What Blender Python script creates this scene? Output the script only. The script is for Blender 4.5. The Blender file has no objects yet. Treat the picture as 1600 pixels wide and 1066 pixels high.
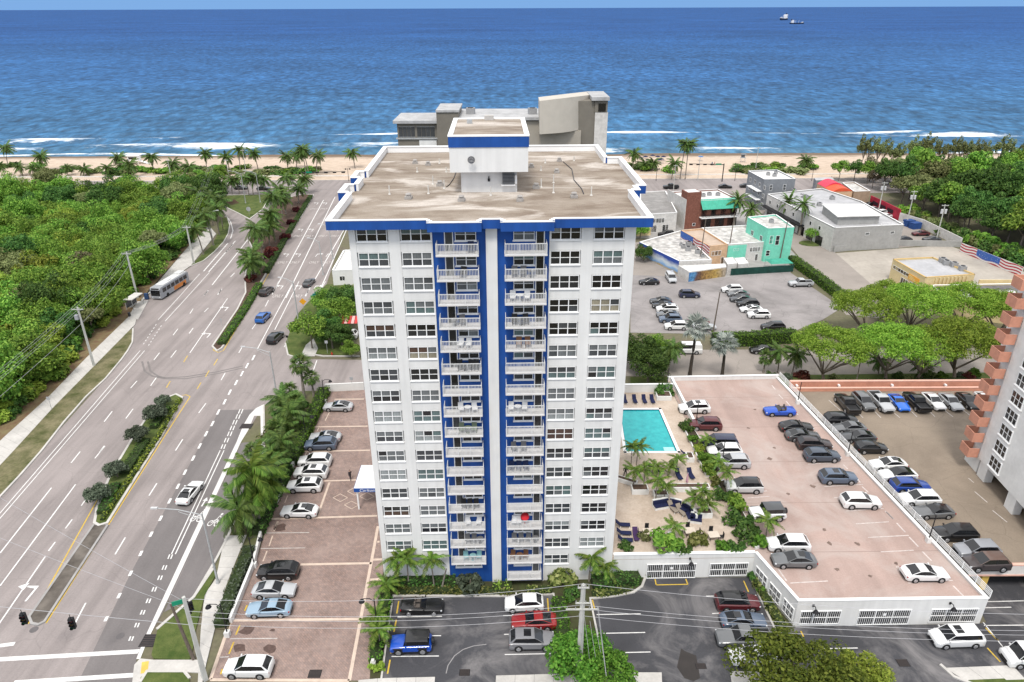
import bpy, math, random
import numpy as np
from mathutils import Vector, Matrix, Euler
rnd = random.Random(11)
R = math.radians
scene = bpy.context.scene
col = scene.collection

# ---------------------------------------------------------------- camera, sky, sun, exposure
CAM_H, FPX, PITCH, ROLL = 62.0, 1110.0, R(25.15), R(0.215)
cam_d = bpy.data.cameras.new('camera'); cam = bpy.data.objects.new('camera', cam_d); col.objects.link(cam)
cam_d.sensor_width = 36.0; cam_d.lens = FPX/1600*36; cam_d.clip_start = 0.5; cam_d.clip_end = 120000
cam.matrix_world = Matrix.Translation((0, 0, CAM_H)) @ Matrix.Rotation(R(90)-PITCH, 4, 'X') @ Matrix.Rotation(-ROLL, 4, 'Z')
scene.camera = cam
SUN_EL, SUN_AZ = R(60), R(193)          # azimuth clockwise from +Y: behind the camera
w = bpy.data.worlds.new('World'); scene.world = w; w.use_nodes = True
nt = w.node_tree; nt.nodes.clear()
wo = nt.nodes.new('ShaderNodeOutputWorld'); bg = nt.nodes.new('ShaderNodeBackground'); sk = nt.nodes.new('ShaderNodeTexSky')
sk.sky_type = 'NISHITA'; sk.sun_disc = False; sk.sun_elevation = SUN_EL; sk.sun_rotation = SUN_AZ
sk.altitude = 60; sk.air_density = 1.0; sk.dust_density = 0.4; sk.ozone_density = 3.0
# thin bright cloud overhead, clear blue air low over the horizon, the same all round
def wn(t, **k):
    n = nt.nodes.new('ShaderNode'+t)
    for a, b in k.items(): setattr(n, a, b)
    return n
wtc = wn('TexCoord'); wsx = wn('SeparateXYZ'); nt.links.new(wtc.outputs['Generated'], wsx.inputs[0])
wmr = wn('MapRange', interpolation_type='SMOOTHSTEP'); nt.links.new(wsx.outputs[2], wmr.inputs[0]); wmr.inputs[1].default_value = .03; wmr.inputs[2].default_value = .45
def wmix(f, a, b, mode='MIX'):
    n = wn('Mix', data_type='RGBA', blend_type=mode)
    for i, v in ((0, f), (6, a), (7, b)):
        if hasattr(v, 'is_linked'): nt.links.new(v, n.inputs[i])
        elif i == 0: n.inputs[0].default_value = v
        else: n.inputs[i].default_value = (*v, 1)
    return n.outputs[2]
wlow = wmix(1.0, sk.outputs[0], (.95, 1.85, 3.4), 'DARKEN')
whigh = wmix(.75, sk.outputs[0], (7.5, 7.3, 7.0))
nt.links.new(wmix(wmr.outputs[0], wlow, whigh), bg.inputs[0]); nt.links.new(bg.outputs[0], wo.inputs[0]); bg.inputs[1].default_value = 0.12
sl = bpy.data.lights.new('sun', 'SUN'); sl.energy = 1.5; sl.angle = R(14); sl.color = (1, 0.96, 0.9)
sun = bpy.data.objects.new('sun', sl); col.objects.link(sun)
sd = Vector((math.sin(SUN_AZ)*math.cos(SUN_EL), math.cos(SUN_AZ)*math.cos(SUN_EL), math.sin(SUN_EL)))
sun.rotation_euler = sd.to_track_quat('Z', 'Y').to_euler(); sun.location = (0, 0, 150)
vs = scene.view_settings; vs.view_transform = 'Standard'; vs.look = 'None'; vs.gamma = 1; vs.exposure = 0.95; vs.use_curve_mapping = False
scene.cycles.max_bounces = 6; scene.cycles.transparent_max_bounces = 8

# ---------------------------------------------------------------- photo pixel -> place on a known surface
_cp, _sp, _cr, _sr = math.cos(PITCH), math.sin(PITCH), math.cos(ROLL), math.sin(ROLL)
def ray(px, py):
    a, b = px-800, py-533
    u = a*_cr-b*_sr; v = a*_sr+b*_cr
    return (u/FPX, _cp-v/FPX*_sp, -_sp-v/FPX*_cp)
def G(px, py, z=0.0):
    d = ray(px, py); t = (z-CAM_H)/d[2]
    return Vector((d[0]*t, d[1]*t, z))
def atY(px, py, Y):
    d = ray(px, py); t = Y/d[1]
    return Vector((d[0]*t, Y, CAM_H+d[2]*t))
def GP(pts, z=0.0): return [tuple(G(x, y, z)[:2]) for x, y in pts]

# ---------------------------------------------------------------- objects
def link(o, parent=None):
    col.objects.link(o)
    if parent is not None: o.parent = parent
    return o
def tag(o, label=None, cat=None, group=None, kind=None):
    if label: o['label'] = label
    if cat: o['category'] = cat
    if group: o['group'] = group
    if kind: o['kind'] = kind
    return o
def empty(name, loc=(0, 0, 0), rz=0.0, label=None, cat=None, group=None, s=1.0):
    o = bpy.data.objects.new(name, None); link(o); o.location = loc; o.rotation_euler = (0, 0, rz); o.empty_display_size = .2
    if s != 1.0: o.scale = (s, s, s)
    return tag(o, label, cat, group)
def inst(name, me, parent=None, loc=(0, 0, 0), rot=(0, 0, 0), s=None, color=None, mat=None):
    o = bpy.data.objects.new(name, me); link(o, parent); o.location = loc; o.rotation_euler = rot
    if s is not None: o.scale = (s, s, s) if isinstance(s, (int, float)) else s
    if color is not None: o.color = (*color, 1)
    if mat is not None:
        o.material_slots[0].link = 'OBJECT'; o.material_slots[0].material = mat
    return o

class MB:
    """collects shapes and turns them into one mesh"""
    def __init__(s): s.v = []; s.f = []; s.m = []
    def add(s, vs, fs, m=0, M=None):
        b = len(s.v)
        s.v += [tuple(M @ Vector(p)) for p in vs] if M is not None else [tuple(p) for p in vs]
        s.f += [tuple(i+b for i in f) for f in fs]; s.m += [m]*len(fs)
        return s
    def box(s, x0, y0, z0, x1, y1, z1, m=0, M=None):
        return s.add([(x0, y0, z0), (x1, y0, z0), (x1, y1, z0), (x0, y1, z0), (x0, y0, z1), (x1, y0, z1), (x1, y1, z1), (x0, y1, z1)],
                     [(0, 3, 2, 1), (4, 5, 6, 7), (0, 1, 5, 4), (1, 2, 6, 5), (2, 3, 7, 6), (3, 0, 4, 7)], m, M)
    def cb(s, cx, cy, cz, sx, sy, sz, m=0, M=None): return s.box(cx-sx/2, cy-sy/2, cz-sz/2, cx+sx/2, cy+sy/2, cz+sz/2, m, M)
    def prism(s, poly, z0, z1, m=0, mt=None, bottom=False):
        a = sum(poly[i][0]*poly[(i+1) % len(poly)][1]-poly[(i+1) % len(poly)][0]*poly[i][1] for i in range(len(poly)))
        if a < 0: poly = poly[::-1]
        n = len(poly)
        vs = [(p[0], p[1], z0) for p in poly]+[(p[0], p[1], z1) for p in poly]
        s.add(vs, [(i, (i+1) % n, n+(i+1) % n, n+i) for i in range(n)], m)
        b = len(s.v)-2*n
        s.f.append(tuple(range(b+n, b+2*n))); s.m.append(m if mt is None else mt)
        if bottom: s.f.append(tuple(range(b+n-1, b-1, -1))); s.m.append(m)
        return s
    def sheet(s, poly, z, m=0):
        a = sum(poly[i][0]*poly[(i+1) % len(poly)][1]-poly[(i+1) % len(poly)][0]*poly[i][1] for i in range(len(poly)))
        if a < 0: poly = poly[::-1]
        return s.add([(p[0], p[1], z) for p in poly], [tuple(range(len(poly)))], m)
    def tube(s, pts, rad, n=6, m=0, cap=True):
        pts = [Vector(p) for p in pts]
        if isinstance(rad, (int, float)): rad = [rad]*len(pts)
        b = len(s.v); up = Vector((0, 0, 1))
        for i, p in enumerate(pts):
            t = (pts[min(i+1, len(pts)-1)]-pts[max(i-1, 0)])
            if t.length < 1e-9: t = Vector((0, 0, 1))
            t.normalize()
            a = t.cross(up)
            if a.length < .05: a = t.cross(Vector((1, 0, 0)))
            a.normalize(); c = t.cross(a)
            for k in range(n):
                q = p+(a*math.cos(2*math.pi*k/n)+c*math.sin(2*math.pi*k/n))*rad[i]
                s.v.append(tuple(q))
        for i in range(len(pts)-1):
            for k in range(n):
                s.f.append((b+i*n+k, b+i*n+(k+1) % n, b+(i+1)*n+(k+1) % n, b+(i+1)*n+k)); s.m.append(m)
        if cap:
            s.f.append(tuple(b+k for k in range(n))); s.m.append(m)
            e = b+(len(pts)-1)*n
            s.f.append(tuple(e+k for k in reversed(range(n)))); s.m.append(m)
        return s
    def cyl(s, x, y, z0, z1, r0, r1=None, n=10, m=0): return s.tube([(x, y, z0), (x, y, z1)], [r0, r0 if r1 is None else r1], n, m)
    def ball(s, c, r, n=8, k=5, m=0, sq=(1, 1, 1)):
        b = len(s.v)
        for i in range(k+1):
            th = math.pi*i/k
            for j in range(n):
                ph = 2*math.pi*j/n
                s.v.append((c[0]+r*sq[0]*math.sin(th)*math.cos(ph), c[1]+r*sq[1]*math.sin(th)*math.sin(ph), c[2]+r*sq[2]*math.cos(th)))
        for i in range(k):
            for j in range(n):
                s.f.append((b+i*n+j, b+(i+1)*n+j, b+(i+1)*n+(j+1) % n, b+i*n+(j+1) % n)); s.m.append(m)
        return s
    def mesh(s, name, mats, smooth=None):
        me = bpy.data.meshes.new(name); me.from_pydata(s.v, [], s.f)
        for k in (mats if isinstance(mats, (list, tuple)) else [mats]): me.materials.append(k)
        if any(s.m): me.polygons.foreach_set('material_index', s.m)
        if smooth is not None:
            me.polygons.foreach_set('use_smooth', [True]*len(me.polygons))
            me.update(); me.set_sharp_from_angle(angle=R(smooth))
        me.update()
        return me
    def build(s, name, mats, parent=None, loc=(0, 0, 0), rz=0.0, smooth=None, **kw):
        o = inst(name, s.mesh(name, mats, smooth), parent, loc, (0, 0, rz))
        return tag(o, **kw) if kw else o

def structure(name, mb, mats, kind='structure', parent=None, **kw):
    o = mb.build(name, mats, parent, **kw)
    if parent is None: o['kind'] = kind
    return o

# ---------------------------------------------------------------- materials
def newmat(name):
    m = bpy.data.materials.new(name); m.use_nodes = True
    nt = m.node_tree; nt.nodes.clear()
    out = nt.nodes.new('ShaderNodeOutputMaterial'); p = nt.nodes.new('ShaderNodeBsdfPrincipled')
    nt.links.new(p.outputs[0], out.inputs[0])
    return m, nt, p
def N(nt, t, ins=None, **kw):
    n = nt.nodes.new('ShaderNode'+t)
    for k, v in kw.items(): setattr(n, k, v)
    for k, v in (ins or {}).items():
        if isinstance(v, bpy.types.NodeSocket): nt.links.new(v, n.inputs[k])
        else: n.inputs[k].default_value = v
    return n
def c4(c): return (c[0], c[1], c[2], 1)
def mixc(nt, f, a, b, mode='MIX'):
    n = nt.nodes.new('ShaderNodeMix'); n.data_type = 'RGBA'; n.blend_type = mode
    for i, v in ((0, f), (6, a), (7, b)):
        if isinstance(v, bpy.types.NodeSocket): nt.links.new(v, n.inputs[i])
        elif i == 0: n.inputs[0].default_value = v
        else: n.inputs[i].default_value = c4(v)
    return n.outputs[2]
def math_(nt, op, a, b=0.0, clamp=False):
    n = nt.nodes.new('ShaderNodeMath'); n.operation = op; n.use_clamp = clamp
    for i, v in ((0, a), (1, b)):
        if isinstance(v, bpy.types.NodeSocket): nt.links.new(v, n.inputs[i])
        else: n.inputs[i].default_value = v
    return n.outputs[0]
def ramp(nt, f, stops, interp='LINEAR'):
    n = nt.nodes.new('ShaderNodeValToRGB'); n.color_ramp.interpolation = interp
    e = n.color_ramp.elements
    while len(e) < len(stops): e.new(0.5)
    for i, (p, c) in enumerate(stops):
        e[i].position = p; e[i].color = c4(c) if not isinstance(c, (int, float)) else (c, c, c, 1)
    nt.links.new(f, n.inputs[0]); return n.outputs[0]
def noise(nt, scale, detail=4, rough=.55, vec=None, stretch=None, dist=0.0):
    if vec is None: vec = N(nt, 'NewGeometry').outputs['Position']
    if stretch:
        mp = N(nt, 'Mapping', {'Scale': stretch, 'Vector': vec}); vec = mp.outputs[0]
    return N(nt, 'TexNoise', {'Scale': scale, 'Detail': detail, 'Roughness': rough, 'Vector': vec, 'Distortion': dist}).outputs['Fac']
_mc = {}
def M(name, c, rough=.75, var=.12, sc=.8, spec=.25, metal=0.0, bump=0.0, bsc=6.0, c2=None, stretch=None, coat=0.0, obj=False, sc2=None, var2=0.0):
    if name in _mc: return _mc[name]
    m, nt, p = newmat(name)
    vec = N(nt, 'TexCoord').outputs['Object'] if obj else None
    f = noise(nt, sc, 5, .6, vec, stretch)
    lo = tuple(x*(1-var) for x in c); hi = tuple(min(1, x*(1+var)) for x in c) if c2 is None else c2
    o = ramp(nt, f, [(.32, lo), (.68, hi)])
    if sc2:
        f2 = noise(nt, sc2, 4, .6, vec)
        o = mixc(nt, 1.0, o, ramp(nt, f2, [(.3, 1-var2), (.7, 1+0*var2)]), 'MULTIPLY')
    nt.links.new(o, p.inputs['Base Color'])
    p.inputs['Roughness'].default_value = rough; p.inputs['Specular IOR Level'].default_value = spec
    p.inputs['Metallic'].default_value = metal; p.inputs['Coat Weight'].default_value = coat
    if bump:
        b = N(nt, 'Bump', {'Strength': bump, 'Distance': .05, 'Height': noise(nt, bsc, 4, .6, vec)})
        nt.links.new(b.outputs[0], p.inputs['Normal'])
    _mc[name] = m
    return m
def leafmat(name, dark, mid, light, trans=.34, rough=.6):
    """foliage: every leaf (mesh island) has its own tone, every plant its own shift"""
    m, nt, p = newmat(name)
    g = N(nt, 'NewGeometry'); oi = N(nt, 'ObjectInfo')
    o = ramp(nt, g.outputs['Random Per Island'], [(0, dark), (.55, mid), (1, light)])
    hs = N(nt, 'HueSaturation', {'Hue': math_(nt, 'ADD', .482, math_(nt, 'MULTIPLY', oi.outputs['Random'], .036)),
                                 'Value': math_(nt, 'ADD', .72, math_(nt, 'MULTIPLY', oi.outputs['Random'], .56)), 'Saturation': 1.0, 'Color': o})
    nt.links.new(hs.outputs[0], p.inputs['Base Color']); p.inputs['Roughness'].default_value = rough
    p.inputs['Specular IOR Level'].default_value = .10
    tr = N(nt, 'BsdfTranslucent', {'Color': hs.outputs[0]}); mx = N(nt, 'MixShader', {0: trans})
    nt.links.new(p.outputs[0], mx.inputs[1]); nt.links.new(tr.outputs[0], mx.inputs[2])
    nt.links.new(mx.outputs[0], nt.nodes['Material Output'].inputs[0])
    return m

white_wall = M('white_wall_paint', (.70, .695, .675), .7, .06, .5, sc2=.35, var2=.10, stretch=(2.5, 2.5, .10))
white_trim = M('white_trim', (.8, .8, .79), .5, .03, .5)
blue_paint = M('cobalt_blue_paint', (.014, .074, .30), .6, .15, .5, sc2=.5, var2=.15, stretch=(2, 2, .15))
concrete = M('pale_concrete', (.50, .48, .45), .85, .12, .35, bump=.2, sc2=4, var2=.12)
concrete_d = M('grey_concrete', (.30, .29, .28), .85, .15, .5, bump=.2)
black_metal = M('black_metal', (.012, .012, .014), .45, .2, 3)
grey_metal = M('galvanised_metal', (.42, .43, .43), .5, .12, 2, metal=.3)
pole_conc = M('pole_concrete', (.46, .46, .43), .8, .1, 1)
wood_pole = M('weathered_wood', (.13, .105, .085), .85, .3, 3, stretch=(6, 6, .4))
wire_mat = M('wire', (.35, .35, .36), .5, .1, 1)
white_line = M('white_road_paint', (.74, .73, .71), .7, .10, 1.2, sc2=6, var2=.25)
worn_line = M('worn_white_paint', (.56, .52, .49), .8, .18, 1.5, sc2=5, var2=.3)
cream_line = M('cream_paver_band', (.55, .44, .36), .8, .12, 1.5)
yellow_line = M('yellow_road_paint', (.62, .42, .06), .7, .12, 1.5, sc2=5, var2=.25)
soil = M('mulch_soil', (.085, .055, .04), .95, .35, 1.5, bump=.4, bsc=5)
red_soil = M('leaf_litter', (.20, .11, .07), .95, .3, .8, c2=(.19, .16, .08), bump=.4, bsc=4)
grass_m = M('lawn_grass', (.075, .125, .025), .95, .3, .6, c2=(.13, .155, .045), bump=.6, bsc=9, sc2=7, var2=.3)
dry_grass = M('dry_grass', (.10, .115, .035), .95, .25, .35, c2=(.24, .21, .12), bump=.6, bsc=9, sc2=3, var2=.35)
navy = M('navy_fabric', (.012, .016, .055), .85, .2, 3)
chrome = M('chrome', (.7, .7, .7), .25, .05, 2, metal=.9)
rubber = M('tyre_rubber', (.015, .015, .015), .8, .2, 6)
# ---------------------------------------------------------------- the setting: sea, beach, ground, roads
def sea_material():
    m, nt, p = newmat('sea_water')
    pos = N(nt, 'NewGeometry').outputs['Position']
    sep = N(nt, 'SeparateXYZ', {0: pos}); y = sep.outputs[1]
    wob = noise(nt, .006, 3, .5, pos)
    yy = math_(nt, 'ADD', y, math_(nt, 'MULTIPLY', wob, 60))
    t = N(nt, 'MapRange', {'Value': yy, 'From Min': 350, 'From Max': 2400}).outputs[0]
    base = ramp(nt, t, [(0, (.052, .140, .215)), (.03, (.034, .112, .215)), (.2, (.024, .088, .212)), (.6, (.016, .070, .200)), (1, (.013, .062, .195))])
    # wind streaks, and wave shading put into the colour: darker and lighter patches, stretched along the shore
    s1 = noise(nt, .055, 5, .6, pos, (.75, .5, 1), .3); s2 = noise(nt, .006, 5, .6, pos, (.4, .6, 1)); s3 = noise(nt, .22, 5, .65, pos, (.8, .42, 1), .2)
    base = mixc(nt, 1.0, base, ramp(nt, s1, [(.33, .78), (.5, 1.0), (.68, 1.18)]), 'MULTIPLY')
    base = mixc(nt, 1.0, base, ramp(nt, s2, [(.35, .80), (.65, 1.16)]), 'MULTIPLY')
    base = mixc(nt, 1.0, base, ramp(nt, s3, [(.30, .45), (.5, .97), (.70, 1.7)]), 'MULTIPLY')
    # foam: broken bands near the shore
    at = N(nt, 'Attribute', attribute_name='foam').outputs['Fac']
    fn = noise(nt, .30, 8, .72, pos, (.30, 1, 1), .9)
    foam = math_(nt, 'SUBTRACT', math_(nt, 'ADD', at, fn), .86)
    foam = math_(nt, 'MULTIPLY', foam, 5.0, True)
    base = mixc(nt, foam, base, (.78, .82, .84))
    nt.links.new(base, p.inputs['Base Color'])
    nt.links.new(math_(nt, 'ADD', .28, math_(nt, 'MULTIPLY', foam, .5)), p.inputs['Roughness'])
    p.inputs['Specular IOR Level'].default_value = .06
    h = math_(nt, 'ADD', math_(nt, 'MULTIPLY', s1, 1.0), math_(nt, 'MULTIPLY', s3, .35))
    b = N(nt, 'Bump', {'Strength': .55, 'Distance': 1.6, 'Height': h}); df = N(nt, 'BsdfDiffuse', {'Color': base, 'Normal': b.outputs[0]}); gl = N(nt, 'BsdfGlossy', {'Color': (.9, .95, 1, 1), 'Roughness': .32, 'Normal': b.outputs[0]})
    mx = N(nt, 'MixShader', {0: .06, 1: df.outputs[0], 2: gl.outputs[0]}); nt.links.new(mx.outputs[0], nt.nodes['Material Output'].inputs[0])
    return m
def shore_foam(x, y):
    """0..1 how much foam lies at a place: two broken rollers and the swash"""
    d = y-337.5+4*math.sin(x*.011+1)+2*math.sin(x*.043)
    f = 0.0
    f = max(f, (.60+.12*math.sin(x*.037))*math.exp(-((d-1.0)/2.6)**2))
    for k, (c, wd, ph, fr) in enumerate(((15, 6.5, .4, .013), (31, 7, 2.1, .009), (50, 8.0, 4.0, .0125), (68, 4, 1.0, .011))):
        a = .5+.5*math.sin(x*fr+ph+1.3*math.sin(x*.0041+k))
        a = max(0, (a*(.72+.28*math.sin(x*.067+k*2.2)*math.sin(x*.023+k))-.16)/.84)
        dd = d-c-5*math.sin(x*.021+ph)
        f = max(f, a*(.74 if k else .70)*(math.exp(-(dd/wd)**2) if dd > 0 else math.exp(-(dd/(wd*1.9))**2)))
    return f
def build_sea():
    xs = np.concatenate([[-60000, -8000, -1500], np.linspace(-430, 430, 260), [1500, 8000, 60000]])
    ys = np.concatenate([np.linspace(322, 420, 66), np.linspace(424, 640, 40), [700, 800, 1000, 1500, 3000, 8000, 20000, 70000]])
    V = []; F = []; fo = []
    for yv in ys:
        for xv in xs:
            f = shore_foam(xv, yv) if (abs(xv) < 500 and yv < 460) else 0
            z = -.7
            if yv < 640 and abs(xv) < 500:
                k = min(1, (640-yv)/150)*min(1, max(0, (yv-336)/12))
                z += k*(.35*math.sin(yv*.30+2.2*math.sin(xv*.017)+xv*.01)+.2*math.sin(yv*.17+xv*.031))+f*.7*min(1, max(0, (yv-338)/8))
            V.append((float(xv), float(yv), z)); fo.append(f)
    nx = len(xs)
    for j in range(len(ys)-1):
        for i in range(nx-1): F.append((j*nx+i, j*nx+i+1, (j+1)*nx+i+1, (j+1)*nx+i))
    me = bpy.data.meshes.new('sea'); me.from_pydata(V, [], F)
    a = me.attributes.new('foam', 'FLOAT', 'POINT'); a.data.foreach_set('value', fo)
    me.polygons.foreach_set('use_smooth', [True]*len(F)); me.materials.append(sea_material()); me.update()
    tag(inst('sea', me), kind='structure')
build_sea()

def sand_material():
    m, nt, p = newmat('beach_sand')
    pos = N(nt, 'NewGeometry').outputs['Position']
    y = math_(nt, 'ADD', N(nt, 'SeparateXYZ', {0: pos}).outputs[1], math_(nt, 'MULTIPLY', noise(nt, .05, 3, .5, pos), 8))
    f = noise(nt, .35, 6, .65, pos)
    o = ramp(nt, f, [(.3, (.41, .325, .25)), (.7, (.54, .435, .345))])
    wet = N(nt, 'MapRange', {'Value': y, 'From Min': 332, 'From Max': 339}).outputs[0]
    o = mixc(nt, wet, o, (.16, .115, .08))
    wr = math_(nt, 'MULTIPLY', math_(nt, 'SUBTRACT', noise(nt, .5, 5, .7, pos, (.25, 1, 1)), .52), 9, True)   # line of washed-up weed
    band = ramp(nt, N(nt, 'MapRange', {'Value': y, 'From Min': 322, 'From Max': 342}).outputs[0], [(.3, 0), (.55, 1), (.7, 0)])
    o = mixc(nt, math_(nt, 'MULTIPLY', wr, band), o, (.07, .045, .025))
    nt.links.new(o, p.inputs['Base Color']); p.inputs['Roughness'].default_value = .95; p.inputs['Specular IOR Level'].default_value = .15
    b = N(nt, 'Bump', {'Strength': .5, 'Distance': .25, 'Height': noise(nt, 1.2, 4, .6, pos)}); nt.links.new(b.outputs[0], p.inputs['Normal'])
    return m
mb = MB(); xs = [-3000, -600, -200, 0, 200, 600, 3000]
for i in range(len(xs)-1):
    for (y0, z0), (y1, z1) in (((283, .15), (300, .9)), ((300, .9), (322, .5)), ((322, .5), (352, -1.5))):
        mb.add([(xs[i], y0, z0), (xs[i+1], y0, z0), (xs[i+1], y1, z1), (xs[i], y1, z1)], [(0, 1, 2, 3)])
structure('beach', mb, sand_material())
structure('ground', MB().sheet([(-3000, -400), (3000, -400), (3000, 284), (-3000, 284)], -.03), M('sandy_ground', (.20, .17, .125), .95, .25, .15, c2=(.15, .15, .08), bump=.3, sc2=1.5, var2=.25))

def asphalt(name, c, var=.12, track=.12, crack=.0, blot=None):
    m, nt, p = newmat(name)
    pos = N(nt, 'NewGeometry').outputs['Position']
    o = ramp(nt, noise(nt, .12, 6, .6, pos), [(.3, tuple(x*(1-var) for x in c)), (.7, tuple(x*(1+var) for x in c))])
    o = mixc(nt, 1.0, o, ramp(nt, noise(nt, .55, 4, .6, pos, (1, .05, 1)), [(.35, 1-track), (.6, 1.0)]), 'MULTIPLY')
    o = mixc(nt, 1.0, o, ramp(nt, noise(nt, 5, 3, .7, pos), [(.3, .9), (.7, 1.08)]), 'MULTIPLY')
    if blot: o = mixc(nt, ramp(nt, noise(nt, blot[1], 7, .68, pos, None, 1.0), [(.46, 0), (.68, blot[2])]), o, blot[0])
    if crack:
        v = N(nt, 'TexVoronoi', {'Scale': .16, 'Vector': N(nt, 'VectorMath', {0: pos, 1: N(nt, 'TexNoise', {'Scale': .5, 'Vector': pos}).outputs['Color']}, operation='ADD').outputs[0]}, feature='DISTANCE_TO_EDGE')
        o = mixc(nt, ramp(nt, v.outputs['Distance'], [(.0, crack), (.012, 0)]), o, tuple(x*.45 for x in c))
    nt.links.new(o, p.inputs['Base Color']); p.inputs['Roughness'].default_value = .85; p.inputs['Specular IOR Level'].default_value = .2
    b = N(nt, 'Bump', {'Strength': .25, 'Distance': .02, 'Height': noise(nt, 14, 3, .7, pos)}); nt.links.new(b.outputs[0], p.inputs['Normal'])
    return m
road_m = asphalt('aged_road_asphalt', (.275, .242, .232), .10, .22, .22)
road_d = asphalt('newer_road_asphalt', (.17, .155, .152), .10, .12)
lot_dark = asphalt('dark_lot_asphalt', (.060, .060, .066), .2, 0, .0, blot=((.20, .19, .19), .13, .9))
lot_grey = asphalt('old_lot_asphalt', (.265, .245, .24), .18, 0, .4, blot=((.10, .095, .09), .07, .55))
street_m = asphalt('side_street_asphalt', (.27, .24, .215), .12, 0, .3)
deck_m = asphalt('pink_deck_coating', (.385, .285, .25), .13, .12, .0, blot=((.43, .37, .34), .09, .8))
beige_deck = asphalt('beige_deck_coating', (.245, .20, .155), .12, 0, .3, blot=((.12, .095, .075), .06, .5))

# main road, with the slip road, both carriageways up to the beach road
main = [(-92, 15), (-72.2, 81.4)]+GP([(76, 690), (165, 592), (205, 537), (209, 505), (222, 468), (298, 417), (335, 394), (357, 365), (359, 351), (351, 338), (344, 322), (338, 305)])+GP([(560, 305), (540, 345), (528, 388), (510, 445), (480, 474), (463, 494), (446, 537), (450, 555), (468, 561)])+[(-14, 123), (-14, 110)]+GP([(510, 609), (412, 634), (377, 690), (345, 760), (356, 838), (339, 873), (303, 933), (254, 940), (226, 997), (212, 1029), (210, 1075)])+[(-38, 15)]
road = structure('road', MB().sheet(main, 0.0), road_m)
structure('beach_road', MB().sheet([(-900, 258.5), (900, 258.5), (900, 283), (-900, 283)], .004), road_m)
structure('front_street', MB().sheet([(-38, 15), (300, 15), (300, 46), (-38, 46)], .0), road_m)
structure('promenade', MB().prism([(-900, 283), (900, 283), (900, 289), (-900, 289)], -.02, .16), concrete)
structure('side_street', MB().sheet([(14, 116.5), (240, 117.5), (240, 128.5), (14, 127.5)], .0), street_m)
structure('cross_street', MB().sheet(GP([(1322, 492), (1235, 385), (1180, 330), (1140, 297), (1205, 297), (1255, 345), (1305, 395), (1400, 478), (1395, 500)]), .007), street_m)
darkpatch = MB().sheet(GP([(343, 641), (400, 640), (377, 690), (300, 860), (254, 958), (214, 1028), (205, 1075), (118, 1075), (204, 896), (312, 697)]), .004)
darkpatch.build('asphalt_patch', road_d, road)
MB().sheet(GP([(377, 692), (408, 690), (400, 742), (370, 800), (357, 838), (339, 873), (303, 933), (256, 957)]), .004).build('asphalt_patch', road_d, road)

# ---- painted lines
def line_mesh(a, b, wd, z):
    a, b = Vector(a[:2]), Vector(b[:2]); d = (b-a).normalized(); n = Vector((-d.y, d.x))*wd/2
    return MB().add([(*(a-n), z), (*(b-n), z), (*(b+n), z), (*(a+n), z)], [(0, 1, 2, 3)])
def stripe(p, q, wd=.14, mat=white_line, z=.010, name='lane_line', parent=None, lvl=0.0):
    return line_mesh(G(*p, lvl), G(*q, lvl), wd, lvl+z).build(name, mat, parent or road)
def dashes(pairs, wd=.14, mat=white_line, **k):
    for a, b, c, d in pairs: stripe((a, b), (c, d), wd, mat, **k)
L3 = lambda x, y: (x/3.993, 440+y/3.993)
L5 = lambda x, y: (x/2.835, 690+y/2.835)
L2 = lambda x, y: (200+x/3.993, 200+y/3.993)
L4 = lambda x, y: (300+x/4.1, 440+y/4.1)
for o_ in (0, 7): stripe((o_-12, 816), (219+o_, 548), .13)
stripe((247, 500), (279, 465)); stripe((258, 502), (291, 466)); stripe((279, 465), (312, 428)); stripe((291, 466), (327, 426))
for k in range(7):
    t = k/7; stripe((232+t*22, 540-t*34), (233.5+t*22, 538-t*34), .14); stripe((224+t*22, 538-t*34), (225.5+t*22, 536-t*34), .14)
for k in range(13):
    t = k/13; stripe((318+t*38, 424-t*44), (321+t*38, 421-t*44), .3); stripe((326+t*38, 425-t*44), (329+t*38, 422-t*44), .3)
for f, prs in ((L3, [(960, 490, 995, 445), (815, 665, 855, 620), (650, 875, 700, 810), (1080, 335, 1110, 295), (1185, 200, 1205, 170), (1275, 85, 1295, 60),
                     (1065, 475, 1100, 430), (940, 650, 975, 600), (785, 855, 830, 795), (1180, 325, 1205, 290), (1275, 190, 1300, 165), (1365, 75, 1380, 50), (620, 1066, 650, 1025),
                     (1490, 445, 1510, 410), (1380, 615, 1405, 570), (1240, 820, 1285, 760), (1095, 1055, 1140, 985), (1420, 105, 1185, 445)]),
               (L5, [(315, 95, 355, 45), (420, 75, 465, 20), (228, 205, 0, 495), (335, 190, 0, 640), (360, 285, 385, 250), (290, 385, 320, 345), (215, 485, 245, 445), (200, 510, -40, 860),
                     (660, 240, 695, 185), (510, 500, 555, 425), (330, 810, 380, 715)]),
               (L2, [(1220, 450, 900, 1040), (1292, 430, 985, 1060), (1345, 640, 1105, 1050), (1370, 620, 1190, 1030), (745, 700, 525, 980), (670, 705, 610, 775), (640, 930, 665, 905), (560, 1040, 585, 1005), (475, 1045, 500, 1015), (640, 690, 655, 640), (655, 640, 640, 585), (640, 585, 610, 545)]),
               (L4, [(470, 160, 490, 120), (385, 305, 410, 270), (650, 0, 420, 430), (685, 0, 530, 310), (755, 30, 730, 95), (590, 420, 640, 330), (855, 0, 810, 80), (555, 0, 520, 75), (685, 505, 665, 545), (800, 505, 770, 590)])):
    for a, b, c, d in prs: stripe(f(a, b), f(c, d), .17 if f is not L2 else .24)
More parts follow.
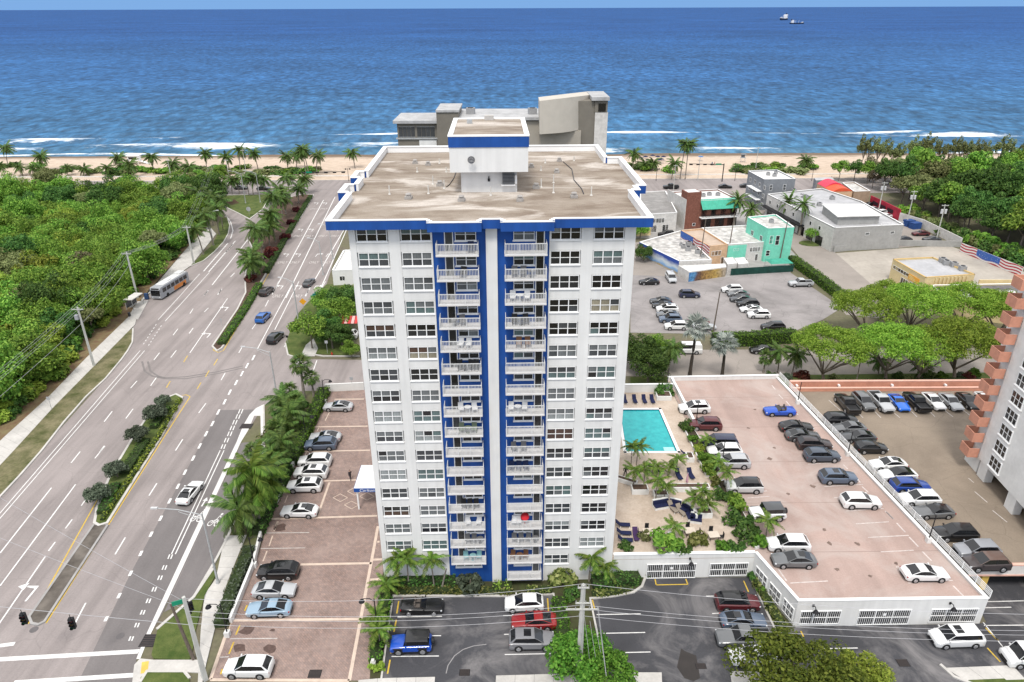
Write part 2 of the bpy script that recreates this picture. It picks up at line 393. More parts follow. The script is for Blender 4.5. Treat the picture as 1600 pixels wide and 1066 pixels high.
for x, y in [(396, 559), (386, 571.5), (378, 584), (369, 598), (359, 613), (351, 628), (341, 644), (332, 662), (322, 678), (312, 697), (302, 716), (289, 738), (278, 760), (265, 783), (251, 810), (236, 835), (220, 865), (204, 896), (186, 931), (166, 967)]:
    stripe((x-2, y+4), (x+2, y-4), .34)
for x, y in [(376, 643), (372, 651), (367, 660), (363, 669), (359, 678), (354, 688), (349, 698), (266, 870), (257, 887), (250, 903), (241, 921), (232, 939), (223, 957), (214, 977), (205, 998)]:
    for o_ in (-2.2, 2.2): stripe((x+o_-1.4, y+3.5), (x+o_+1.4, y-3.5), .15)
for o_ in (0, 6): stripe((344+o_, 704), (268+o_, 866), .14)
yl = yellow_line
stripe((203, 690), (44, 975), .16, yl); stripe((252, 690), (72, 974), .16, yl)
for pts in ([(252, 690), (297, 620), (291, 617), (285, 618)], [(203, 690), (240, 645)], [(333, 547), (385, 457), (384, 425)], [(349, 548), (413, 440), (480, 318)], [(333, 547), (341, 551), (349, 548)]):
    for a, b in zip(pts, pts[1:]): stripe(a, b, .16, yl)
for x, y in [(337, 566), (324, 584), (311, 603), (290, 561), (263, 601)]: stripe((x-3, y+5), (x+3, y-5), .16, yl)
stripe((-10, 1031), (217, 1018), .55); stripe((21, 1067), (209, 1055), .55); stripe((-15, 1011), (23, 1006), .5)
MB().sheet(GP([(412, 632), (415, 636), (413, 700), (408, 700), (407, 650), (397, 650), (388, 672), (377, 690), (262, 937), (231, 1000), (219, 1030), (213, 1030), (226, 997), (256, 932), (370, 690), (380, 665), (390, 648), (400, 638)]), .014).build('gutter', M('gutter_concrete', (.60, .585, .56), .85, .10, .5), road)
# tyre marks left by a turning car
for r0 in (0, 1.5):
    pts = [G(222+r0*6, 565), G(226+r0*6, 580), G(238+r0*6, 588), G(258, 592-r0), G(290, 592-r0*2), G(340, 584-r0*2), (G(380, 575-r0*2))]
    for a, b in zip(pts, pts[1:]): line_mesh(a, b, .35, .009).build('tyre_mark', M('tyre_mark', (.17, .155, .15), .9), road)
def ground_text(t, c, size, rz, mat, parent, name='lettering', z=.012, sx=1.0, rx=0.0):
    cu = bpy.data.curves.new(name, 'FONT'); cu.body = t; cu.size = size; cu.align_x = 'CENTER'; cu.align_y = 'CENTER'
    o = bpy.data.objects.new(name, cu); col.objects.link(o)
    me = bpy.data.meshes.new_from_object(o); bpy.data.objects.remove(o)
    me.materials.clear(); me.materials.append(mat)
    return inst(name, me, parent, (c[0], c[1], c[2]+z), (rx, 0, rz), (sx, 1, 1))
def arrow_mesh():
    return MB().add([(-.09, -1.5, 0), (.09, -1.5, 0), (.09, .1, 0), (-.09, .1, 0), (-.9, .45, 0), (-.9, .28, 0), (-1.0, .85, 0), (-1.0, -.1, 0), (-1.75, .36, 0), (.09, .45, 0), (-.9, .1, 0)],
                    [(0, 1, 2, 3), (3, 2, 9, 4, 5), (6, 8, 7)]).mesh('turn_arrow', white_line)
AR = arrow_mesh()
for i, (x, y, mir) in enumerate([(1000, 790, 0), (1075, 790, 0), (1180, 790, 1), (1245, 790, 1), (1090, 635, 0), (1155, 635, 0), (1250, 632, 1), (1315, 632, 1), (965, 990, 0), (1080, 990, 0), (1170, 990, 1), (1185, 470, 0), (1240, 470, 0)]):
    c = G(*L2(x, y)); inst('turn_arrow', AR, road, (c.x, c.y, .012), (0, 0, 0), (-.95 if mir else .95, 1.3, 1))
for x, y in [(965, 840), (1040, 840), (1160, 840), (1235, 840), (1060, 675), (1130, 675), (1215, 675), (1290, 675), (935, 1050), (1055, 1050), (1160, 505), (1220, 505)]:
    c = G(*L2(x, y)); ground_text('ONLY', c, 1.0, 0, worn_line, road).scale = (.95, 2.6, 1)
for (x, y), sc_ in (((55, 921), 1.25), (L3(1420, 165), 1.1), (L3(1310, 330), 1.1)):
    c = G(x, y); inst('turn_arrow', AR, road, (c.x, c.y, .012), (0, 0, 0), (1.05*sc_, 1.0*sc_, 1))
def ring(mb, cx, cy, r, wd, n=14):
    for k in range(n):
        a, b = 2*math.pi*k/n, 2*math.pi*(k+1)/n
        mb.add([(cx+r*math.cos(a), cy+r*math.sin(a), 0), (cx+(r+wd)*math.cos(a), cy+(r+wd)*math.sin(a), 0), (cx+(r+wd)*math.cos(b), cy+(r+wd)*math.sin(b), 0), (cx+r*math.cos(b), cy+r*math.sin(b), 0)], [(0, 1, 2, 3)])
bk = MB(); ring(bk, -.45, 0, .27, .10); ring(bk, .45, 0, .27, .10)
for a, b in (((-.45, 0), (-.1, .45)), ((-.1, .45), (.3, .45)), ((.3, .45), (.45, 0)), ((-.1, .45), (.05, 0)), ((.05, 0), (.3, .45)), ((.0, .5), (.1, 1.0)), ((.1, 1.0), (.4, .8))):
    l = line_mesh(a, b, .1, 0); bk.add(l.v, l.f)
ring(bk, .22, 1.2, .0, .16)
BK = bk.mesh('bicycle_symbol', white_line)
for x, y, rz in ((307, 811, -.1), (334, 818, -.1)):
    c = G(x, y); inst('bicycle_symbol', BK, road, (c.x, c.y, .013), (0, 0, rz), (1.0, 1.6, 1))
c = G(319, 785); MB().add([(-.1, -.9, 0), (.1, -.9, 0), (.1, .3, 0), (-.1, .3, 0), (-.35, .3, 0), (.35, .3, 0), (0, 1.1, 0)], [(0, 1, 2, 3), (4, 5, 6)]).build('straight_arrow', white_line, road, (c.x, c.y, .013))
def grate(px, py, sx, sy, parent, z=0.0, name='drain_grate'):
    c = G(px, py, z); mbb = MB().cb(0, 0, .008, sx, sy, .016, 0)
    n = 7
    for k in range(n): mbb.cb(0, -sy/2+(k+.5)*sy/n, .022, sx*.9, sy/n*.35, .012, 1)
    return mbb.build(name, [black_metal, M('rusty_iron', (.07, .055, .05), .7)], parent, (c.x, c.y, z))
grate(385, 666, 1.9, 1.5, road, .01); grate(233, 1001, 1.6, 1.7, road, .01)
for x, y in ((53, 984), (188, 994)): MB().cyl(0, 0, 0, .015, .45, n=14).build('manhole_cover', M('iron_cover', (.12, .11, .11), .6), road, (G(x, y).x, G(x, y).y, 0))

# ---- sidewalks made of slabs, kerbs, verges
def walk(name, left, right, z=.12, mat=concrete, slab=1.9, nmax=60):
    L = [G(*p) for p in left]; Rr = [G(*p) for p in right]
    base = MB().prism([tuple(p[:2]) for p in L]+[tuple(p[:2]) for p in reversed(Rr)], -.03, z-.02)
    b = structure(name, base, concrete_d)
    def along(P):
        ds = [0]
        for a, c in zip(P, P[1:]): ds.append(ds[-1]+(c-a).length)
        return ds
    dl, dr = along(L), along(Rr)
    def at(P, ds, t):
        s = t*ds[-1]
        for i in range(len(ds)-1):
            if s <= ds[i+1]+1e-6: return P[i].lerp(P[i+1], (s-ds[i])/max(1e-6, ds[i+1]-ds[i]))
        return P[-1]
    n = min(nmax, max(1, int(dl[-1]/slab)))
    for k in range(n):
        e = .012/ (dl[-1]/n)/n*2
        t0, t1 = k/n+e, (k+1)/n-e
        q = [at(L, dl, t0), at(Rr, dr, t0), at(Rr, dr, t1), at(L, dl, t1)]
        MB().prism([tuple(p[:2]) for p in q], z-.03, z+rnd.uniform(0, .012)).build('slab', mat, b)
    return b
walk('sidewalk', [(-45, 740), (0, 690), (75, 622), (135, 560), (200, 497)], [(-22, 752), (20, 707), (83, 638), (150, 570), (211, 508)])
walk('sidewalk', [(200, 497), (250, 438), (295, 385), (326, 353)], [(211, 508), (222, 466), (298, 414), (340, 366), (338, 348)][0:1]+[(222, 467), (298, 416), (338, 366)])
walk('sidewalk', [(352, 838), (337, 907), (320, 930), (314, 985), (311, 1040), (309, 1075)], [(386, 837), (375, 862), (352, 920), (336, 983), (322, 1040), (312, 1090)])
structure('curb_ramp', MB().prism(GP([(219, 1030), (240, 1032), (314, 1032), (312, 1052), (255, 1050), (228, 1050), (213, 1075), (206, 1075), (210, 1040)]), -.02, .10), concrete)
MB().sheet(GP([(222, 1036), (233, 1034), (231, 1052), (220, 1054)]), .112).build('tactile_pad', M('tactile_yellow', (.62, .40, .09), .8), None, kind='structure')
def kerb(name, pts, wd=.3, z=.15, mat=concrete, closed=False, parent=None, lvl=0.0):
    P = [G(*p, lvl) if len(p) == 2 else Vector(p) for p in pts]
    if closed: P.append(P[0])
    mbk = MB()
    for a, b in zip(P, P[1:]):
        d = (b-a).normalized(); n = Vector((-d.y, d.x, 0))*wd/2; e = d*wd*.3
        q = [a-n-e, b-n+e, b+n+e, a+n-e]
        mbk.prism([tuple(v[:2]) for v in q], lvl-.03, lvl+z+rnd.uniform(0, .004))
    return mbk.build(name, mat, parent, **({} if parent else {'kind': 'structure'}))
def verge(name, pts, z=.12, mat=grass_m, lvl=0.0):
    return structure(name, MB().prism(GP(pts, lvl), lvl-.02, lvl+z), mat)
verge('grass_verge', [(0, 727), (20, 707), (83, 638), (150, 570), (190, 525), (208, 514), (207, 535), (200, 548), (190, 562), (165, 592), (135, 620), (100, 660), (65, 705), (30, 745), (0, 777), (-40, 825), (-60, 790)], .10, dry_grass)
kerb('kerb', [(208, 514), (207, 535), (200, 548), (190, 562), (165, 592), (135, 620), (100, 660), (65, 705), (30, 745), (0, 777), (-40, 825)])
crescent = [(298, 416), (330, 385), (343, 362), (341, 350), (345, 342), (355, 340), (359, 352), (357, 365), (350, 378), (335, 394), (318, 408)]
verge('grass_verge', crescent, .12); kerb('kerb', crescent[5:]+crescent[:1], .3)
verge('leaf_litter_strip', [(-60, 760), (0, 690), (75, 622), (135, 560), (200, 497), (250, 438), (295, 385), (326, 353), (310, 352), (270, 385), (215, 440), (150, 500), (60, 590), (0, 640), (-80, 700)], .06, red_soil)
tri = [(344, 320), (373, 334), (390, 343), (410, 328), (420, 312), (424, 304), (350, 306)]
verge('grass_island', tri, .16); kerb('kerb', tri, .35, .2, closed=True)
MB().sheet(GP([(353, 317), (366, 312), (374, 318), (362, 321)]), .166).build('flower_bed', M('red_flower_bed', (.16, .035, .035), .9, .5, 2, c2=(.06, .07, .03)), None, kind='structure')
med = [(490, 305), (470, 340), (440, 385), (412, 434), (380, 489), (352, 537), (346, 545), (339, 549), (332, 542), (352, 512), (371, 484), (384, 458), (383, 436), (385, 422), (394, 408), (396, 390), (388, 376), (402, 358), (413, 338), (424, 322), (452, 309), (475, 304)]
verge('planted_median', med, .16, soil); kerb('kerb', med, .35, .2, closed=True)
low = [(285, 622), (252, 684), (168, 818), (155, 822), (148, 818), (152, 795), (172, 745), (205, 690), (232, 650), (262, 622), (275, 617)]
verge('planted_median', low, .16, grass_m); kerb('kerb', low, .35, .2, closed=True)
verge('median_nose', [(168, 822), (146, 822), (46, 965), (50, 975), (60, 977), (70, 972)], .14, M('stained_concrete', (.24, .21, .18), .9, .3, .35, c2=(.05, .042, .035)))
kerb('kerb', [(168, 822), (70, 972), (60, 977), (50, 975), (46, 965), (146, 822)], .28, .17, mat=concrete_d)
g1 = [(247, 983), (303, 934), (333, 890), (337, 900), (320, 932), (306, 985), (300, 1026), (296, 1032), (240, 1030), (237, 1024)]
verge('grass_verge', g1, .125); kerb('kerb', g1[:3], .35, .17)
verge('grass_verge', [(230, 1050), (288, 1050), (296, 1060), (298, 1085), (215, 1085), (220, 1060)], .12); kerb('kerb', [(220, 1066), (230, 1050), (288, 1050), (296, 1060)], .3, .16)
kerb('kerb', [(446, 537), (450, 555), (468, 561), (475, 552), (505, 557), (561, 557)], .3)
verge('grass_verge', [(446, 537), (463, 494), (480, 474), (510, 445), (545, 445), (545, 556), (475, 552), (468, 561), (450, 555)], .10, grass_m)
structure('corner_path', MB().prism(GP([(470, 557), (478, 540), (490, 530), (497, 545), (492, 557)]), 0, .13), concrete)
kerb('kerb', [(412, 634), (413, 700), (403, 742), (372, 800), (357, 838), (339, 873), (303, 934)], .3)
verge('palm_strip', [(413, 634), (414, 700), (404, 742), (373, 800), (358, 838), (386, 838), (375, 862), (352, 920), (336, 983), (356, 985), (397, 886), (425, 800), (478, 680), (508, 611), (470, 612)], .09, M('planting_soil', (.16, .13, .09), .95, .3, .7, c2=(.09, .11, .035), bump=.4))

# ---- lots
def brick_material():
    m, nt, p = newmat('brick_pavers')
    pos = N(nt, 'NewGeometry').outputs['Position']
    mp = N(nt, 'Mapping', {'Vector': pos, 'Rotation': (0, 0, R(45))})
    b = N(nt, 'TexBrick', {'Vector': mp.outputs[0], 'Scale': 1.0, 'Brick Width': .44, 'Row Height': .22, 'Mortar Size': .018, 'Color1': c4((.29, .198, .165)), 'Color2': c4((.215, .158, .14)), 'Mortar': c4((.16, .13, .12)), 'Bias': 0.0})
    o = mixc(nt, ramp(nt, noise(nt, .22, 5, .6, pos), [(.35, 0), (.7, .55)]), b.outputs['Color'], (.38, .29, .255))
    o = mixc(nt, 1.0, o, ramp(nt, noise(nt, 1.6, 5, .7, pos), [(.3, .78), (.7, 1.12)]), 'MULTIPLY')
    nt.links.new(o, p.inputs['Base Color']); p.inputs['Roughness'].default_value = .85; p.inputs['Specular IOR Level'].default_value = .2
    bm = N(nt, 'Bump', {'Strength': .4, 'Distance': .02, 'Height': b.outputs['Fac'], }); bm.invert = True; nt.links.new(bm.outputs[0], p.inputs['Normal'])
    return m
brick_lot = structure('paver_lot', MB().sheet(GP([(509, 612), (480, 682), (442, 768), (410, 832), (396, 888), (361, 974), (329, 1060), (578, 1064), (580, 1014), (597, 905), (600, 880), (570, 609)]), .008), brick_material())
L6 = lambda x, y: (320+x/4.44, 590+y/4.44); L7 = lambda x, y: (300+x/4.009, 800+y/4.009)
def bl(a, b, wd, mat=cream_line, f=L7, nm='paver_band'): stripe(f(*a), f(*b), wd, mat, .020, nm, brick_lot)
for a, b in (((495, 45), (1160, 25)), ((680, 330), (1125, 322)), ((260, 680), (1060, 672)), ((1165, 90), (985, 1058)), ((1135, 300), (1190, 298)), ((1115, 425), (1200, 422)), ((1160, 188), (1175, 187)), ((115, 1052), (985, 1058)), ((240, 690), (115, 1050))): bl(a, b, .36)
for a, b in (((750, 343), (1130, 338)), ((660, 515), (1145, 505)), ((830, 718), (1050, 712)), ((865, 728), (780, 968)), ((900, 152), (1105, 150))): bl(a, b, .30, f=L6)
for a, b in (((460, 133), (735, 130)), ((430, 230), (710, 226)), ((240, 795), (535, 793)), ((170, 912), (230, 908))): bl(a, b, .12, worn_line, nm='stall_line')
for a, b in (((535, 60), (515, 120)), ((505, 150), (483, 215)), ((470, 245), (445, 310)), ((300, 710), (275, 770)), ((262, 815), (232, 890)), ((345, 585), (330, 620)), ((190, 985), (180, 1018))): bl(a, b, .16, yellow_line if a[0] < 400 else cream_line, nm='wheel_stop_line')
for a, b in (((865, 240), (835, 300)), ((790, 350), (780, 372)), ((575, 820), (555, 870)), ((510, 1000), (480, 1062)), ((705, 520), (695, 545))): bl(a, b, .14, cream_line, L6, 'wheel_stop_line')
for cx, cy in ((940, 835), (1018, 885), (1040, 790), (1125, 825)):     # paver diamonds in front of the entrance
    q = [(cx-50, cy), (cx, cy-27), (cx+50, cy), (cx, cy+27)]
    for a, b in zip(q, q[1:]+q[:1]): bl(a, b, .10, cream_line, L6, 'diamond_band')
for x, y, s in ((555, 98, 1.1), (345, 742, 1.0), (300, 852, 1.0), (490, 858, .9), (505, 742, .4)):
    c = G(*L7(x, y)); pts = [(c.x+s*rnd.uniform(.5, 1)*math.cos(t*.7), c.y+s*.8*rnd.uniform(.5, 1)*math.sin(t*.7)) for t in range(9)]
    MB().sheet(pts, .016).build('oil_stain', M('oil_stain', (.10, .065, .055), .7, .3, 3), brick_lot)
grate(492, 1053, 1.3, 1.0, brick_lot, .02)

front_lot = structure('front_lot', MB().sheet(GP([(614, 932), (865, 929), (876, 1056), (885, 1100), (590, 1100), (596, 1061)]), .004), lot_dark)
LF1 = lambda x, y: (560+x/4, 840+y/4); LF2 = lambda x, y: (900+x/4.333, 820+y/4.333); LF3 = lambda x, y: (1200+x/4, 800+y/4)
right_lot = structure('garage_forecourt', MB().sheet(GP([(922, 936), (960, 932), (990, 926), (1003, 917), (1008, 904), (1172, 902), (1214, 991), (1242, 979), (1527, 975), (1600, 962), (1700, 960), (1760, 1100), (960, 1100), (950, 1050), (935, 1000)]), .004), lot_dark)
structure('side_lot', MB().sheet(GP([(1520, 902), (1700, 896), (1760, 1000), (1560, 1010), (1535, 960)]), .002), lot_dark)
def ll(f, a, b, par, mat=white_line, wd=.12, nm='stall_line', lvl=0.0): stripe(f(*a), f(*b), wd, mat, .012, nm, par, lvl)
for a, b in (((245, 497), (523, 493)), ((455, 614), (517, 614)), ((207, 744), (503, 741)), ((905, 489), (975, 487)), ((910, 606), (980, 605)), ((915, 732), (1210, 726))): ll(LF1, a, b, front_lot)
for a, b in (((252, 398), (240, 475)), ((237, 515), (222, 590)), ((208, 690), (203, 725)), ((198, 765), (182, 852)), ((1182, 380), (1188, 460)), ((1217, 740), (1226, 832))): ll(LF1, a, b, front_lot, yellow_line, .16, 'wheel_stop_line')
arc = [LF1(548, 850), LF1(560, 800), LF1(600, 740), LF1(655, 700), LF1(720, 678), LF1(800, 668)]
for a, b in zip(arc, arc[1:]): stripe(a, b, .1, M('scrape_mark', (.28, .27, .27), .8), .010, 'tyre_mark', front_lot)
grate(726, 1051, 1.1, .8, front_lot, .01)
for a, b in (((140, 609), (438, 604)), ((180, 736), (468, 730)), ((203, 869), (505, 862)), ((880, 484), (950, 484)), ((922, 602), (1005, 598)), ((1018, 858), (1090, 856))): ll(LF2, a, b, right_lot)
for a, b in (((1135, 380), (1168, 455)), ((108, 500), (128, 575)), ((180, 885), (186, 915)), ((535, 370), (543, 408)), ((543, 408), (757, 404)), ((757, 404), (743, 368))): ll(LF2, a, b, right_lot, yellow_line, .14, 'wheel_stop_line')
for a, b in (((340, 855), (560, 851)), ((1050, 838), (1345, 831)), ((1340, 600), (1520, 596)), ((1350, 710), (1600, 708)), ((1350, 562), (1600, 556)), ((1345, 690), (1560, 960))): ll(LF3, a, b, right_lot)
for a, b in (((1360, 725), (1438, 805)), ((1370, 850), (1452, 938)), ((205, 745), (222, 780))): ll(LF3, a, b, right_lot, yellow_line, .16, 'wheel_stop_line')
grate(1411, 1036, 1.2, .9, right_lot, .01); grate(1095, 1041, 1.1, .7, right_lot, .01)
c = G(1091, 1040); MB().sheet([(c.x-1.0+.3*math.sin(k*2.1)+1.0*math.cos(k*.63), c.y+2.2*math.sin(k*.63)+.3*math.cos(k*1.7)) for k in range(10)], .009).build('water_stain', M('damp_asphalt', (.035, .03, .028), .45), right_lot)
walk('front_sidewalk', [(560, 1064), (596, 1061), (680, 1059)], [(556, 1110), (590, 1110), (676, 1110)])
walk('front_sidewalk', [(775, 1057), (880, 1054), (925, 1058)], [(772, 1110), (885, 1110), (925, 1110)])
walk('front_sidewalk', [(990, 1052), (1034, 1052)], [(990, 1110), (1036, 1110)])
walk('front_sidewalk', [(1140, 1050), (1240, 1052)], [(1150, 1110), (1245, 1110)])
walk('front_sidewalk', [(1476, 1045), (1582, 1041)], [(1510, 1066), (1602, 1063)])
verge('grass_verge', [(1512, 1064), (1602, 1060), (1680, 1058), (1700, 1090), (1530, 1090)], .13)
kerb('kerb', [(614, 932), (700, 932), (800, 932), (865, 929)], .25); kerb('kerb', [(614, 932), (596, 1061)], .2); kerb('kerb', [(865, 929), (876, 1055)], .2)
kerb('kerb', [(922, 936), (960, 932), (990, 926), (1003, 917), (1008, 904)], .28); kerb('kerb', [(922, 936), (935, 1000), (950, 1050)], .2); kerb('kerb', [(1172, 902), (1214, 991)], .22)
kerb('kerb', [(1470, 1040), (1490, 1058), (1520, 1070)], .3)
verge('planting_bed', [(597, 905), (580, 1014), (578, 1062), (595, 1060), (613, 933), (625, 931), (865, 928), (876, 1056), (945, 1056), (935, 1000), (921, 938), (960, 931), (990, 925), (1003, 916), (1007, 904), (1007, 890), (600, 890)], .10, M('bed_soil', (.07, .06, .035), .95, .3, 1.2, c2=(.06, .075, .025), bump=.4))
verge('planting_bed', [(1173, 901), (1216, 991), (1243, 981), (1196, 895)], .10, M('bed_soil', (1, 1, 1)))
back_lot = structure('back_lot', MB().sheet(GP([(985, 430), (1060, 432), (1110, 436), (1232, 424), (1300, 470), (1320, 478), (1285, 500), (1240, 518), (1115, 522), (985, 520)]), .004), lot_grey)
structure('alley', MB().sheet(GP([(985, 380), (1035, 372), (1060, 432), (985, 430)]), .003), street_m)
structure('shop_yard', MB().sheet(GP([(1060, 434), (1110, 438), (1235, 426), (1245, 400), (1150, 305), (985, 305), (985, 372), (1035, 374)]), .001), concrete_d)
verge('lawn', [(985, 590), (1600, 582), (1660, 585), (1660, 606), (985, 612)], .08)
structure('service_yard', MB().sheet(GP([(1302, 396), (1480, 383), (1600, 425), (1640, 480), (1400, 478)]), .003), M('yard_concrete', (.38, .345, .30), .85, .15, .12, sc2=1, var2=.15))
structure('wall_lot', MB().sheet(GP([(1300, 300), (1345, 312), (1480, 380), (1400, 388), (1330, 350)]), .0055), street_m)
# ---------------------------------------------------------------- the white and blue apartment tower
def gravel_roof():
    m, nt, p = newmat('gravel_roof')
    pos = N(nt, 'NewGeometry').outputs['Position']
    o = ramp(nt, noise(nt, .35, 7, .65, pos, (.55, 1, 1)), [(.3, (.18, .14, .108)), (.5, (.275, .23, .185)), (.62, (.31, .265, .22))])
    o = mixc(nt, ramp(nt, noise(nt, .13, 5, .62, pos, (.5, 1.3, 1), .8), [(.53, 0), (.63, .85)]), o, (.54, .49, .44))
    o = mixc(nt, ramp(nt, noise(nt, .9, 6, .7, pos, (.35, 1, 1)), [(.35, .55), (.5, 0)]), o, (.17, .125, .095))
    o = mixc(nt, 1.0, o, ramp(nt, noise(nt, 7, 3, .7, pos), [(.3, .82), (.7, 1.1)]), 'MULTIPLY')
    nt.links.new(o, p.inputs['Base Color']); p.inputs['Roughness'].default_value = .95; p.inputs['Specular IOR Level'].default_value = .15
    b = N(nt, 'Bump', {'Strength': .3, 'Distance': .04, 'Height': noise(nt, 8, 3, .7, pos)}); nt.links.new(b.outputs[0], p.inputs['Normal'])
    return m
roof_gravel = gravel_roof()
def glass(name, c, rough=.12, var=.15, spec=.6):
    m, nt, p = newmat(name)
    oi = N(nt, 'ObjectInfo')
    o = mixc(nt, 1.0, mixc(nt, 0, c, c), ramp(nt, oi.outputs['Random'], [(0, 1-var), (1, 1+var)]), 'MULTIPLY')
    tc = N(nt, 'TexCoord').outputs['Object']
    o = mixc(nt, 1.0, o, ramp(nt, noise(nt, 2.2, 3, .6, tc, (3, 1, .4)), [(.35, .75), (.65, 1.1)]), 'MULTIPLY')
    nt.links.new(o, p.inputs['Base Color']); p.inputs['Roughness'].default_value = rough; p.inputs['Specular IOR Level'].default_value = spec
    return m
GL = {'dark': glass('dark_glass', (.020, .021, .023)), 'black': glass('black_glass', (.008, .008, .009), .08), 'grey': glass('glass_grey_blinds', (.135, .145, .15), .18),
      'teal': glass('glass_teal_tint', (.10, .145, .145), .15), 'beige': glass('glass_beige_blinds', (.26, .235, .175), .2), 'brown': glass('glass_brown_curtain', (.075, .045, .035), .2),
      'slate': glass('glass_slate', (.055, .06, .066), .15), 'light': glass('glass_pale_curtain', (.25, .27, .27), .2)}
TO = Vector((-1.75, 64.45, 0)); TA = R(1.3)
tower = empty('apartment_tower', TO, TA, 'white seventeen storey apartment tower with cobalt blue balcony bays', 'tower')
Z0, PIT = 43.56, 2.472
cols = [(-12.78, -9.86), (-8.64, -5.79), (5.44, 8.25), (9.54, 12.32)]
HW = 13.45; TOP = 43.7
# core walls, wider wings further back
core = MB().box(-HW, .30, 0, HW, 36, TOP)
for bb in ((-14.4, 10.4, 0, -HW, 13.6, TOP), (-14.4, 17.5, 0, -HW, 20.5, TOP), (HW, 10.4, 0, 14.2, 12.2, TOP), (HW, 12.202, 0, 15.2, 28, TOP)): MB().box(*bb).build('side_bay', white_wall, tower)
core.build('core_wall', white_wall, tower)
# pilasters (proud) and spandrels (set back) of the white window bays
pil = [(-HW, cols[0][0]-.08), (cols[0][1]+.08, cols[1][0]-.08), (cols[2][1]+.08, cols[3][0]-.08), (cols[3][1]+.08, HW)]
for a, b in pil: MB().box(a, 0, 0, b, .302, TOP).build('pilaster', white_wall, tower)
for ci, (a, b) in enumerate(cols):
    n = 17 if ci == 2 else 16
    z = TOP
    for i in range(n+1):
        zt = Z0-PIT*i; lo = zt+.03 if i < n else 0.0
        if z-lo > .01: MB().box(a-.08, .05, lo, b+.08, .304, z).build('spandrel', white_wall, tower)
        z = zt-1.40
# windows: white frame with sill, six panes each
WW = 2.82
def window_frame(w_, h_, nx, nz, sill=True, fr=.06):
    m_ = MB(); m_.box(0, 0, 0, fr, .16, h_).box(w_-fr, 0, 0, w_, .16, h_).box(fr, 0, h_-fr, w_-fr, .16, h_).box(fr, 0, 0, w_-fr, .16, fr)
    for k in range(1, nx): m_.box(w_*k/nx-.045, .02, fr, w_*k/nx+.045, .16, h_-fr)
    for k in range(1, nz): m_.box(fr, .035, h_*k/nz-.022, w_-fr, .16, h_*k/nz+.022)
    if sill: m_.box(-.08, -.10, -.09, w_+.08, .16, -.002)
    return m_.mesh('window_frame', white_trim)
def pane_mesh(w_, h_): return MB().box(0, 0, 0, w_, .02, h_).mesh('pane', GL['dark'])
WF = window_frame(WW, 1.37, 3, 2); PN = pane_mesh(WW/3-.06, 1.37/2-.03)
styles = ['dark', 'grey', 'grey', 'slate', 'grey', 'slate', 'teal', 'light', 'dark']
given = {(0, 0): ('slate', 'black'), (0, 1): ('teal', 'slate'), (0, 2): ('grey', 'grey'), (0, 3): ('slate', 'grey'), (0, 4): ('brown', 'slate'), (0, 5): ('grey', 'light'), (0, 6): ('slate', 'slate'),
         (1, 0): ('teal', 'black'), (1, 1): ('grey', 'slate'), (1, 2): ('grey', 'grey'), (1, 3): ('grey', 'teal'), (1, 4): ('black', 'dark'), (1, 5): ('brown', 'beige'), (1, 8): ('teal', 'teal'), (0, 13): ('dark', 'brown'),
         (2, 0): ('dark', 'black'), (2, 1): ('black', 'dark'), (2, 2): ('dark', 'dark'), (2, 3): ('black', 'black'), (2, 4): ('black', 'black'), (2, 5): ('grey', 'grey'), (2, 6): ('slate', 'teal'), (2, 9): ('brown', 'brown'),
         (3, 0): ('slate', 'black'), (3, 1): ('teal', 'grey'), (3, 2): ('black', 'black'), (3, 3): ('beige', 'beige'), (3, 4): ('black', 'black'), (3, 5): ('grey', 'slate'), (3, 6): ('teal', 'teal'), (3, 12): ('black', 'dark')}
def put_window(par, u, z, style, v=.05, fm=WF, pm=PN, nx=3, nz=2, w_=WW, h_=1.37):
    wn = inst('window', fm, par, (u, v-.02, z))
    for k in range(nx):
        for j in range(nz):
            st = style[1-j] if nz == 2 else style[0]
            if rnd.random() < .10: st = rnd.choice(styles)
            inst('pane', pm, wn, (w_*k/nx+.03, .09, h_*j/nz+.015), mat=GL[st])
    return wn
for ci, (a, b) in enumerate(cols):
    for i in range(17 if ci == 2 else 16):
        st = given.get((ci, i))
        if st is None: q = rnd.choice(styles); st = (q, q if rnd.random() < .6 else rnd.choice(styles))
        put_window(tower, a+(b-a-WW)/2, Z0-1.37-PIT*i, st)
# blue bays with the white centre fin
bl_x = [(-5.69, -.68), (.39, 5.32)]
for a, b in bl_x: MB().box(a, .06, 0, b, .306, TOP).build('blue_wall', blue_paint, tower)
MB().box(-.68, -.22, 0, .39, .31, TOP).build('centre_fin', white_wall, tower)
for a, b in ((-5.79, -5.69), (5.32, 5.42)): MB().box(a, -.05, 0, b, .308, TOP).build('edge_fin', white_wall, tower)
# balcony: slab, railing of balusters, door and window behind
def railing_mesh(w_, d_, h_=1.05, panel=False):
    m_ = MB()
    def run(p, q, n):
        p, q = Vector(p), Vector(q); d = (q-p); ln = d.length; dx = d.normalized(); nn = Vector((-dx.y, dx.x, 0))*.028
        for zz, hh in ((0, .06), (h_-.06, .07)):
            m_.prism([tuple((p-nn)[:2]), tuple((q-nn)[:2]), tuple((q+nn)[:2]), tuple((p+nn)[:2])], zz, zz+hh, bottom=True)
        for k in range(n+1):
            c_ = p.lerp(q, k/n); e = .04 if k % max(1, n//3) == 0 and n > 12 else .021
            m_.box(c_.x-e, c_.y-e, .04, c_.x+e, c_.y+e, h_-.04)
    run((0, 0, 0), (w_, 0, 0), 27); run((0, 0, 0), (0, d_, 0), 8); run((w_, 0, 0), (w_, d_, 0), 8)
    return m_.mesh('railing', M('rail_grey_white', (.60, .60, .59), .6, .06, 1))
BW, BD = 3.88, 1.32
RAIL = railing_mesh(BW, BD-.02)
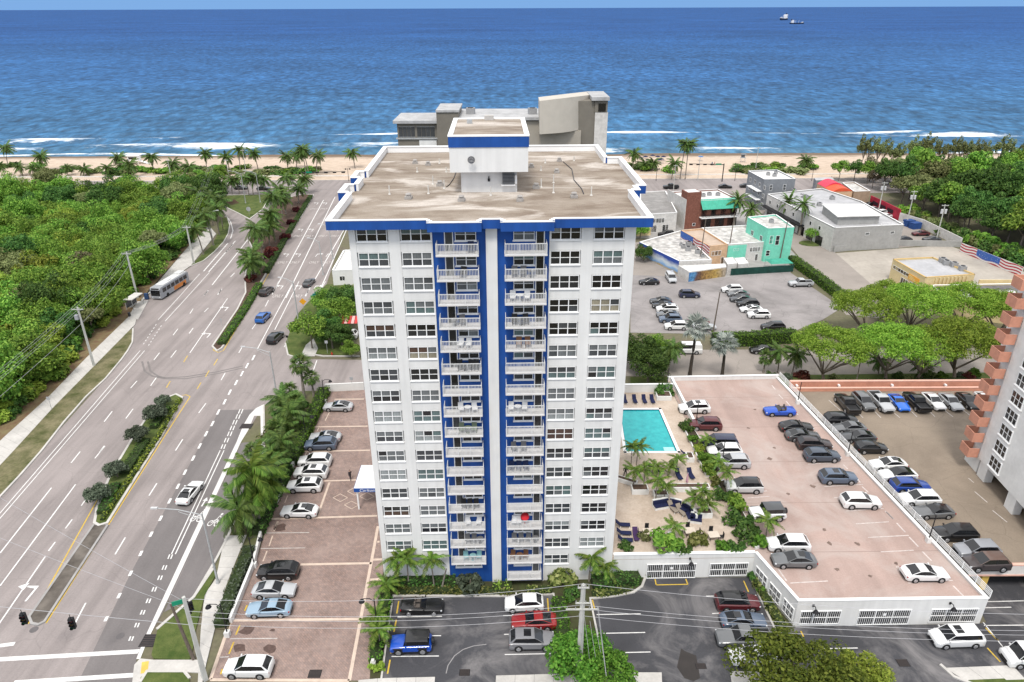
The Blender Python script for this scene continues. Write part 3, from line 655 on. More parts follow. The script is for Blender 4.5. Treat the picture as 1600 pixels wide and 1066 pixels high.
SLAB = MB().box(-.06, -.06, -.16, BW+.06, BD, 0).mesh('slab', M('balcony_slab', (.62, .60, .58), .7, .08, 1.2))
BWF = window_frame(1.98, 1.2, 2, 2); BPN = pane_mesh(1.98/2-.06, .57)
DFR = MB().box(0, 0, 0, .09, .14, 2.05).box(.76, 0, 0, .85, .14, 2.05).box(.09, 0, 1.96, .76, .14, 2.05).mesh('door_frame', white_trim)
DPN = MB().box(0, 0, 0, .67, .03, 1.95).mesh('door_leaf', GL['dark'])
balc_pos = {}
for side, bx in ((0, -5.28), (1, 1.12)):
    for i in range(17 if side else 16):
        fz = Z0-2.36-PIT*i
        b_ = empty('balcony', (bx, -BD+.06, fz)); b_.parent = tower
        inst('slab', SLAB, b_); inst('railing', RAIL, b_, (0, 0, 0))
        balc_pos[(side, i)] = tower.matrix_basis if False else (bx, -BD+.06, fz)
        st = rnd.choice(['dark', 'slate', 'black', 'grey', 'teal'] if i > 2 else ['slate', 'teal', 'grey'])
        dx = .75 if side == 0 else 2.95; wx = 1.72 if side == 0 else .80
        d_ = inst('balcony_door', DFR, tower, (bx+dx-.05, -.02, fz+.004)); inst('door_leaf', DPN, d_, (.09, .06, .0), mat=GL[rnd.choice(['black', 'dark', 'black', 'slate'])])
        put_window(tower, bx+wx, fz+1.02, (st, rnd.choice([st, 'dark'])), -.10, BWF, BPN, 2, 2, 1.98, 1.2)
put_window(tower, -4.9, 2.55, ('grey', 'dark'), -.10, window_frame(3.0, .62, 3, 1), pane_mesh(.9, .55), 3, 1, 3.0, .62)
# roof slab, blue fascia, white coping
FB, FT = 43.62, 44.46
outl = [(-15.2, -.95), (-5.95, -.95), (-5.95, -1.45), (-1.05, -1.45), (-1.05, -.95), (.75, -.95), (.75, -1.45), (5.6, -1.45), (5.6, -.95), (14.75, -.95), (14.75, 10.0), (15.6, 10.0), (15.6, 12.0), (16.6, 12.0), (16.6, 28.2), (14.75, 28.2), (14.75, 37.2), (-15.2, 37.2), (-15.2, 20.8), (-16.2, 20.8), (-16.2, 17.2), (-15.2, 17.2), (-15.2, 13.9), (-16.2, 13.9), (-16.2, 10.0), (-15.2, 10.0)]
MB().prism(outl, FB, 43.70, bottom=True).build('roof_slab', white_trim, tower)
rf = MB().sheet(outl, 43.715).build('roof_surface', roof_gravel, tower)
n = len(outl)
for i in range(n):
    a, b = Vector(outl[i]), Vector(outl[(i+1) % n]); d = (b-a).normalized(); nn = Vector((-d.y, d.x))
    dz = -.14 if a.y < -1.2 and b.y < -1.2 else 0
    q = [a-nn*.03-d*.03, b-nn*.03+d*.03, b+nn*.16, a+nn*.16]
    MB().prism([tuple(p) for p in q], FB-.02+dz, FT+dz, bottom=True).build('fascia', blue_paint, tower)
    q = [a+nn*.165-d*.0, b+nn*.165, b+nn*.42, a+nn*.42]
    MB().prism([tuple(p) for p in q], 43.72, FT+dz, bottom=True).build('parapet', white_trim, tower)
    cw_ = .22 if a.y < 0 and b.y < 0 else .50
    q = [a-nn*.06-d*.06, b-nn*.06+d*.06, b+nn*cw_, a+nn*cw_]
    MB().prism([tuple(p) for p in q], FT+dz+.002+.001*(i % 2), FT+.09+dz+.001*(i % 3), bottom=True).build('coping', white_trim, tower)
# lift penthouse on the roof
ph = empty('lift_penthouse', (0, 0, 0)); ph.parent = tower
u0, u1 = -3.42, 2.66
MB().box(u0, 12.9, 43.7, u1, 24, 46.15).build('lower_wall', white_wall, ph)
MB().box(-4.5, 11.6, 46.15, 3.8, 24.5, 48.75).build('upper_wall', white_wall, ph)
MB().box(-4.58, 11.52, 48.752, 3.88, 24.58, 49.85).build('blue_band', blue_paint, ph)
MB().box(-4.62, 11.48, 49.852, 3.92, 12.0, 49.98).box(-4.62, 24.1, 49.852, 3.92, 24.62, 49.98).box(-4.62, 12, 49.853, -4.1, 24.1, 49.979).box(3.4, 12, 49.853, 3.92, 24.1, 49.979).build('coping', white_trim, ph)
MB().sheet([(-4.1, 12), (3.4, 12), (3.4, 24.1), (-4.1, 24.1)], 49.865).build('roof_surface', roof_gravel, ph)
MB().box(-2.9, 20.5, 49.87, -2.3, 21.1, 50.35).build('roof_vent', grey_metal, ph)
MB().box(-.9, 23.2, 49.87, .2, 23.9, 50.4).build('roof_hatch', concrete, ph)
def tworld(u, v, z): return tower.matrix_basis @ Vector((u, v, z)) if False else TO+Vector((u*math.cos(TA)-v*math.sin(TA), u*math.sin(TA)+v*math.cos(TA), z))
# dish, wall condenser
p_ = tworld(-2.2, 11.55, 47.2)
dish = empty('satellite_dish', p_, TA, 'grey satellite dish on the wall of the roof penthouse', 'dish')
mbd = MB()
for r0, r1, d0, d1 in ((0, .22, -.09, -.07), (.22, .40, -.07, .0)):
    for k in range(14):
        a, b = 2*math.pi*k/14, 2*math.pi*(k+1)/14
        mbd.add([(r0*math.cos(a), d0-.35, r0*math.sin(a)), (r1*math.cos(a), d1-.35-.1, r1*math.sin(a)), (r1*math.cos(b), d1-.35-.1, r1*math.sin(b)), (r0*math.cos(b), d0-.35, r0*math.sin(b))], [(0, 1, 2, 3)])
mbd.build('reflector', M('dish_grey', (.16, .16, .165), .5), dish, (0, -.05, .35))
MB().tube([(0, .05, 0), (0, -.3, .1), (0, -.35, .35)], .04).tube([(0, -.4, .1), (.25, -.95, .3)], .02).build('mount', grey_metal, dish)
p_ = tworld(1.7, 12.88, 44.4)
ac = empty('wall_condenser', p_, TA, 'grey air conditioning condenser bracketed to the penthouse wall', 'condenser')
MB().box(-.65, -.55, .25, .65, .02, 1.65).build('casing', M('condenser_grey', (.16, .165, .17), .6), ac)
for k in range(8): MB().box(-.58, -.57, .4+k*.15, .58, -.552, .45+k*.15).build('louvre', black_metal, ac)
MB().box(-.75, -.5, .1, .75, .02, .248).box(.7, -.4, .3, .95, .02, 1.2).build('bracket', white_trim, ac)
p_ = tworld(-.4, 12.88, 44.9); MB().box(-.12, -.1, 0, .12, .02, .3).box(-.05, -.14, .3, .05, -.02, .55).build('wall_lamp', black_metal, None, p_, TA, label='small dark lamp beside the penthouse condenser', cat='lamp')
# roof clutter: vent pipes and fan boxes
offw_pipe = M('aged_pvc', (.58, .56, .52), .7)
def roofpt(px, py): return G(px, py, 43.72)
C1 = lambda x, y: (500+x/2.961, 130+y/2.961)
for i, (x, y) in enumerate([(322, 515), (502, 512), (575, 488), (523, 468), (790, 520), (1080, 508), (1255, 520), (1023, 482), (553, 372), (585, 412), (1042, 370), (1080, 462), (1175, 360), (450, 412), (1022, 405)]):
    c = roofpt(*C1(x, y)); h = .95 if y > 460 else .6
    MB().cyl(0, 0, 0, h, .06, n=8).cyl(0, 0, 0, .12, .16, .10, n=8).build('vent_pipe', [offw_pipe], None, c, label='white plastic vent pipe standing on the gravel roof', cat='pipe', group='vent pipes on the tower roof')
fan = MB().cb(0, 0, .18, 1.0, 1.0, .36).cb(0, 0, .52, .62, .62, .3).cyl(0, 0, .66, .8, .45, .3, 10)
FAN = fan.mesh('roof_fan', M('roof_fan_metal', (.33, .31, .29), .6, .2, 2))
for i, (x, y) in enumerate([(410, 535), (655, 545), (925, 545), (1175, 530), (555, 475), (1000, 487), (440, 372), (500, 380), (1107, 362), (1095, 415), (978, 390)]):
    c = roofpt(*C1(x, y)); o = inst('roof_fan', FAN, None, c, (0, 0, TA+rnd.uniform(-.1, .1)), .75 if y > 450 else .65)
    tag(o, 'boxy grey exhaust fan on the gravel roof', 'fan', 'exhaust fans on the tower roof')
for pts, lb in (([(632, 405), (620, 440), (600, 470), (585, 482)], 'dark cable curling across the roof left of the penthouse'), ([(1125, 365), (1165, 400), (1175, 450), (1210, 490), (1220, 515)], 'dark cable winding down the roof right of the penthouse')):
    MB().tube([roofpt(*C1(*p))+Vector((0, 0, .05)) for p in pts], .045, 5).build('roof_cable', black_metal, None, label=lb, cat='cable')
# entrance canopy with its name board
CZ = 3.7
q = [G(562, 727, CZ), G(584, 727, CZ), G(590, 763, CZ), G(553, 763, CZ)]
cano = empty('entrance_canopy', G(575, 790), 0, 'white flat entrance canopy with blue band against the tower side', 'canopy')
o_ = cano.location
xl, xr, yn, yf = q[3].x, -15.3, q[3].y, q[0].y
MB().box(xl-o_.x, yn-o_.y, CZ-.18, xr-o_.x, yf-o_.y, CZ).build('roof', white_trim, cano)
MB().box(xl-o_.x-.04, yn-o_.y-.05, CZ-.62, xr-o_.x, yn-o_.y, CZ-.02).box(xl-o_.x-.05, yn-o_.y, CZ-.62, xl-o_.x, yf-o_.y, CZ-.02).build('blue_band', blue_paint, cano)
t_ = ground_text('Carlton', (xl-o_.x+1.75, yn-o_.y-.06, CZ-.33), .62, 0, white_trim, cano, 'lettering', 0, 1.05, R(90))
me = t_.data; me.transform(Matrix(((1, .3, 0, 0), (0, 1, 0, 0), (0, 0, 1, 0), (0, 0, 0, 1))))
for xx, yy in ((xl+.3, yn+.3), (xl+.3, yf-.3)): MB().cyl(xx-o_.x, yy-o_.y, 0, CZ-.18, .12).build('post', white_trim, cano)

# ---------------------------------------------------------------- garage deck and pool terrace
DZ = 3.4
tile = M('travertine', (.50, .40, .315), .8, .14, .45, c2=(.56, .47, .39), sc2=3.5, var2=.18)
garage = empty('parking_garage', (31, 58, 0), 0, 'low white parking garage with pink rooftop deck and barred openings', 'garage')
def wl(o, pts): return [(p[0]-o.location.x, p[1]-o.location.y) for p in pts]
FL, FR, BR, BL_, ML = (30.9, 57.6), (51.7, 57.9), (45.9, 109.2), (27.0, 108.6), (28.6, 65.2)
FR2 = (52.0, 57.9)
deckpoly = [FL, FR, (51.4, 84), (51.2, 109.2), (26.9, 108.6), (27.3, 86), ML]
# photo: the right side runs straight from front right to back right
deckpoly = [FL, FR, (46.2, 109.2), (26.9, 108.6), (27.5, 86), ML]
gw = MB(); P = wl(garage, deckpoly)
gw.prism(P, 0, DZ-.02); gw.build('wall', white_wall, garage)
deck = MB().sheet(P, DZ).build('deck', deck_m, garage)
def parapet(owner, a, b, z0, z1, th=.25, nm='parapet', mat=white_wall, cap=True):
    a, b = Vector(a), Vector(b); d = (b-a).normalized(); nn = Vector((-d.y, d.x))*th
    o = owner.location
    q = [a, b, b+nn, a+nn]
    MB().prism([(p.x-o.x, p.y-o.y) for p in q], z0, z1, bottom=True).build(nm, mat, owner)
    if cap:
        q = [a-nn*.25-d*.04, b-nn*.25+d*.04, b+nn*1.25+d*.04, a+nn*1.25-d*.04]
        MB().prism([(p.x-o.x, p.y-o.y) for p in q], z1+.002, z1+.07, bottom=True).build('coping', white_trim, owner)
parapet(garage, FL, FR, DZ-.01, 3.72); parapet(garage, ML, FL, DZ-.01, 3.71)
parapet(garage, FR, (46.2, 109.2), DZ-.01, 3.70, .3); parapet(garage, (46.2, 109.2), (26.9, 108.6), DZ-.01, 4.1, .3)
# rail along the right edge
def rail(owner, a, b, z, h=1.0, step=2.4, mat=white_trim, nm='guard_rail', bars=(.45, .98), r=.035):
    a, b = Vector((*a, z)), Vector((*b, z)); L_ = (b-a).length; n = max(1, int(L_/step)); o = owner.location if owner else Vector((0, 0, 0))
    o = Vector((o.x, o.y, 0)); m_ = MB()
    for k in range(n+1):
        p = a.lerp(b, k/n)-o; m_.cb(p.x, p.y, p.z+h/2, .07, .07, h)
    for hh in bars: m_.tube([a-o+Vector((0, 0, h*hh)), b-o+Vector((0, 0, h*hh))], r, 5)
    return m_.build(nm, mat, owner)
rail(garage, (51.85, 58.0), (46.4, 109.0), 3.76, .95, 2.2, bars=(.2, .4, .6, .8, 1.0))
# barred openings in the walls
def grille(owner, a, b, z0, z1, nrm, gate=False, nv=18):
    """dark opening with white bars on the wall line a-b"""
    a, b = Vector(a), Vector(b); d = (b-a); L_ = d.length; d.normalize(); nn = Vector(nrm).normalized(); o = owner.location
    ang = math.atan2(d.y, d.x); flip = 1 if Vector((d.y, -d.x)).dot(nn) > 0 else -1
    base = (a.x-o.x, a.y-o.y, 0)
    s = -1*flip
    g = empty('barred_gate' if gate else 'barred_opening', (0, 0, 0)); g.parent = owner; g.location = base; g.rotation_euler = (0, 0, ang)
    def bx(m_, x0, y0, zz0, x1, y1, zz1): return m_.box(x0, min(y0*s, y1*s), zz0, x1, max(y0*s, y1*s), zz1)
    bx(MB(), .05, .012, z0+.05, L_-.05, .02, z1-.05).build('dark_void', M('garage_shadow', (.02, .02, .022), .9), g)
    m_ = MB(); bx(m_, 0, .0, z0, .09, .1, z1); bx(m_, L_-.09, 0, z0, L_, .1, z1); bx(m_, .09, 0, z1-.09, L_-.09, .1, z1); bx(m_, .09, 0, z0, L_-.09, .1, z0+.08)
    bx(m_, .09, .03, (z0+z1)/2-.04, L_-.09, .09, (z0+z1)/2+.04)
    for f_ in (.33, .66): bx(m_, L_*f_-.04, .03, z0+.08, L_*f_+.04, .095, z1-.09)
    m_.build('frame', white_trim, g)
    m_ = MB(); n = int(L_/.22)
    for k in range(1, n): bx(m_, L_*k/n-.022, .03, z0+.08, L_*k/n+.022, .05, z1-.09)
    m_.build('bars', white_trim, g)
    if gate: bx(MB(), L_/2-.16, .1, 1.5, L_/2+.16, .115, 1.85).build('notice', white_trim, g)
fy = lambda x: 57.6+(x-30.9)*(.3/20.8)
def fgr(x0, x1, z0, z1, gate=False): grille(garage, (x0, fy(x0)), (x1, fy(x1)), z0, z1, (0, -1), gate)
fgr(31.4, 35.9, .35, 2.3); fgr(37.8, 43.6, .12, 2.3, True); fgr(45.8, 51.0, .35, 2.3)
sl_ = lambda t: (ML[0]+(FL[0]-ML[0])*t, ML[1]+(FL[1]-ML[1])*t)
for t0, t1 in ((.08, .36), (.42, .68), (.74, .97)): grille(garage, sl_(t0), sl_(t1), .5, 2.3, (-1, -.3))
# lamps over the openings
def gooseneck(x, y, z, label, rz=0.0):
    g = empty('wall_lamp', (x, y, z), rz, label, 'lamp')
    MB().cb(0, -.03, .0, .2, .08, .3).tube([(0, -.05, .1), (0, -.5, .25), (0, -.75, .05)], .05).build('arm', black_metal, g)
    MB().tube([(0, -.75, .1), (0, -.78, -.1), (0, -.82, -.25)], [.12, .26, .34], 10).build('shade', black_metal, g)
gooseneck(32.6, 57.55, 3.15, 'black gooseneck lamp above the left barred opening of the garage')
gooseneck(47.6, 57.8, 3.15, 'black gooseneck lamp above the right barred opening of the garage')
# stall lines of the deck
L4p = lambda x, y: (950+x/3.806, 580+y/3.806); L5p = lambda x, y: (1240+x/3.553, 560+y/3.553)
for a, b in (((550, 0), (0, 0)),): pass
deckline = M('deck_line', (.60, .53, .50), .8, .12, 2, sc2=4, var2=.25)
def dl(f, a, b, wd=.13): 
    g0, g1 = G(*f(*a), DZ), G(*f(*b), DZ); o = garage.location
    line_mesh(g0-o, g1-o, wd, DZ+.010).build('stall_line', deckline, garage)
for a, b in (((550, 75), (755, 62)), ((625, 160), (880, 147)), ((705, 250), (910, 240)), ((800, 345), (850, 342)), ((875, 445), (1155, 428)), ((140, 445), (375, 432)), ((80, 345), (300, 333))): dl(LF3, a, b, .14)
for a, b in (((740, 0), (785, 45)), ((805, 70), (858, 128)), ((882, 157), (940, 218)), ((965, 248), (1022, 306)), ((1158, 462), (1225, 530)), ((65, 358), (115, 430))): dl(LF3, a, b, .18)
for a, b in (((80, 588), (215, 580)), ((170, 712), (385, 700)), ((290, 848), (500, 834)), ((225, 775), (275, 772))): dl(L5p, a, b, .14)
for a, b in (((275, 590), (300, 615)), ((350, 665), (370, 690)), ((380, 712), (415, 745)), ((440, 790), (490, 825)), ((508, 848), (552, 892))): dl(L5p, a, b, .18)
for a, b in (((975, 85), (995, 110)), ((1015, 140), (1040, 165)), ((1060, 180), (1085, 210)), ((1110, 240), (1130, 260))): dl(L4p, a, b, .18)
for a, b in (((830, 755), (960, 745)), ((760, 585), (830, 580)), ((900, 720), (945, 712)), ((850, 905), (930, 900))): dl(L4p, a, b, .13)

for k in range(5):
    t = (k+.6)/5.2; a, b = Vector((27.4+3.4*(1-t)-.4*(1-t), 60+t*48)), Vector((51.6-5.3*t, 60.2+t*48)); line_mesh(a-Vector((31, 58)), b-Vector((31, 58)), .06, DZ+.004).build('expansion_joint', M('joint_dark', (.22, .16, .14), .9), garage)
stain_m = M('deck_stain', (.17, .12, .10), .8, .3, 3)
for x, y, s_ in ((1288, 828, .35), (1296, 849, .45), (1308, 890, .4), (1202, 717, .5), (1169, 669, .4), (1232, 772, .35), (1210, 700, .3), (1340, 850, .5), (1400, 880, .4), (1180, 640, .35), (1270, 760, .5), (1360, 900, .3)):
    c = G(x, y, DZ); MB().sheet([(c.x+s_*rnd.uniform(.4, 1)*math.cos(t*.7)-31, c.y+s_*rnd.uniform(.4, 1)*math.sin(t*.7)-58) for t in range(9)], DZ+.006).build('oil_stain', stain_m, garage)
terrace = empty('pool_terrace', (20, 65, 0), 0, 'raised travertine pool terrace on a white wall beside the tower', 'terrace')
TY0 = 64.9
tp = [(11.6, TY0), ML, (27.5, 86), (26.9, 104.5), (10.9, 104.2)]
o_ = terrace.location
MB().prism(wl(terrace, tp), 0, DZ-.45).build('wall', white_wall, terrace)
pool = [(17.3, 98.7), (23.6, 98.7), (24.0, 86.8), (16.6, 86.8)]
# deck surface in four pieces round the pool
X0, X1, Y0_, Y1_ = 11.6, 27.2, TY0, 104.4
fl = MB()
for poly in ([(11.6, TY0), ML, (27.5, 86), (27.5, 86.8), (11.2, 86.8)], [(24.0, 86.8), (27.45, 86.8), (27.1, 98.7), (23.6, 98.7)], [(11.0, 98.7), (27.1, 98.7), (26.9, 104.4), (10.9, 104.2)], [(11.1, 86.8), (16.6, 86.8), (17.3, 98.7), (11.0, 98.7)]):
    fl.prism(wl(terrace, poly), DZ-.47, DZ-.003)
fl.build('paving', tile, terrace)
def pool_water():
    m, nt, p = newmat('pool_water')
    pos = N(nt, 'NewGeometry').outputs['Position']
    o = ramp(nt, noise(nt, .9, 4, .6, pos), [(.35, (.010, .31, .33)), (.65, (.022, .40, .41))])
    nt.links.new(o, p.inputs['Base Color']); p.inputs['Roughness'].default_value = .12; p.inputs['Specular IOR Level'].default_value = .3
    b = N(nt, 'Bump', {'Strength': .15, 'Distance': .05, 'Height': noise(nt, 2.5, 3, .6, pos)}); nt.links.new(b.outputs[0], p.inputs['Normal'])
    return m
sp = empty('swimming_pool', (20, 92, DZ), 0, 'turquoise rectangular swimming pool with white rim on the terrace', 'pool')
MB().sheet([(x-20, y-92) for x, y in pool], -.14).build('water', pool_water(), sp)
for (x0, y0), (x1, y1) in zip(pool, pool[1:]+pool[:1]):
    d = Vector((x1-x0, y1-y0)).normalized(); nn = Vector((-d.y, d.x))*.42
    q = [(x0-20-d.x*.42, y0-92-d.y*.42), (x1-20+d.x*.42, y1-92+d.y*.42), (x1-20+nn.x+d.x*.42, y1-92+nn.y+d.y*.42), (x0-20+nn.x-d.x*.42, y0-92+nn.y-d.y*.42)]
    MB().prism(q, -.3, .05).build('rim', white_trim, sp)
    q2 = [(x0-20, y0-92), (x1-20, y1-92), (x1-20-nn.x*.1, y1-92-nn.y*.1), (x0-20-nn.x*.1, y0-92-nn.y*.1)]
    MB().prism(q2, -.3, -.02).build('tile_band', M('navy_tile', (.02, .04, .12), .4), sp)
for k in range(3): MB().box(2.2, -4.9+.32*k, -.139+.015*k, 3.75, -4.6+.32*k, -.125+.015*(2-k)).build('step', M('pool_step', (.35, .62, .62), .4), sp)
parapet(terrace, (11.9, TY0), ML, DZ-.4, 3.66, .3)
parapet(terrace, (26.9, 104.6), (10.9, 104.4), DZ-.4, 4.9, .25)
grille(terrace, (15.9, TY0+.0), (21.8, TY0+.1), .1, 2.3, (0, -1), True); grille(terrace, (23.4, TY0+.1), (28.0, TY0+.2), .35, 2.3, (0, -1))
gooseneck(20.9, TY0+.02, 3.1, 'black gooseneck lamp on the terrace wall above its barred gate')
# dividing wall and planters between terrace and deck
parapet(garage, (27.3, 108), (27.9, 93.8), DZ-.01, 4.35, .25)
pl = M('planter_soil', (.05, .04, .025), .95, .3, 2)
for i, poly in enumerate(([(26.2, 93.5), (27.6, 93.5), (29.0, 81.5), (27.8, 80.4), (26.6, 80.5)], [(27.6, 79.0), (28.8, 79.6), (29.9, 66.5), (28.9, 66.0)])):
    MB().prism(wl(garage, poly), DZ-.01, DZ+.35).build('planter_wall', white_wall, garage)
    cx = sum(p[0] for p in poly)/len(poly); cy = sum(p[1] for p in poly)/len(poly)
    MB().sheet(wl(garage, [(cx+(p[0]-cx)*.86, cy+(p[1]-cy)*.97) for p in poly]), DZ+.36).build('planter_soil', pl, garage)

# ---------------------------------------------------------------- neighbour's deck and the coral condominium
nlot = empty('neighbour_deck', (60, 63, 0), 0, 'beige rooftop parking deck with coral edge beside the rail', 'deck')
NP = [(52.6, 62.7), (110, 62.7), (110, 106.5), (47.2, 105.5)]
MB().prism(wl(nlot, NP), 2.6, DZ).build('slab', beige_deck, nlot)
coral = M('coral_paint', (.57, .27, .185), .75, .1, .5, sc2=2, var2=.1); coral_l = M('pale_coral_trim', (.66, .40, .32), .75, .08, .5)
MB().box(52.5-60, 62.55-63, 2.6, 50, 62.695-63, 4.0).build('front_parapet', M('offwhite_parapet', (.66, .62, .58), .8), nlot)
MB().box(52.5-60, 62.5-63, 4.0, 50, 62.9-63, 4.12).box(52.5-60, 62.48-63, 2.5, 50, 62.7-63, 2.68).build('coral_band', coral_l, nlot)
for x in (54.5, 60.5, 66.5): MB().box(x-60, -.1, 0, x-59.2, .6, 2.6).build('column', M('column_yellow', (.62, .42, .10), .7), nlot)
MB().box(52.6-60, 8, 0, 50, 8.2, 2.6).build('back_wall', concrete_d, nlot)
MB().box(47.0-60, 105.6-63, 0, 33, 106.0-63, 4.6).box(47-60, 104.4-63, DZ, 33, 104.7-63, 3.95).build('coral_wall', coral, nlot)
MB().box(47.0-60, 104.35-63, 3.95, 33, 104.75-63, 4.08).box(47-60, 105.55-63, 4.6, 33, 106.05-63, 4.72).build('coral_band', coral_l, nlot)
for x in (47.9, 55, 64, 73): MB().box(x-60, 105.0-63, 3.9, x-59.7, 105.55-63, 4.2).build('wall_lamp', white_trim, nlot)
nl = M('worn_white_paint', (1, 1, 1))
def nline(f, a, b, wd=.12):
    g0, g1 = G(*f(*a), DZ), G(*f(*b), DZ); line_mesh(g0-nlot.location, g1-nlot.location, wd, DZ+.01).build('stall_line', nl, nlot)
for a, b in (((195, 232), (260, 290)), ((330, 275), (385, 330)), ((450, 295), (485, 330)), ((560, 305), (590, 330)), ((655, 295), (685, 325)), ((755, 295), (785, 325)), ((840, 290), (885, 325)), ((945, 290), (985, 322)), ((340, 530), (475, 527)), ((680, 895), (850, 892)), ((1105, 845), (1185, 910)), ((1005, 740), (1075, 800)), ((970, 665), (1000, 690))): nline(L5p, a, b)

cx0 = 69.6
condo = empty('coral_condominium', (cx0, 85, 0), 0, 'white condominium end with coral balconies towering over the beige deck', 'condominium')
HC = 33
cw = MB().box(0, -22, DZ, 26, 6.5, HC)       # hidden upper part is only hinted at by the frame edge
b0, b1 = G(1521, 738, DZ), G(1592, 820, DZ)
condo.location = (b0.x, b0.y, 0); ang = math.atan2(b1.y-b0.y, b1.x-b0.x)+R(90)
condo.rotation_euler = (0, 0, ang)
LN = (b1-b0).length
wl_w = M('condo_white', (.78, .77, .74), .75, .08, .4, sc2=2, var2=.08)
# facade runs along local -Y from the far corner; open storey at the bottom, windows in the facade
op = 2.4
MB().box(.0, -26, DZ+op, 22, 0, HC).build('wall', wl_w, condo)
for y in (-1.4, -8.2, -16.5, -25): MB().box(.15, y-.9, DZ, 1.2, y+.9, DZ+op).build('pier', wl_w, condo)
MB().box(5, -26, DZ, 22, -.5, DZ+op).build('back_wall', concrete_d, condo)
CWF = window_frame(2.5, 1.75, 3, 2, True, .09); CPN = pane_mesh(2.5/3-.1, 1.75/2-.08)
for k in range(11):
    for y in (-2.4, -12.0):
        wn = inst('window', CWF, condo, (-.14, y, DZ+op+.6+k*2.45), (0, 0, -R(90)))
        for a in range(3):
            for b in range(2): inst('pane', CPN, wn, (2.5*a/3+.05, .09-.02, 1.75*b/2+.04), mat=GL[rnd.choice(['dark', 'black', 'slate', 'dark'])])
for k in range(11):      # coral balconies on the far corner
    z = DZ+op+.0+k*2.45
    b_ = empty('balcony', (0, .0, z)); b_.parent = condo
    MB().box(-1.3, .3, 0, 4, 2.2, .14).build('slab', white_trim, b_)
    MB().box(-1.4, .2, -.1, -1.28, 2.3, 1.3).box(-1.28, 2.18, -.1, 4, 2.3, 1.3).box(-1.28, .2, -.1, -.0, .32, 1.3).build('panel', coral, b_)
MB().box(.3, .01, 0, 18, 3.2, HC).build('rear_wall', wl_w, condo)
# ---------------------------------------------------------------- vegetation
LM = {'hammock': leafmat('hammock_leaves', (.045, .110, .016), (.165, .31, .045), (.31, .46, .08)),
      'lime': leafmat('lime_leaves', (.12, .18, .02), (.25, .34, .05), (.38, .45, .08)),
      'deep': leafmat('deep_green_leaves', (.025, .060, .016), (.070, .145, .032), (.13, .22, .05)),
      'olive': leafmat('olive_leaves', (.09, .11, .04), (.20, .235, .09), (.31, .34, .14)),
      'grey': leafmat('grey_green_leaves', (.045, .06, .04), (.10, .13, .085), (.17, .205, .14)),
      'palm': leafmat('palm_fronds', (.032, .065, .016), (.085, .145, .032), (.155, .22, .06), .2, .4),
      'palm_y': leafmat('bright_palm_fronds', (.045, .09, .014), (.10, .175, .026), (.20, .26, .055), .2, .4),
      'silver': leafmat('silver_fronds', (.14, .17, .15), (.25, .28, .25), (.36, .38, .34), .15),
      'box': leafmat('clipped_hedge_leaves', (.038, .095, .012), (.095, .20, .024), (.17, .29, .045)),
      'variegated': leafmat('variegated_leaves', (.06, .09, .02), (.17, .20, .05), (.36, .36, .14)),
      'brown': leafmat('dry_crown_leaves', (.07, .055, .03), (.15, .125, .075), (.24, .21, .14)),
      'red': leafmat('red_shrub_leaves', (.05, .012, .012), (.11, .025, .025), (.16, .05, .04))}
bark = M('grey_bark', (.17, .14, .115), .9, .3, 2.5, stretch=(1, 1, .3)); bark_p = M('palm_bark', (.21, .185, .155), .9, .25, 3, stretch=(.5, .5, 3)); bark_d = M('dark_palm_bark', (.06, .048, .04), .9, .3, 3)
def leaf_quads(pts, nrm, size, rng, aspect=.6):
    """one rhombic leaf per point, facing roughly along nrm"""
    n = len(pts)
    t = rng.normal(size=(n, 3)); t -= (t*nrm).sum(1, keepdims=True)*nrm; t /= np.linalg.norm(t, axis=1, keepdims=True)+1e-9
    b = np.cross(nrm, t); s = size*rng.uniform(.65, 1.3, (n, 1))
    v = np.stack([pts-t*s, pts-b*s*aspect, pts+t*s, pts+b*s*aspect], 1).reshape(-1, 3)
    return v
def quads_to_mesh(name, v, mat, extra=None):
    n = len(v)//4
    me = bpy.data.meshes.new(name); V = v.tolist(); F = np.arange(n*4).reshape(-1, 4).tolist(); mi = None
    mats = [mat]
    if extra is not None:
        o = len(V); V += extra.v; F += [tuple(i+o for i in f) for f in extra.f]; mats.append(extra.mat); mi = [0]*n+[1]*len(extra.f)
    me.from_pydata(V, [], F)
    for k in mats: me.materials.append(k)
    if mi: me.polygons.foreach_set('material_index', mi)
    me.update(); return me
def clumps_points(cent, rad, per, rng, squash=1.0, up=.35):
    P, Nn = [], []
    for c, r in zip(cent, rad):
        d = rng.normal(size=(per, 3)); d[:, 2] += up; d /= np.linalg.norm(d, axis=1, keepdims=True)
        rr = r*rng.uniform(.72, 1.06, (per, 1)); p = d*rr; p[:, 2] *= squash
        P.append(c+p); nn = d+rng.normal(size=(per, 3))*.55; nn[:, 2] += .45; Nn.append(nn/np.linalg.norm(nn, axis=1, keepdims=True))
    return np.concatenate(P), np.concatenate(Nn)
def crown_mesh(name, rx, rz, ncl, per, leaf, mat, seed, rcl=.36, squash=.8, flat=False, zbias=.15):
    rng = np.random.default_rng(seed)
    d = rng.normal(size=(ncl, 3)); d[:, 2] = np.abs(d[:, 2])*(1-zbias)-zbias; d /= np.linalg.norm(d, axis=1, keepdims=True)
    k = rng.uniform(.45, .88, (ncl, 1))
    cent = d*k*np.array([rx, rx, rz]); cent *= rng.uniform(.85, 1.15, (ncl, 1))
    if flat: cent[:, 2] = rz*(.9-.55*(np.hypot(cent[:, 0], cent[:, 1])/rx)**2)*rng.uniform(.55, 1.1, ncl)
    rad = rx*rcl*rng.uniform(.6, 1.15, ncl)
    P, Nn = clumps_points(cent, rad, per, rng, squash)
    return quads_to_mesh(name, leaf_quads(P, Nn, leaf, rng), mat), cent
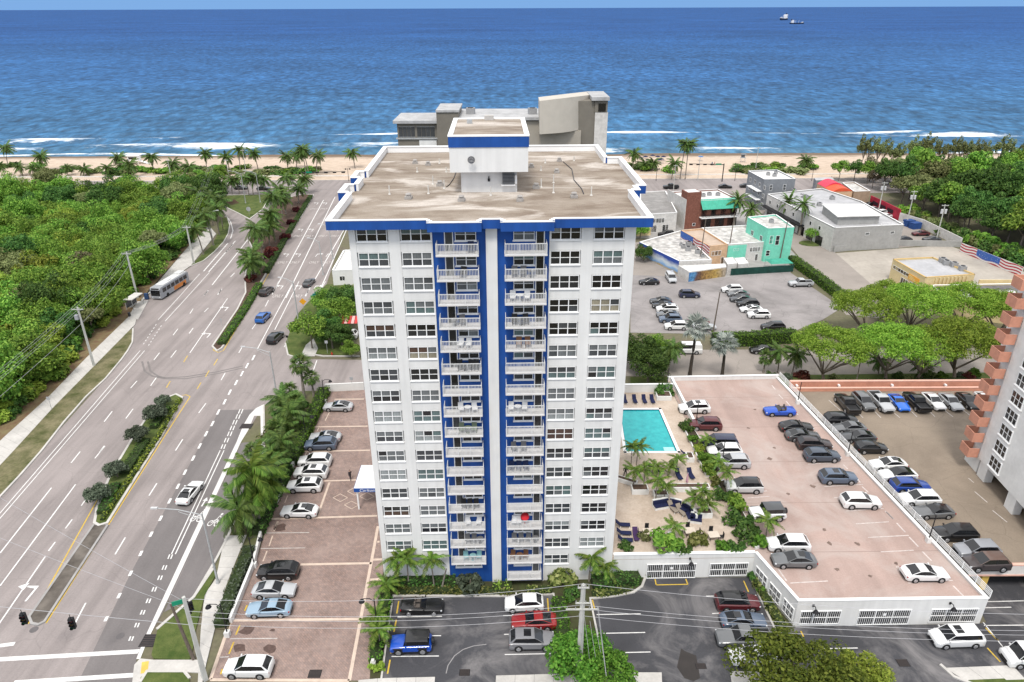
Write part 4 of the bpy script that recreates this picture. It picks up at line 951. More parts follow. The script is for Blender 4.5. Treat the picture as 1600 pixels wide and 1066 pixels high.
def trunk_mesh(name, h, r, cent, mat, nl=6, fork=.55, seed=0):
    rg = random.Random(seed); m_ = MB()
    lean = Vector((rg.uniform(-.06, .06)*h, rg.uniform(-.06, .06)*h, 0))
    fk = Vector((0, 0, h*fork))+lean
    m_.tube([(0, 0, -.15), (0, 0, .3), Vector((0, 0, h*fork*.5))+lean*.4, fk], [r*1.5, r*1.1, r*.9, r*.8], 8)
    pick = sorted(range(len(cent)), key=lambda k: -(cent[k][0]**2+cent[k][1]**2))[:nl*2]; rg.shuffle(pick)
    for k in pick[:nl]:
        e = Vector(cent[k])+Vector((0, 0, h)); mid = fk.lerp(e, .5)+Vector((0, 0, .12*h*rg.uniform(0, 1)))
        m_.tube([fk-Vector((0, 0, r)), mid, e], [r*.6, r*.35, r*.12], 6)
    return m_.mesh(name, mat, 60)
class Tree:
    def __init__(s, rx, rz, h, ncl, per, leaf, mat, seed, r=.2, **k):
        nl = k.pop('nl', 5); fork = k.pop('fork', .6)
        s.crown, cent = crown_mesh('crown', rx, rz, ncl, per, leaf, LM[mat] if isinstance(mat, str) else mat, seed, **k); s.h = h
        s.trunk = trunk_mesh('trunk', h, r, cent, bark, nl, fork, seed)
    def put(s, x, y, z=0.0, sc=1.0, rz=None, name='tree', label=None, cat='tree', group=None, sz=None):
        e = empty(name, (x, y, z), rnd.uniform(0, 6.28) if rz is None else rz, label, cat, group)
        e.scale = (sc, sc, sz or sc)
        inst('trunk', s.trunk, e); inst('crown', s.crown, e, (0, 0, s.h))
        return e
def shrub_mesh(rx, rz, per, leaf, mat, seed, ncl=9): return crown_mesh('shrub', rx, rz, ncl, per, leaf, LM[mat], seed, .5, .85)[0]
SHRUB = {k: shrub_mesh(.8, .8, 60, .15, k, 40+i) for i, k in enumerate(('box', 'deep', 'lime', 'variegated', 'grey', 'olive', 'red', 'hammock'))}
STEM = MB().tube([(0, 0, -.1), (.02, 0, .35), (0, .03, .7)], [.05, .04, .02], 5).tube([(0, 0, .1), (.2, .1, .5)], [.03, .015], 5).tube([(0, 0, .1), (-.2, -.1, .55)], [.03, .015], 5).mesh('stem', bark)
def shrub(px, py, kind, s, label, z=0.0, group=None, sz=None, name='shrub', xy=None, cat='shrub'):
    c = G(px, py, z) if xy is None else Vector((*xy, z))
    e = empty(name, c, rnd.uniform(0, 6.28), label, cat, group); e.scale = (s, s, sz or s)
    inst('stem', STEM, e); inst('foliage', SHRUB[kind], e, (0, 0, .28)); return e
def hedge(pts, wd, h, kind, label, z=0.0, leaf=.17, dens=16, name='hedge', group=None):
    """clipped hedge along a line of ground points"""
    P = [Vector((*p, z)) if isinstance(p[0], float) else G(*p, z) for p in pts]; o = P[0].copy(); rng = np.random.default_rng(int(abs(o.x*10)+abs(o.y))+3)
    A, B = [], []; inner = MB()
    for a, b in zip(P, P[1:]):
        d = (b-a); L_ = d.length; d.normalize(); nn = Vector((-d.y, d.x, 0)); n = int(L_*(wd+2*h)*dens)
        t = rng.uniform(0, L_, n); q = rng.uniform(0, wd+2*h, n); w2 = wd/2
        side = np.where(q < h, -1, np.where(q < h+wd, 0, 1)); off = np.where(side == 0, q-h-w2, side*w2); hz = np.where(side == 0, h, np.where(side < 0, q, q-h-wd))
        bumpy = .09*np.sin(t*2.1+off)+rng.normal(size=n)*.06
        nor = np.stack([np.where(side == 0, 0, side)*nn.x, np.where(side == 0, 0, side)*nn.y, np.where(side == 0, 1.0, .25)], 1)
        pos = np.stack([a.x-o.x+d.x*t+nn.x*off, a.y-o.y+d.y*t+nn.y*off, hz], 1)+nor*bumpy[:, None]
        nor = nor+rng.normal(size=(n, 3))*.5; nor /= np.linalg.norm(nor, axis=1, keepdims=True); A.append(pos); B.append(nor)
        q4 = [a-o-nn*w2*.85, b-o-nn*w2*.85, b-o+nn*w2*.85, a-o+nn*w2*.85]; inner.prism([tuple(v[:2]) for v in q4], 0, h*.93)
    A, B = np.concatenate(A), np.concatenate(B)
    e = empty(name, o, 0, label, 'hedge', group)
    inst('foliage', quads_to_mesh('foliage', leaf_quads(A, B, leaf, rng), LM[kind]), e)
    inner.build('dark_core', M('hedge_dark_core', (.025, .04, .012), .95, .4, 3), e)  # solid dark box filling the hedge behind its leaf shell
    return e
# palms
def frond_mesh(L_, droop, nleaf, wl_, mat, hang=.5, seed=0, tip=.5):
    rg = random.Random(seed); m_ = MB(); P = []
    for k in range(9):
        t = k/8; P.append(Vector((L_*t*(1-.12*droop*t), 0, L_*(.10*t-droop*t*t*.55))))
    m_.tube(P, [.05*(1-.85*k/8)*L_/3 for k in range(9)], 4)
    for k in range(nleaf):
        t = .14+.86*k/(nleaf-1); i = min(7, int(t*8)); p = P[i].lerp(P[i+1], t*8-i); d = (P[i+1]-P[i]).normalized()
        ll_ = wl_*math.sin(math.pi*(.12+.80*t))**.7*rg.uniform(.85, 1.1)
        for s in (-1, 1):
            v = (d*.55+Vector((0, s, 0))*.85+Vector((0, 0, -hang*rg.uniform(.6, 1.3)))).normalized()*ll_
            e = d*L_/nleaf*.82
            m_.add([p-e*.5, p+e*.55, p+v*.6+e*.55, p+v, p+v*.55-e*.55], [(0, 1, 2, 3, 4)])
    return m_.mesh('frond', mat)
def fan_mesh(L_, petiole, n, mat, seed=0, droop=.3):
    rg = random.Random(seed); m_ = MB(); b = Vector((petiole, 0, .12*petiole))
    m_.tube([(0, 0, 0), b], [.03, .02], 4)
    for k in range(n):
        a0 = (k/n-.5)*R(250); a1 = ((k+1)/n-.5)*R(250); am = (a0+a1)/2; l2 = L_*(1-.25*abs(am)/R(125))*rg.uniform(.9, 1.05)
        f = lambda a, l, z: b+Vector((math.cos(a)*l, math.sin(a)*l, z))
        m_.add([b, f(a0, l2*.55, .05), f(am, l2, -droop*l2*rg.uniform(.6, 1.4)), f(a1, l2*.55, .02)], [(0, 1, 2, 3)])
    return m_.mesh('frond', mat)
FR = {'coco': [frond_mesh(3.1, d, 22, .95, LM['palm'], .85, i) for i, d in enumerate((.6, 1.0, 1.4))], 'cocoy': [frond_mesh(3.1, d, 22, .95, LM['palm_y'], .85, i) for i, d in enumerate((.6, 1.0, 1.4))],
      'adon': [frond_mesh(1.75, d, 13, .55, LM['palm_y'], .6, 10+i) for i, d in enumerate((.8, 1.2, 1.6))], 'date': [frond_mesh(3.4, d, 22, .5, LM['palm'], .15, 20+i) for i, d in enumerate((.5, .8, 1.1))],
      'sabal': [fan_mesh(.85, .95, 13, LM['palm'], 30+i, d) for i, d in enumerate((.25, .5))], 'bism': [fan_mesh(1.35, 1.25, 15, LM['silver'], 33+i, d) for i, d in enumerate((.12, .3))]}
def palm_trunk(h, r, lean, mat, seed):
    rg = random.Random(seed); n = 8; a = rg.uniform(0, 6.28); m_ = MB()
    pts = [Vector((lean*math.cos(a)*(t*t*.7+t*.3), lean*math.sin(a)*(t*t*.7+t*.3), h*t-(.15 if t == 0 else 0))) for t in [k/(n-1) for k in range(n)]]
    m_.tube(pts, [r*(1.5 if k == 0 else 1.12-.35*k/(n-1)) for k in range(n)], 8)
    return m_.mesh('trunk', mat, 50), pts[-1]
_pt = {}
def palm(kind, base, h, label, s=1.0, lean=None, group=None, nf=None, name='palm_tree', col_y=False):
    """kind: coco, adon, date, sabal, bism; base is a ground point"""
    lean = (.12*h if kind in ('coco',) else .05*h) if lean is None else lean
    var = rnd.randrange(5); key = (kind, round(h), var, lean > .8)
    if key not in _pt:
        rr = {'coco': .14, 'adon': .075, 'date': .26, 'sabal': .19, 'bism': .24}[kind]
        _pt[key] = (*palm_trunk(round(h), rr, lean, bark_d if kind in ('bism',) else bark_p, hash(key) % 999 if False else len(_pt)), round(h))
    tm, top, hh = _pt[key]
    e = empty(name, base, rnd.uniform(0, 6.28), label, 'palm', group); e.scale = (s, s, s*h/hh)
    inst('trunk', tm, e)
    fr = FR['cocoy' if (col_y and kind == 'coco') else kind]
    n = nf or {'coco': 25, 'adon': 13, 'date': 30, 'sabal': 34, 'bism': 22}[kind]
    for k in range(n):
        t = (k+.5)/n; az = k*2.39996+rnd.uniform(-.25, .25)
        lo, hi = {'coco': (-.75, 1.15), 'adon': (-.1, 1.1), 'date': (-.75, 1.2), 'sabal': (-1.0, 1.25), 'bism': (-.75, 1.2)}[kind]
        el = hi+(lo-hi)*t**.9+rnd.uniform(-.12, .12)
        me = fr[min(len(fr)-1, int((1-t*.999)*len(fr)))] if kind in ('coco', 'adon', 'date') else rnd.choice(fr)
        if kind in ('coco', 'date', 'adon'): me = fr[rnd.choice([0, 1, 1, 2])]
        inst('frond', me, e, top, (rnd.uniform(-.3, .3), -el, az), rnd.uniform(.85, 1.12))
    if kind == 'coco' and rnd.random() < .8:
        m_ = MB()
        for k in range(5): m_.ball((top.x+.2*math.cos(k*1.3), top.y+.2*math.sin(k*1.3), top.z-.15), .12, 6, 4)
        m_.build('coconuts', M('green_coconut', (.10, .12, .03), .6), e)
    return e
# ---------------------------------------------------------------- vehicles (front along +X, origin on the ground)
def paint_material():
    m, nt, p = newmat('car_paint')
    oi = N(nt, 'ObjectInfo'); nt.links.new(oi.outputs['Color'], p.inputs['Base Color'])
    p.inputs['Roughness'].default_value = .32; p.inputs['Coat Weight'].default_value = .6; p.inputs['Coat Roughness'].default_value = .08; p.inputs['Specular IOR Level'].default_value = .4
    return m
paint = paint_material()
cglass = M('car_glass', (.010, .011, .013), .06, .1, 2, spec=.7); trim_b = M('black_plastic', (.018, .018, .019), .6, .1, 3)
headl = M('headlamp', (.62, .64, .66), .15, .1, 5, spec=.8); taill = M('tail_lamp', (.30, .012, .012), .2, .1, 5, spec=.6); rim_m = M('alloy_rim', (.42, .42, .43), .35, .1, 5, metal=.6)
plate_m = M('licence_plate', (.6, .6, .58), .6)
#      L     W     H     wb    r    hood  cowl_x cowl_z rf_x  rr_x  rb_x  rb_z  tail  wt
CK = {'sedan': (4.80, 1.84, 1.44, 2.80, .33, .80, 1.02, .95, .02, -.95, -1.98, 1.02, .93, .72),
      'coupe': (4.60, 1.88, 1.33, 2.70, .34, .76, .70, .92, -.10, -.85, -1.90, 1.00, .92, .70),
      'suv': (4.75, 1.90, 1.68, 2.78, .37, .97, 1.22, 1.08, .28, -1.72, -2.25, 1.14, 1.04, .75),
      'hatch': (4.30, 1.80, 1.50, 2.60, .33, .86, 1.10, .98, .18, -1.35, -2.0, 1.06, .95, .73),
      'van': (5.10, 1.98, 1.78, 3.05, .35, .92, 1.55, 1.12, .75, -2.10, -2.48, 1.14, 1.0, .80),
      'cargo': (5.10, 1.98, 2.05, 3.0, .36, 1.0, 1.75, 1.20, 1.25, -2.38, -2.52, 1.2, 1.1, .84),
      'pickup': (5.60, 1.98, 1.86, 3.50, .40, 1.08, 1.15, 1.22, .55, -.70, -.92, 1.22, 1.18, .80),
      'jeep': (4.20, 1.86, 1.84, 2.45, .41, 1.12, .70, 1.20, .50, -1.80, -1.92, 1.20, 1.1, .86),
      'roadster': (4.65, 1.90, 1.24, 2.72, .34, .80, .55, .92, -.05, -.10, -1.2, .98, .95, .74)}
_kits = {}
def car_kit(kind):
    if kind in _kits: return _kits[kind]
    L, W, H, wb, r, hood, cx, cz, rfx, rrx, rbx, rbz, tail, wt = CK[kind]; h2 = W/2; box = kind in ('jeep', 'cargo')
    K = {}; m_ = MB()
    zb = .22 if kind not in ('jeep', 'pickup') else .38
    fw = .80 if not box else .95
    st = [(L/2, zb+.16, hood*.66, hood*.74, fw-.08), (L/2-.10, zb+.02, hood*.82, hood*.92, fw+.06), (L/2-.45, zb, hood*.90, hood, .97 if not box else .98), (cx+.25, zb, cz*.88, cz-.03, 1.0),
          (cx-.3, zb, cz*.90, cz, 1.0), (0, zb, cz*.91, cz, 1.0), (rbx+.35, zb, rbz*.91, rbz-.01, 1.0), (rbx, zb, rbz*.90, rbz, .99), (min(rbx-.05, -L/2+.22), zb+.04, tail*.88, tail+.03, .95 if not box else .99), (-L/2, zb+.16, tail*.74, tail*.86, .84 if not box else .96)]
    if kind == 'pickup': st = st[:6]+[(-.9, zb, 1.12, 1.20, 1.0), (-.95, zb, .95, 1.0, 1.0), (-2.70, zb, .95, 1.0, .98), (-2.80, zb+.1, .9, .98, .96)]
    n = 9; V = []
    for x, b_, s_, t_, w_ in st:
        w2 = h2*w_
        V += [(x, -w2*.93, b_), (x, -w2, b_+.14), (x, -w2*.985, s_), (x, -w2*.84, t_), (x, 0, t_+.035), (x, w2*.84, t_), (x, w2*.985, s_), (x, w2, b_+.14), (x, w2*.93, b_)]
    F = []
    for i in range(len(st)-1):
        for k in range(n): F.append((i*n+k, (i+1)*n+k, (i+1)*n+(k+1) % n, i*n+(k+1) % n))
    F += [tuple(range(n)), tuple(reversed(range((len(st)-1)*n, len(st)*n)))]
    m_.add(V, [tuple(reversed(f)) for f in F])
    for sx in (-1, 1):
        for sy in (-1, 1): m_.tube([(sx*wb/2, sy*(h2-.06), r+.01), (sx*wb/2, sy*(h2+.006), r+.01)], r+.075, 16, 1)
    m_.cb(L/2-.02, 0, hood*.55, .07, W*.5, hood*.22, 1); m_.cb(L/2-.02, 0, zb+.12, .06, W*.62, .14, 1); m_.cb(-L/2+.0, 0, zb+.14, .06, W*.6, .16, 1)
    for s in (-1, 1): m_.cb(0, s*(h2-.015), zb+.06, wb-2*r-.2, .05, .12, 1)
    if kind == 'pickup':   # open bed: side boards round a dark floor
        m_.box(-2.78, -h2*.97, .9, -.98, -h2*.86, 1.22).box(-2.78, h2*.86, .9, -.98, h2*.97, 1.22).box(-2.80, -h2*.86, .9, -2.70, h2*.86, 1.20).box(-2.69, -h2*.85, .98, -.99, h2*.85, 1.045, 1)
    if kind == 'jeep':
        for sx in (-1, 1):
            for sy in (-1, 1): m_.cb(sx*wb/2, sy*(h2+.03), r*2+.14, .98, .20, .07, 1)
        m_.tube([(-L/2-.02, 0, 1.0), (-L/2-.26, 0, 1.0)], .36, 12, 1)
    K['body'] = m_.mesh('body', [paint, trim_b], 38)
    zr = H; wbh = h2*.86; wth = h2*wt
    A, B, C_, D = [lambda s, p=p: Vector((p[0], s*p[1], p[2])) for p in ((cx, wbh, cz-.04), (rfx, wth, zr-.06), (rrx, wth, zr-.08), (rbx, wbh, rbz-.04))]
    q = lambda *v: MB().add(v, [tuple(range(len(v)))])
    if kind == 'roadster':
        K['windscreen'] = q(A(-1), A(1), Vector((rfx, wth, H-.02)), Vector((rfx, -wth, H-.02))).mesh('windscreen', cglass)
        t_ = MB().tube([A(-1), (rfx, -wth, H-.02), (rfx, wth, H-.02), A(1)], .035, 5).box(-1.30, -h2*.74, cz-.02, cx-.35, h2*.74, cz+.045, 1)
        for sy in (-.38, .38): t_.cb(-.42, sy, cz+.06, .5, .5, .12, 2).cb(-.72, sy, cz+.22, .16, .48, .46, 2).cb(-.74, sy, cz+.5, .12, .26, .14, 2)
        K['roof'] = None; K['cockpit'] = t_.mesh('cockpit', [trim_b, M('cockpit_dark', (.02, .018, .017), .8), M('seat_leather', (.10, .085, .075), .6)])
    else:
        K['windscreen'] = q(A(-1), A(1), B(1), B(-1)).mesh('windscreen', cglass); K['rear_window'] = q(D(1), D(-1), C_(-1), C_(1)).mesh('rear_window', cglass)
        for s, nm in ((-1, 'sl'), (1, 'sr')): K[nm] = q(*((A(s), B(s), C_(s), D(s)) if s > 0 else (D(s), C_(s), B(s), A(s)))).mesh('side_window', cglass)
        t_ = MB(); ov = .03
        ring_ = [Vector((rfx-.02, -wth-ov, zr-.075)), Vector((rfx-.02, wth+ov, zr-.075)), Vector((rrx, wth+ov, zr-.085)), Vector((rrx, -wth-ov, zr-.085))]
        mid = (rfx+rrx)/2
        top = [Vector((rfx-.10, -wth*.86, zr-.015)), Vector((rfx-.10, wth*.86, zr-.015)), Vector((mid, wth*.86, zr+.012)), Vector((rrx+.06, wth*.86, zr-.02)), Vector((rrx+.06, -wth*.86, zr-.02)), Vector((mid, -wth*.86, zr+.012))]
        r6 = [ring_[0], ring_[1], Vector((mid, wth+ov, zr-.055)), ring_[2], ring_[3], Vector((mid, -wth-ov, zr-.055))]
        t_.add(r6+top, [(6, 7, 8, 11), (11, 8, 9, 10)]+[(i, (i+1) % 6, 6+(i+1) % 6, 6+i) for i in range(6)]+[(5, 4, 3, 2, 1, 0)])
        for s in (-1, 1):
            t_.tube([A(s), B(s)], .030, 4); t_.tube([C_(s), D(s)], .045, 4)
            mx = (cx+rbx)/2-.05; pb = Vector((mx+.05, s*wbh*1.0, (cz+rbz)/2-.04)); pt = Vector((mx-.05, s*wth, zr-.07)); t_.tube([pb+Vector((0, s*.005, 0)), pt+Vector((0, s*.006, 0))], .03, 4, 1)
            if kind in ('suv', 'van', 'hatch', 'cargo', 'jeep'):   # wide rear pillar
                f = .07 if kind in ('suv', 'hatch', 'van') else (.13 if kind != 'cargo' else .5)
                d0, c0 = D(s), C_(s); a0, b0_ = d0.lerp(A(s), f), c0.lerp(B(s), f*.8); oo = Vector((0, s*.015, .0))
                t_.add([d0+oo, c0+oo, b0_+oo, a0+oo], [(0, 1, 2, 3) if s < 0 else (3, 2, 1, 0)])
        K['roof'] = t_.mesh('roof', [paint, trim_b], 40)
    K['wheel'] = MB().tube([(0, -.12, 0), (0, -.10, 0), (0, .10, 0), (0, .12, 0)], [r*.93, r, r, r*.93], 18).mesh('wheel', rubber, 40)
    rm = MB().tube([(0, -.005, 0), (0, .012, 0)], [r*.66, r*.62], 14)
    for k in range(5): rm.box(-.03, .012, 0, .03, .022, r*.6, M=Matrix.Rotation(k*2*math.pi/5, 4, 'Y'))
    K['rim'] = rm.mesh('rim', rim_m)
    K['headlight'] = MB().cb(0, 0, 0, .16, .36, .13).mesh('headlight', headl); K['taillight'] = MB().cb(0, 0, 0, .12, .34 if kind != 'jeep' else .16, .14 if kind != 'suv' else .2).mesh('taillight', taill)
    K['mirror'] = MB().cb(0, 0, 0, .12, .22, .15).mesh('mirror', [paint])
    K['sunroof'] = MB().cb(0, 0, 0, .75, wth*1.3, .012).mesh('sunroof', cglass); K['plate'] = MB().cb(0, 0, 0, .03, .34, .15).mesh('licence_plate', plate_m)
    _kits[kind] = K; return K
def car(kind, base, hd, color, label, group, roof=None, sun_=False, full=True, name=None, s=1.04):
    L, W, H, wb, r, hood, cx, cz, rfx, rrx, rbx, rbz, tail, wt = CK[kind]; K = car_kit(kind); h2 = W/2
    nm = name or {'suv': 'sport_utility_vehicle', 'van': 'minivan', 'cargo': 'van', 'pickup': 'pickup_truck', 'jeep': 'off_road_vehicle', 'roadster': 'convertible_car', 'sedan': 'sedan_car', 'coupe': 'sports_car', 'hatch': 'hatchback_car'}[kind]
    e = empty(nm, base, R(hd)+rnd.uniform(-.045, .045), label, {'pickup': 'pickup truck', 'van': 'minivan', 'cargo': 'van'}.get(kind, 'car'), group, s)
    inst('body', K['body'], e, color=color)
    if K.get('roof'): inst('roof', K['roof'], e, color=roof or color)
    if K.get('cockpit'): inst('cockpit', K['cockpit'], e)
    inst('windscreen', K['windscreen'], e)
    if K.get('rear_window'):
        inst('rear_window', K['rear_window'], e); inst('side_window', K['sl'], e); inst('side_window', K['sr'], e)
    for sx in (-1, 1):
        for sy in (-1, 1):
            wh = inst('wheel', K['wheel'], e, (sx*wb/2, sy*(h2-.085), r), (0, 0, 0 if sy > 0 else math.pi))
            if full: inst('rim', K['rim'], wh, (0, .122, 0))
    if full:
        for sy in (-1, 1):
            inst('headlight', K['headlight'], e, (L/2-.17, sy*h2*.72, hood*.80)); inst('taillight', K['taillight'], e, (-L/2+.10, sy*h2*.74, tail*.80))
            inst('mirror', K['mirror'], e, (cx-.25, sy*(h2+.06), cz+.05), color=color)
        if sun_ and kind != 'roadster': inst('sunroof', K['sunroof'], e, (rfx-.75, 0, H+.006))
        inst('licence_plate', K['plate'], e, (-L/2+.03 if kind != 'jeep' else -L/2-.0, .0 if kind != 'jeep' else .55, tail*.62))
    return e
WHT, SIL, GRY, DGR, BLK, NVY, RED, DRD, BLU, LBL, SLB = (.72, .72, .71), (.40, .41, .42), (.13, .135, .14), (.055, .058, .062), (.010, .010, .011), (.016, .022, .055), (.26, .014, .016), (.09, .012, .016), (.008, .07, .42), (.24, .34, .43), (.085, .115, .165)
g1, g2, g3, g4, g5, g6 = 'cars on the brick paver lot', 'cars on the asphalt front lots', 'cars on the pink garage deck', 'cars on the beige neighbouring deck', 'cars on the old back lot', 'cars driving on the main road'
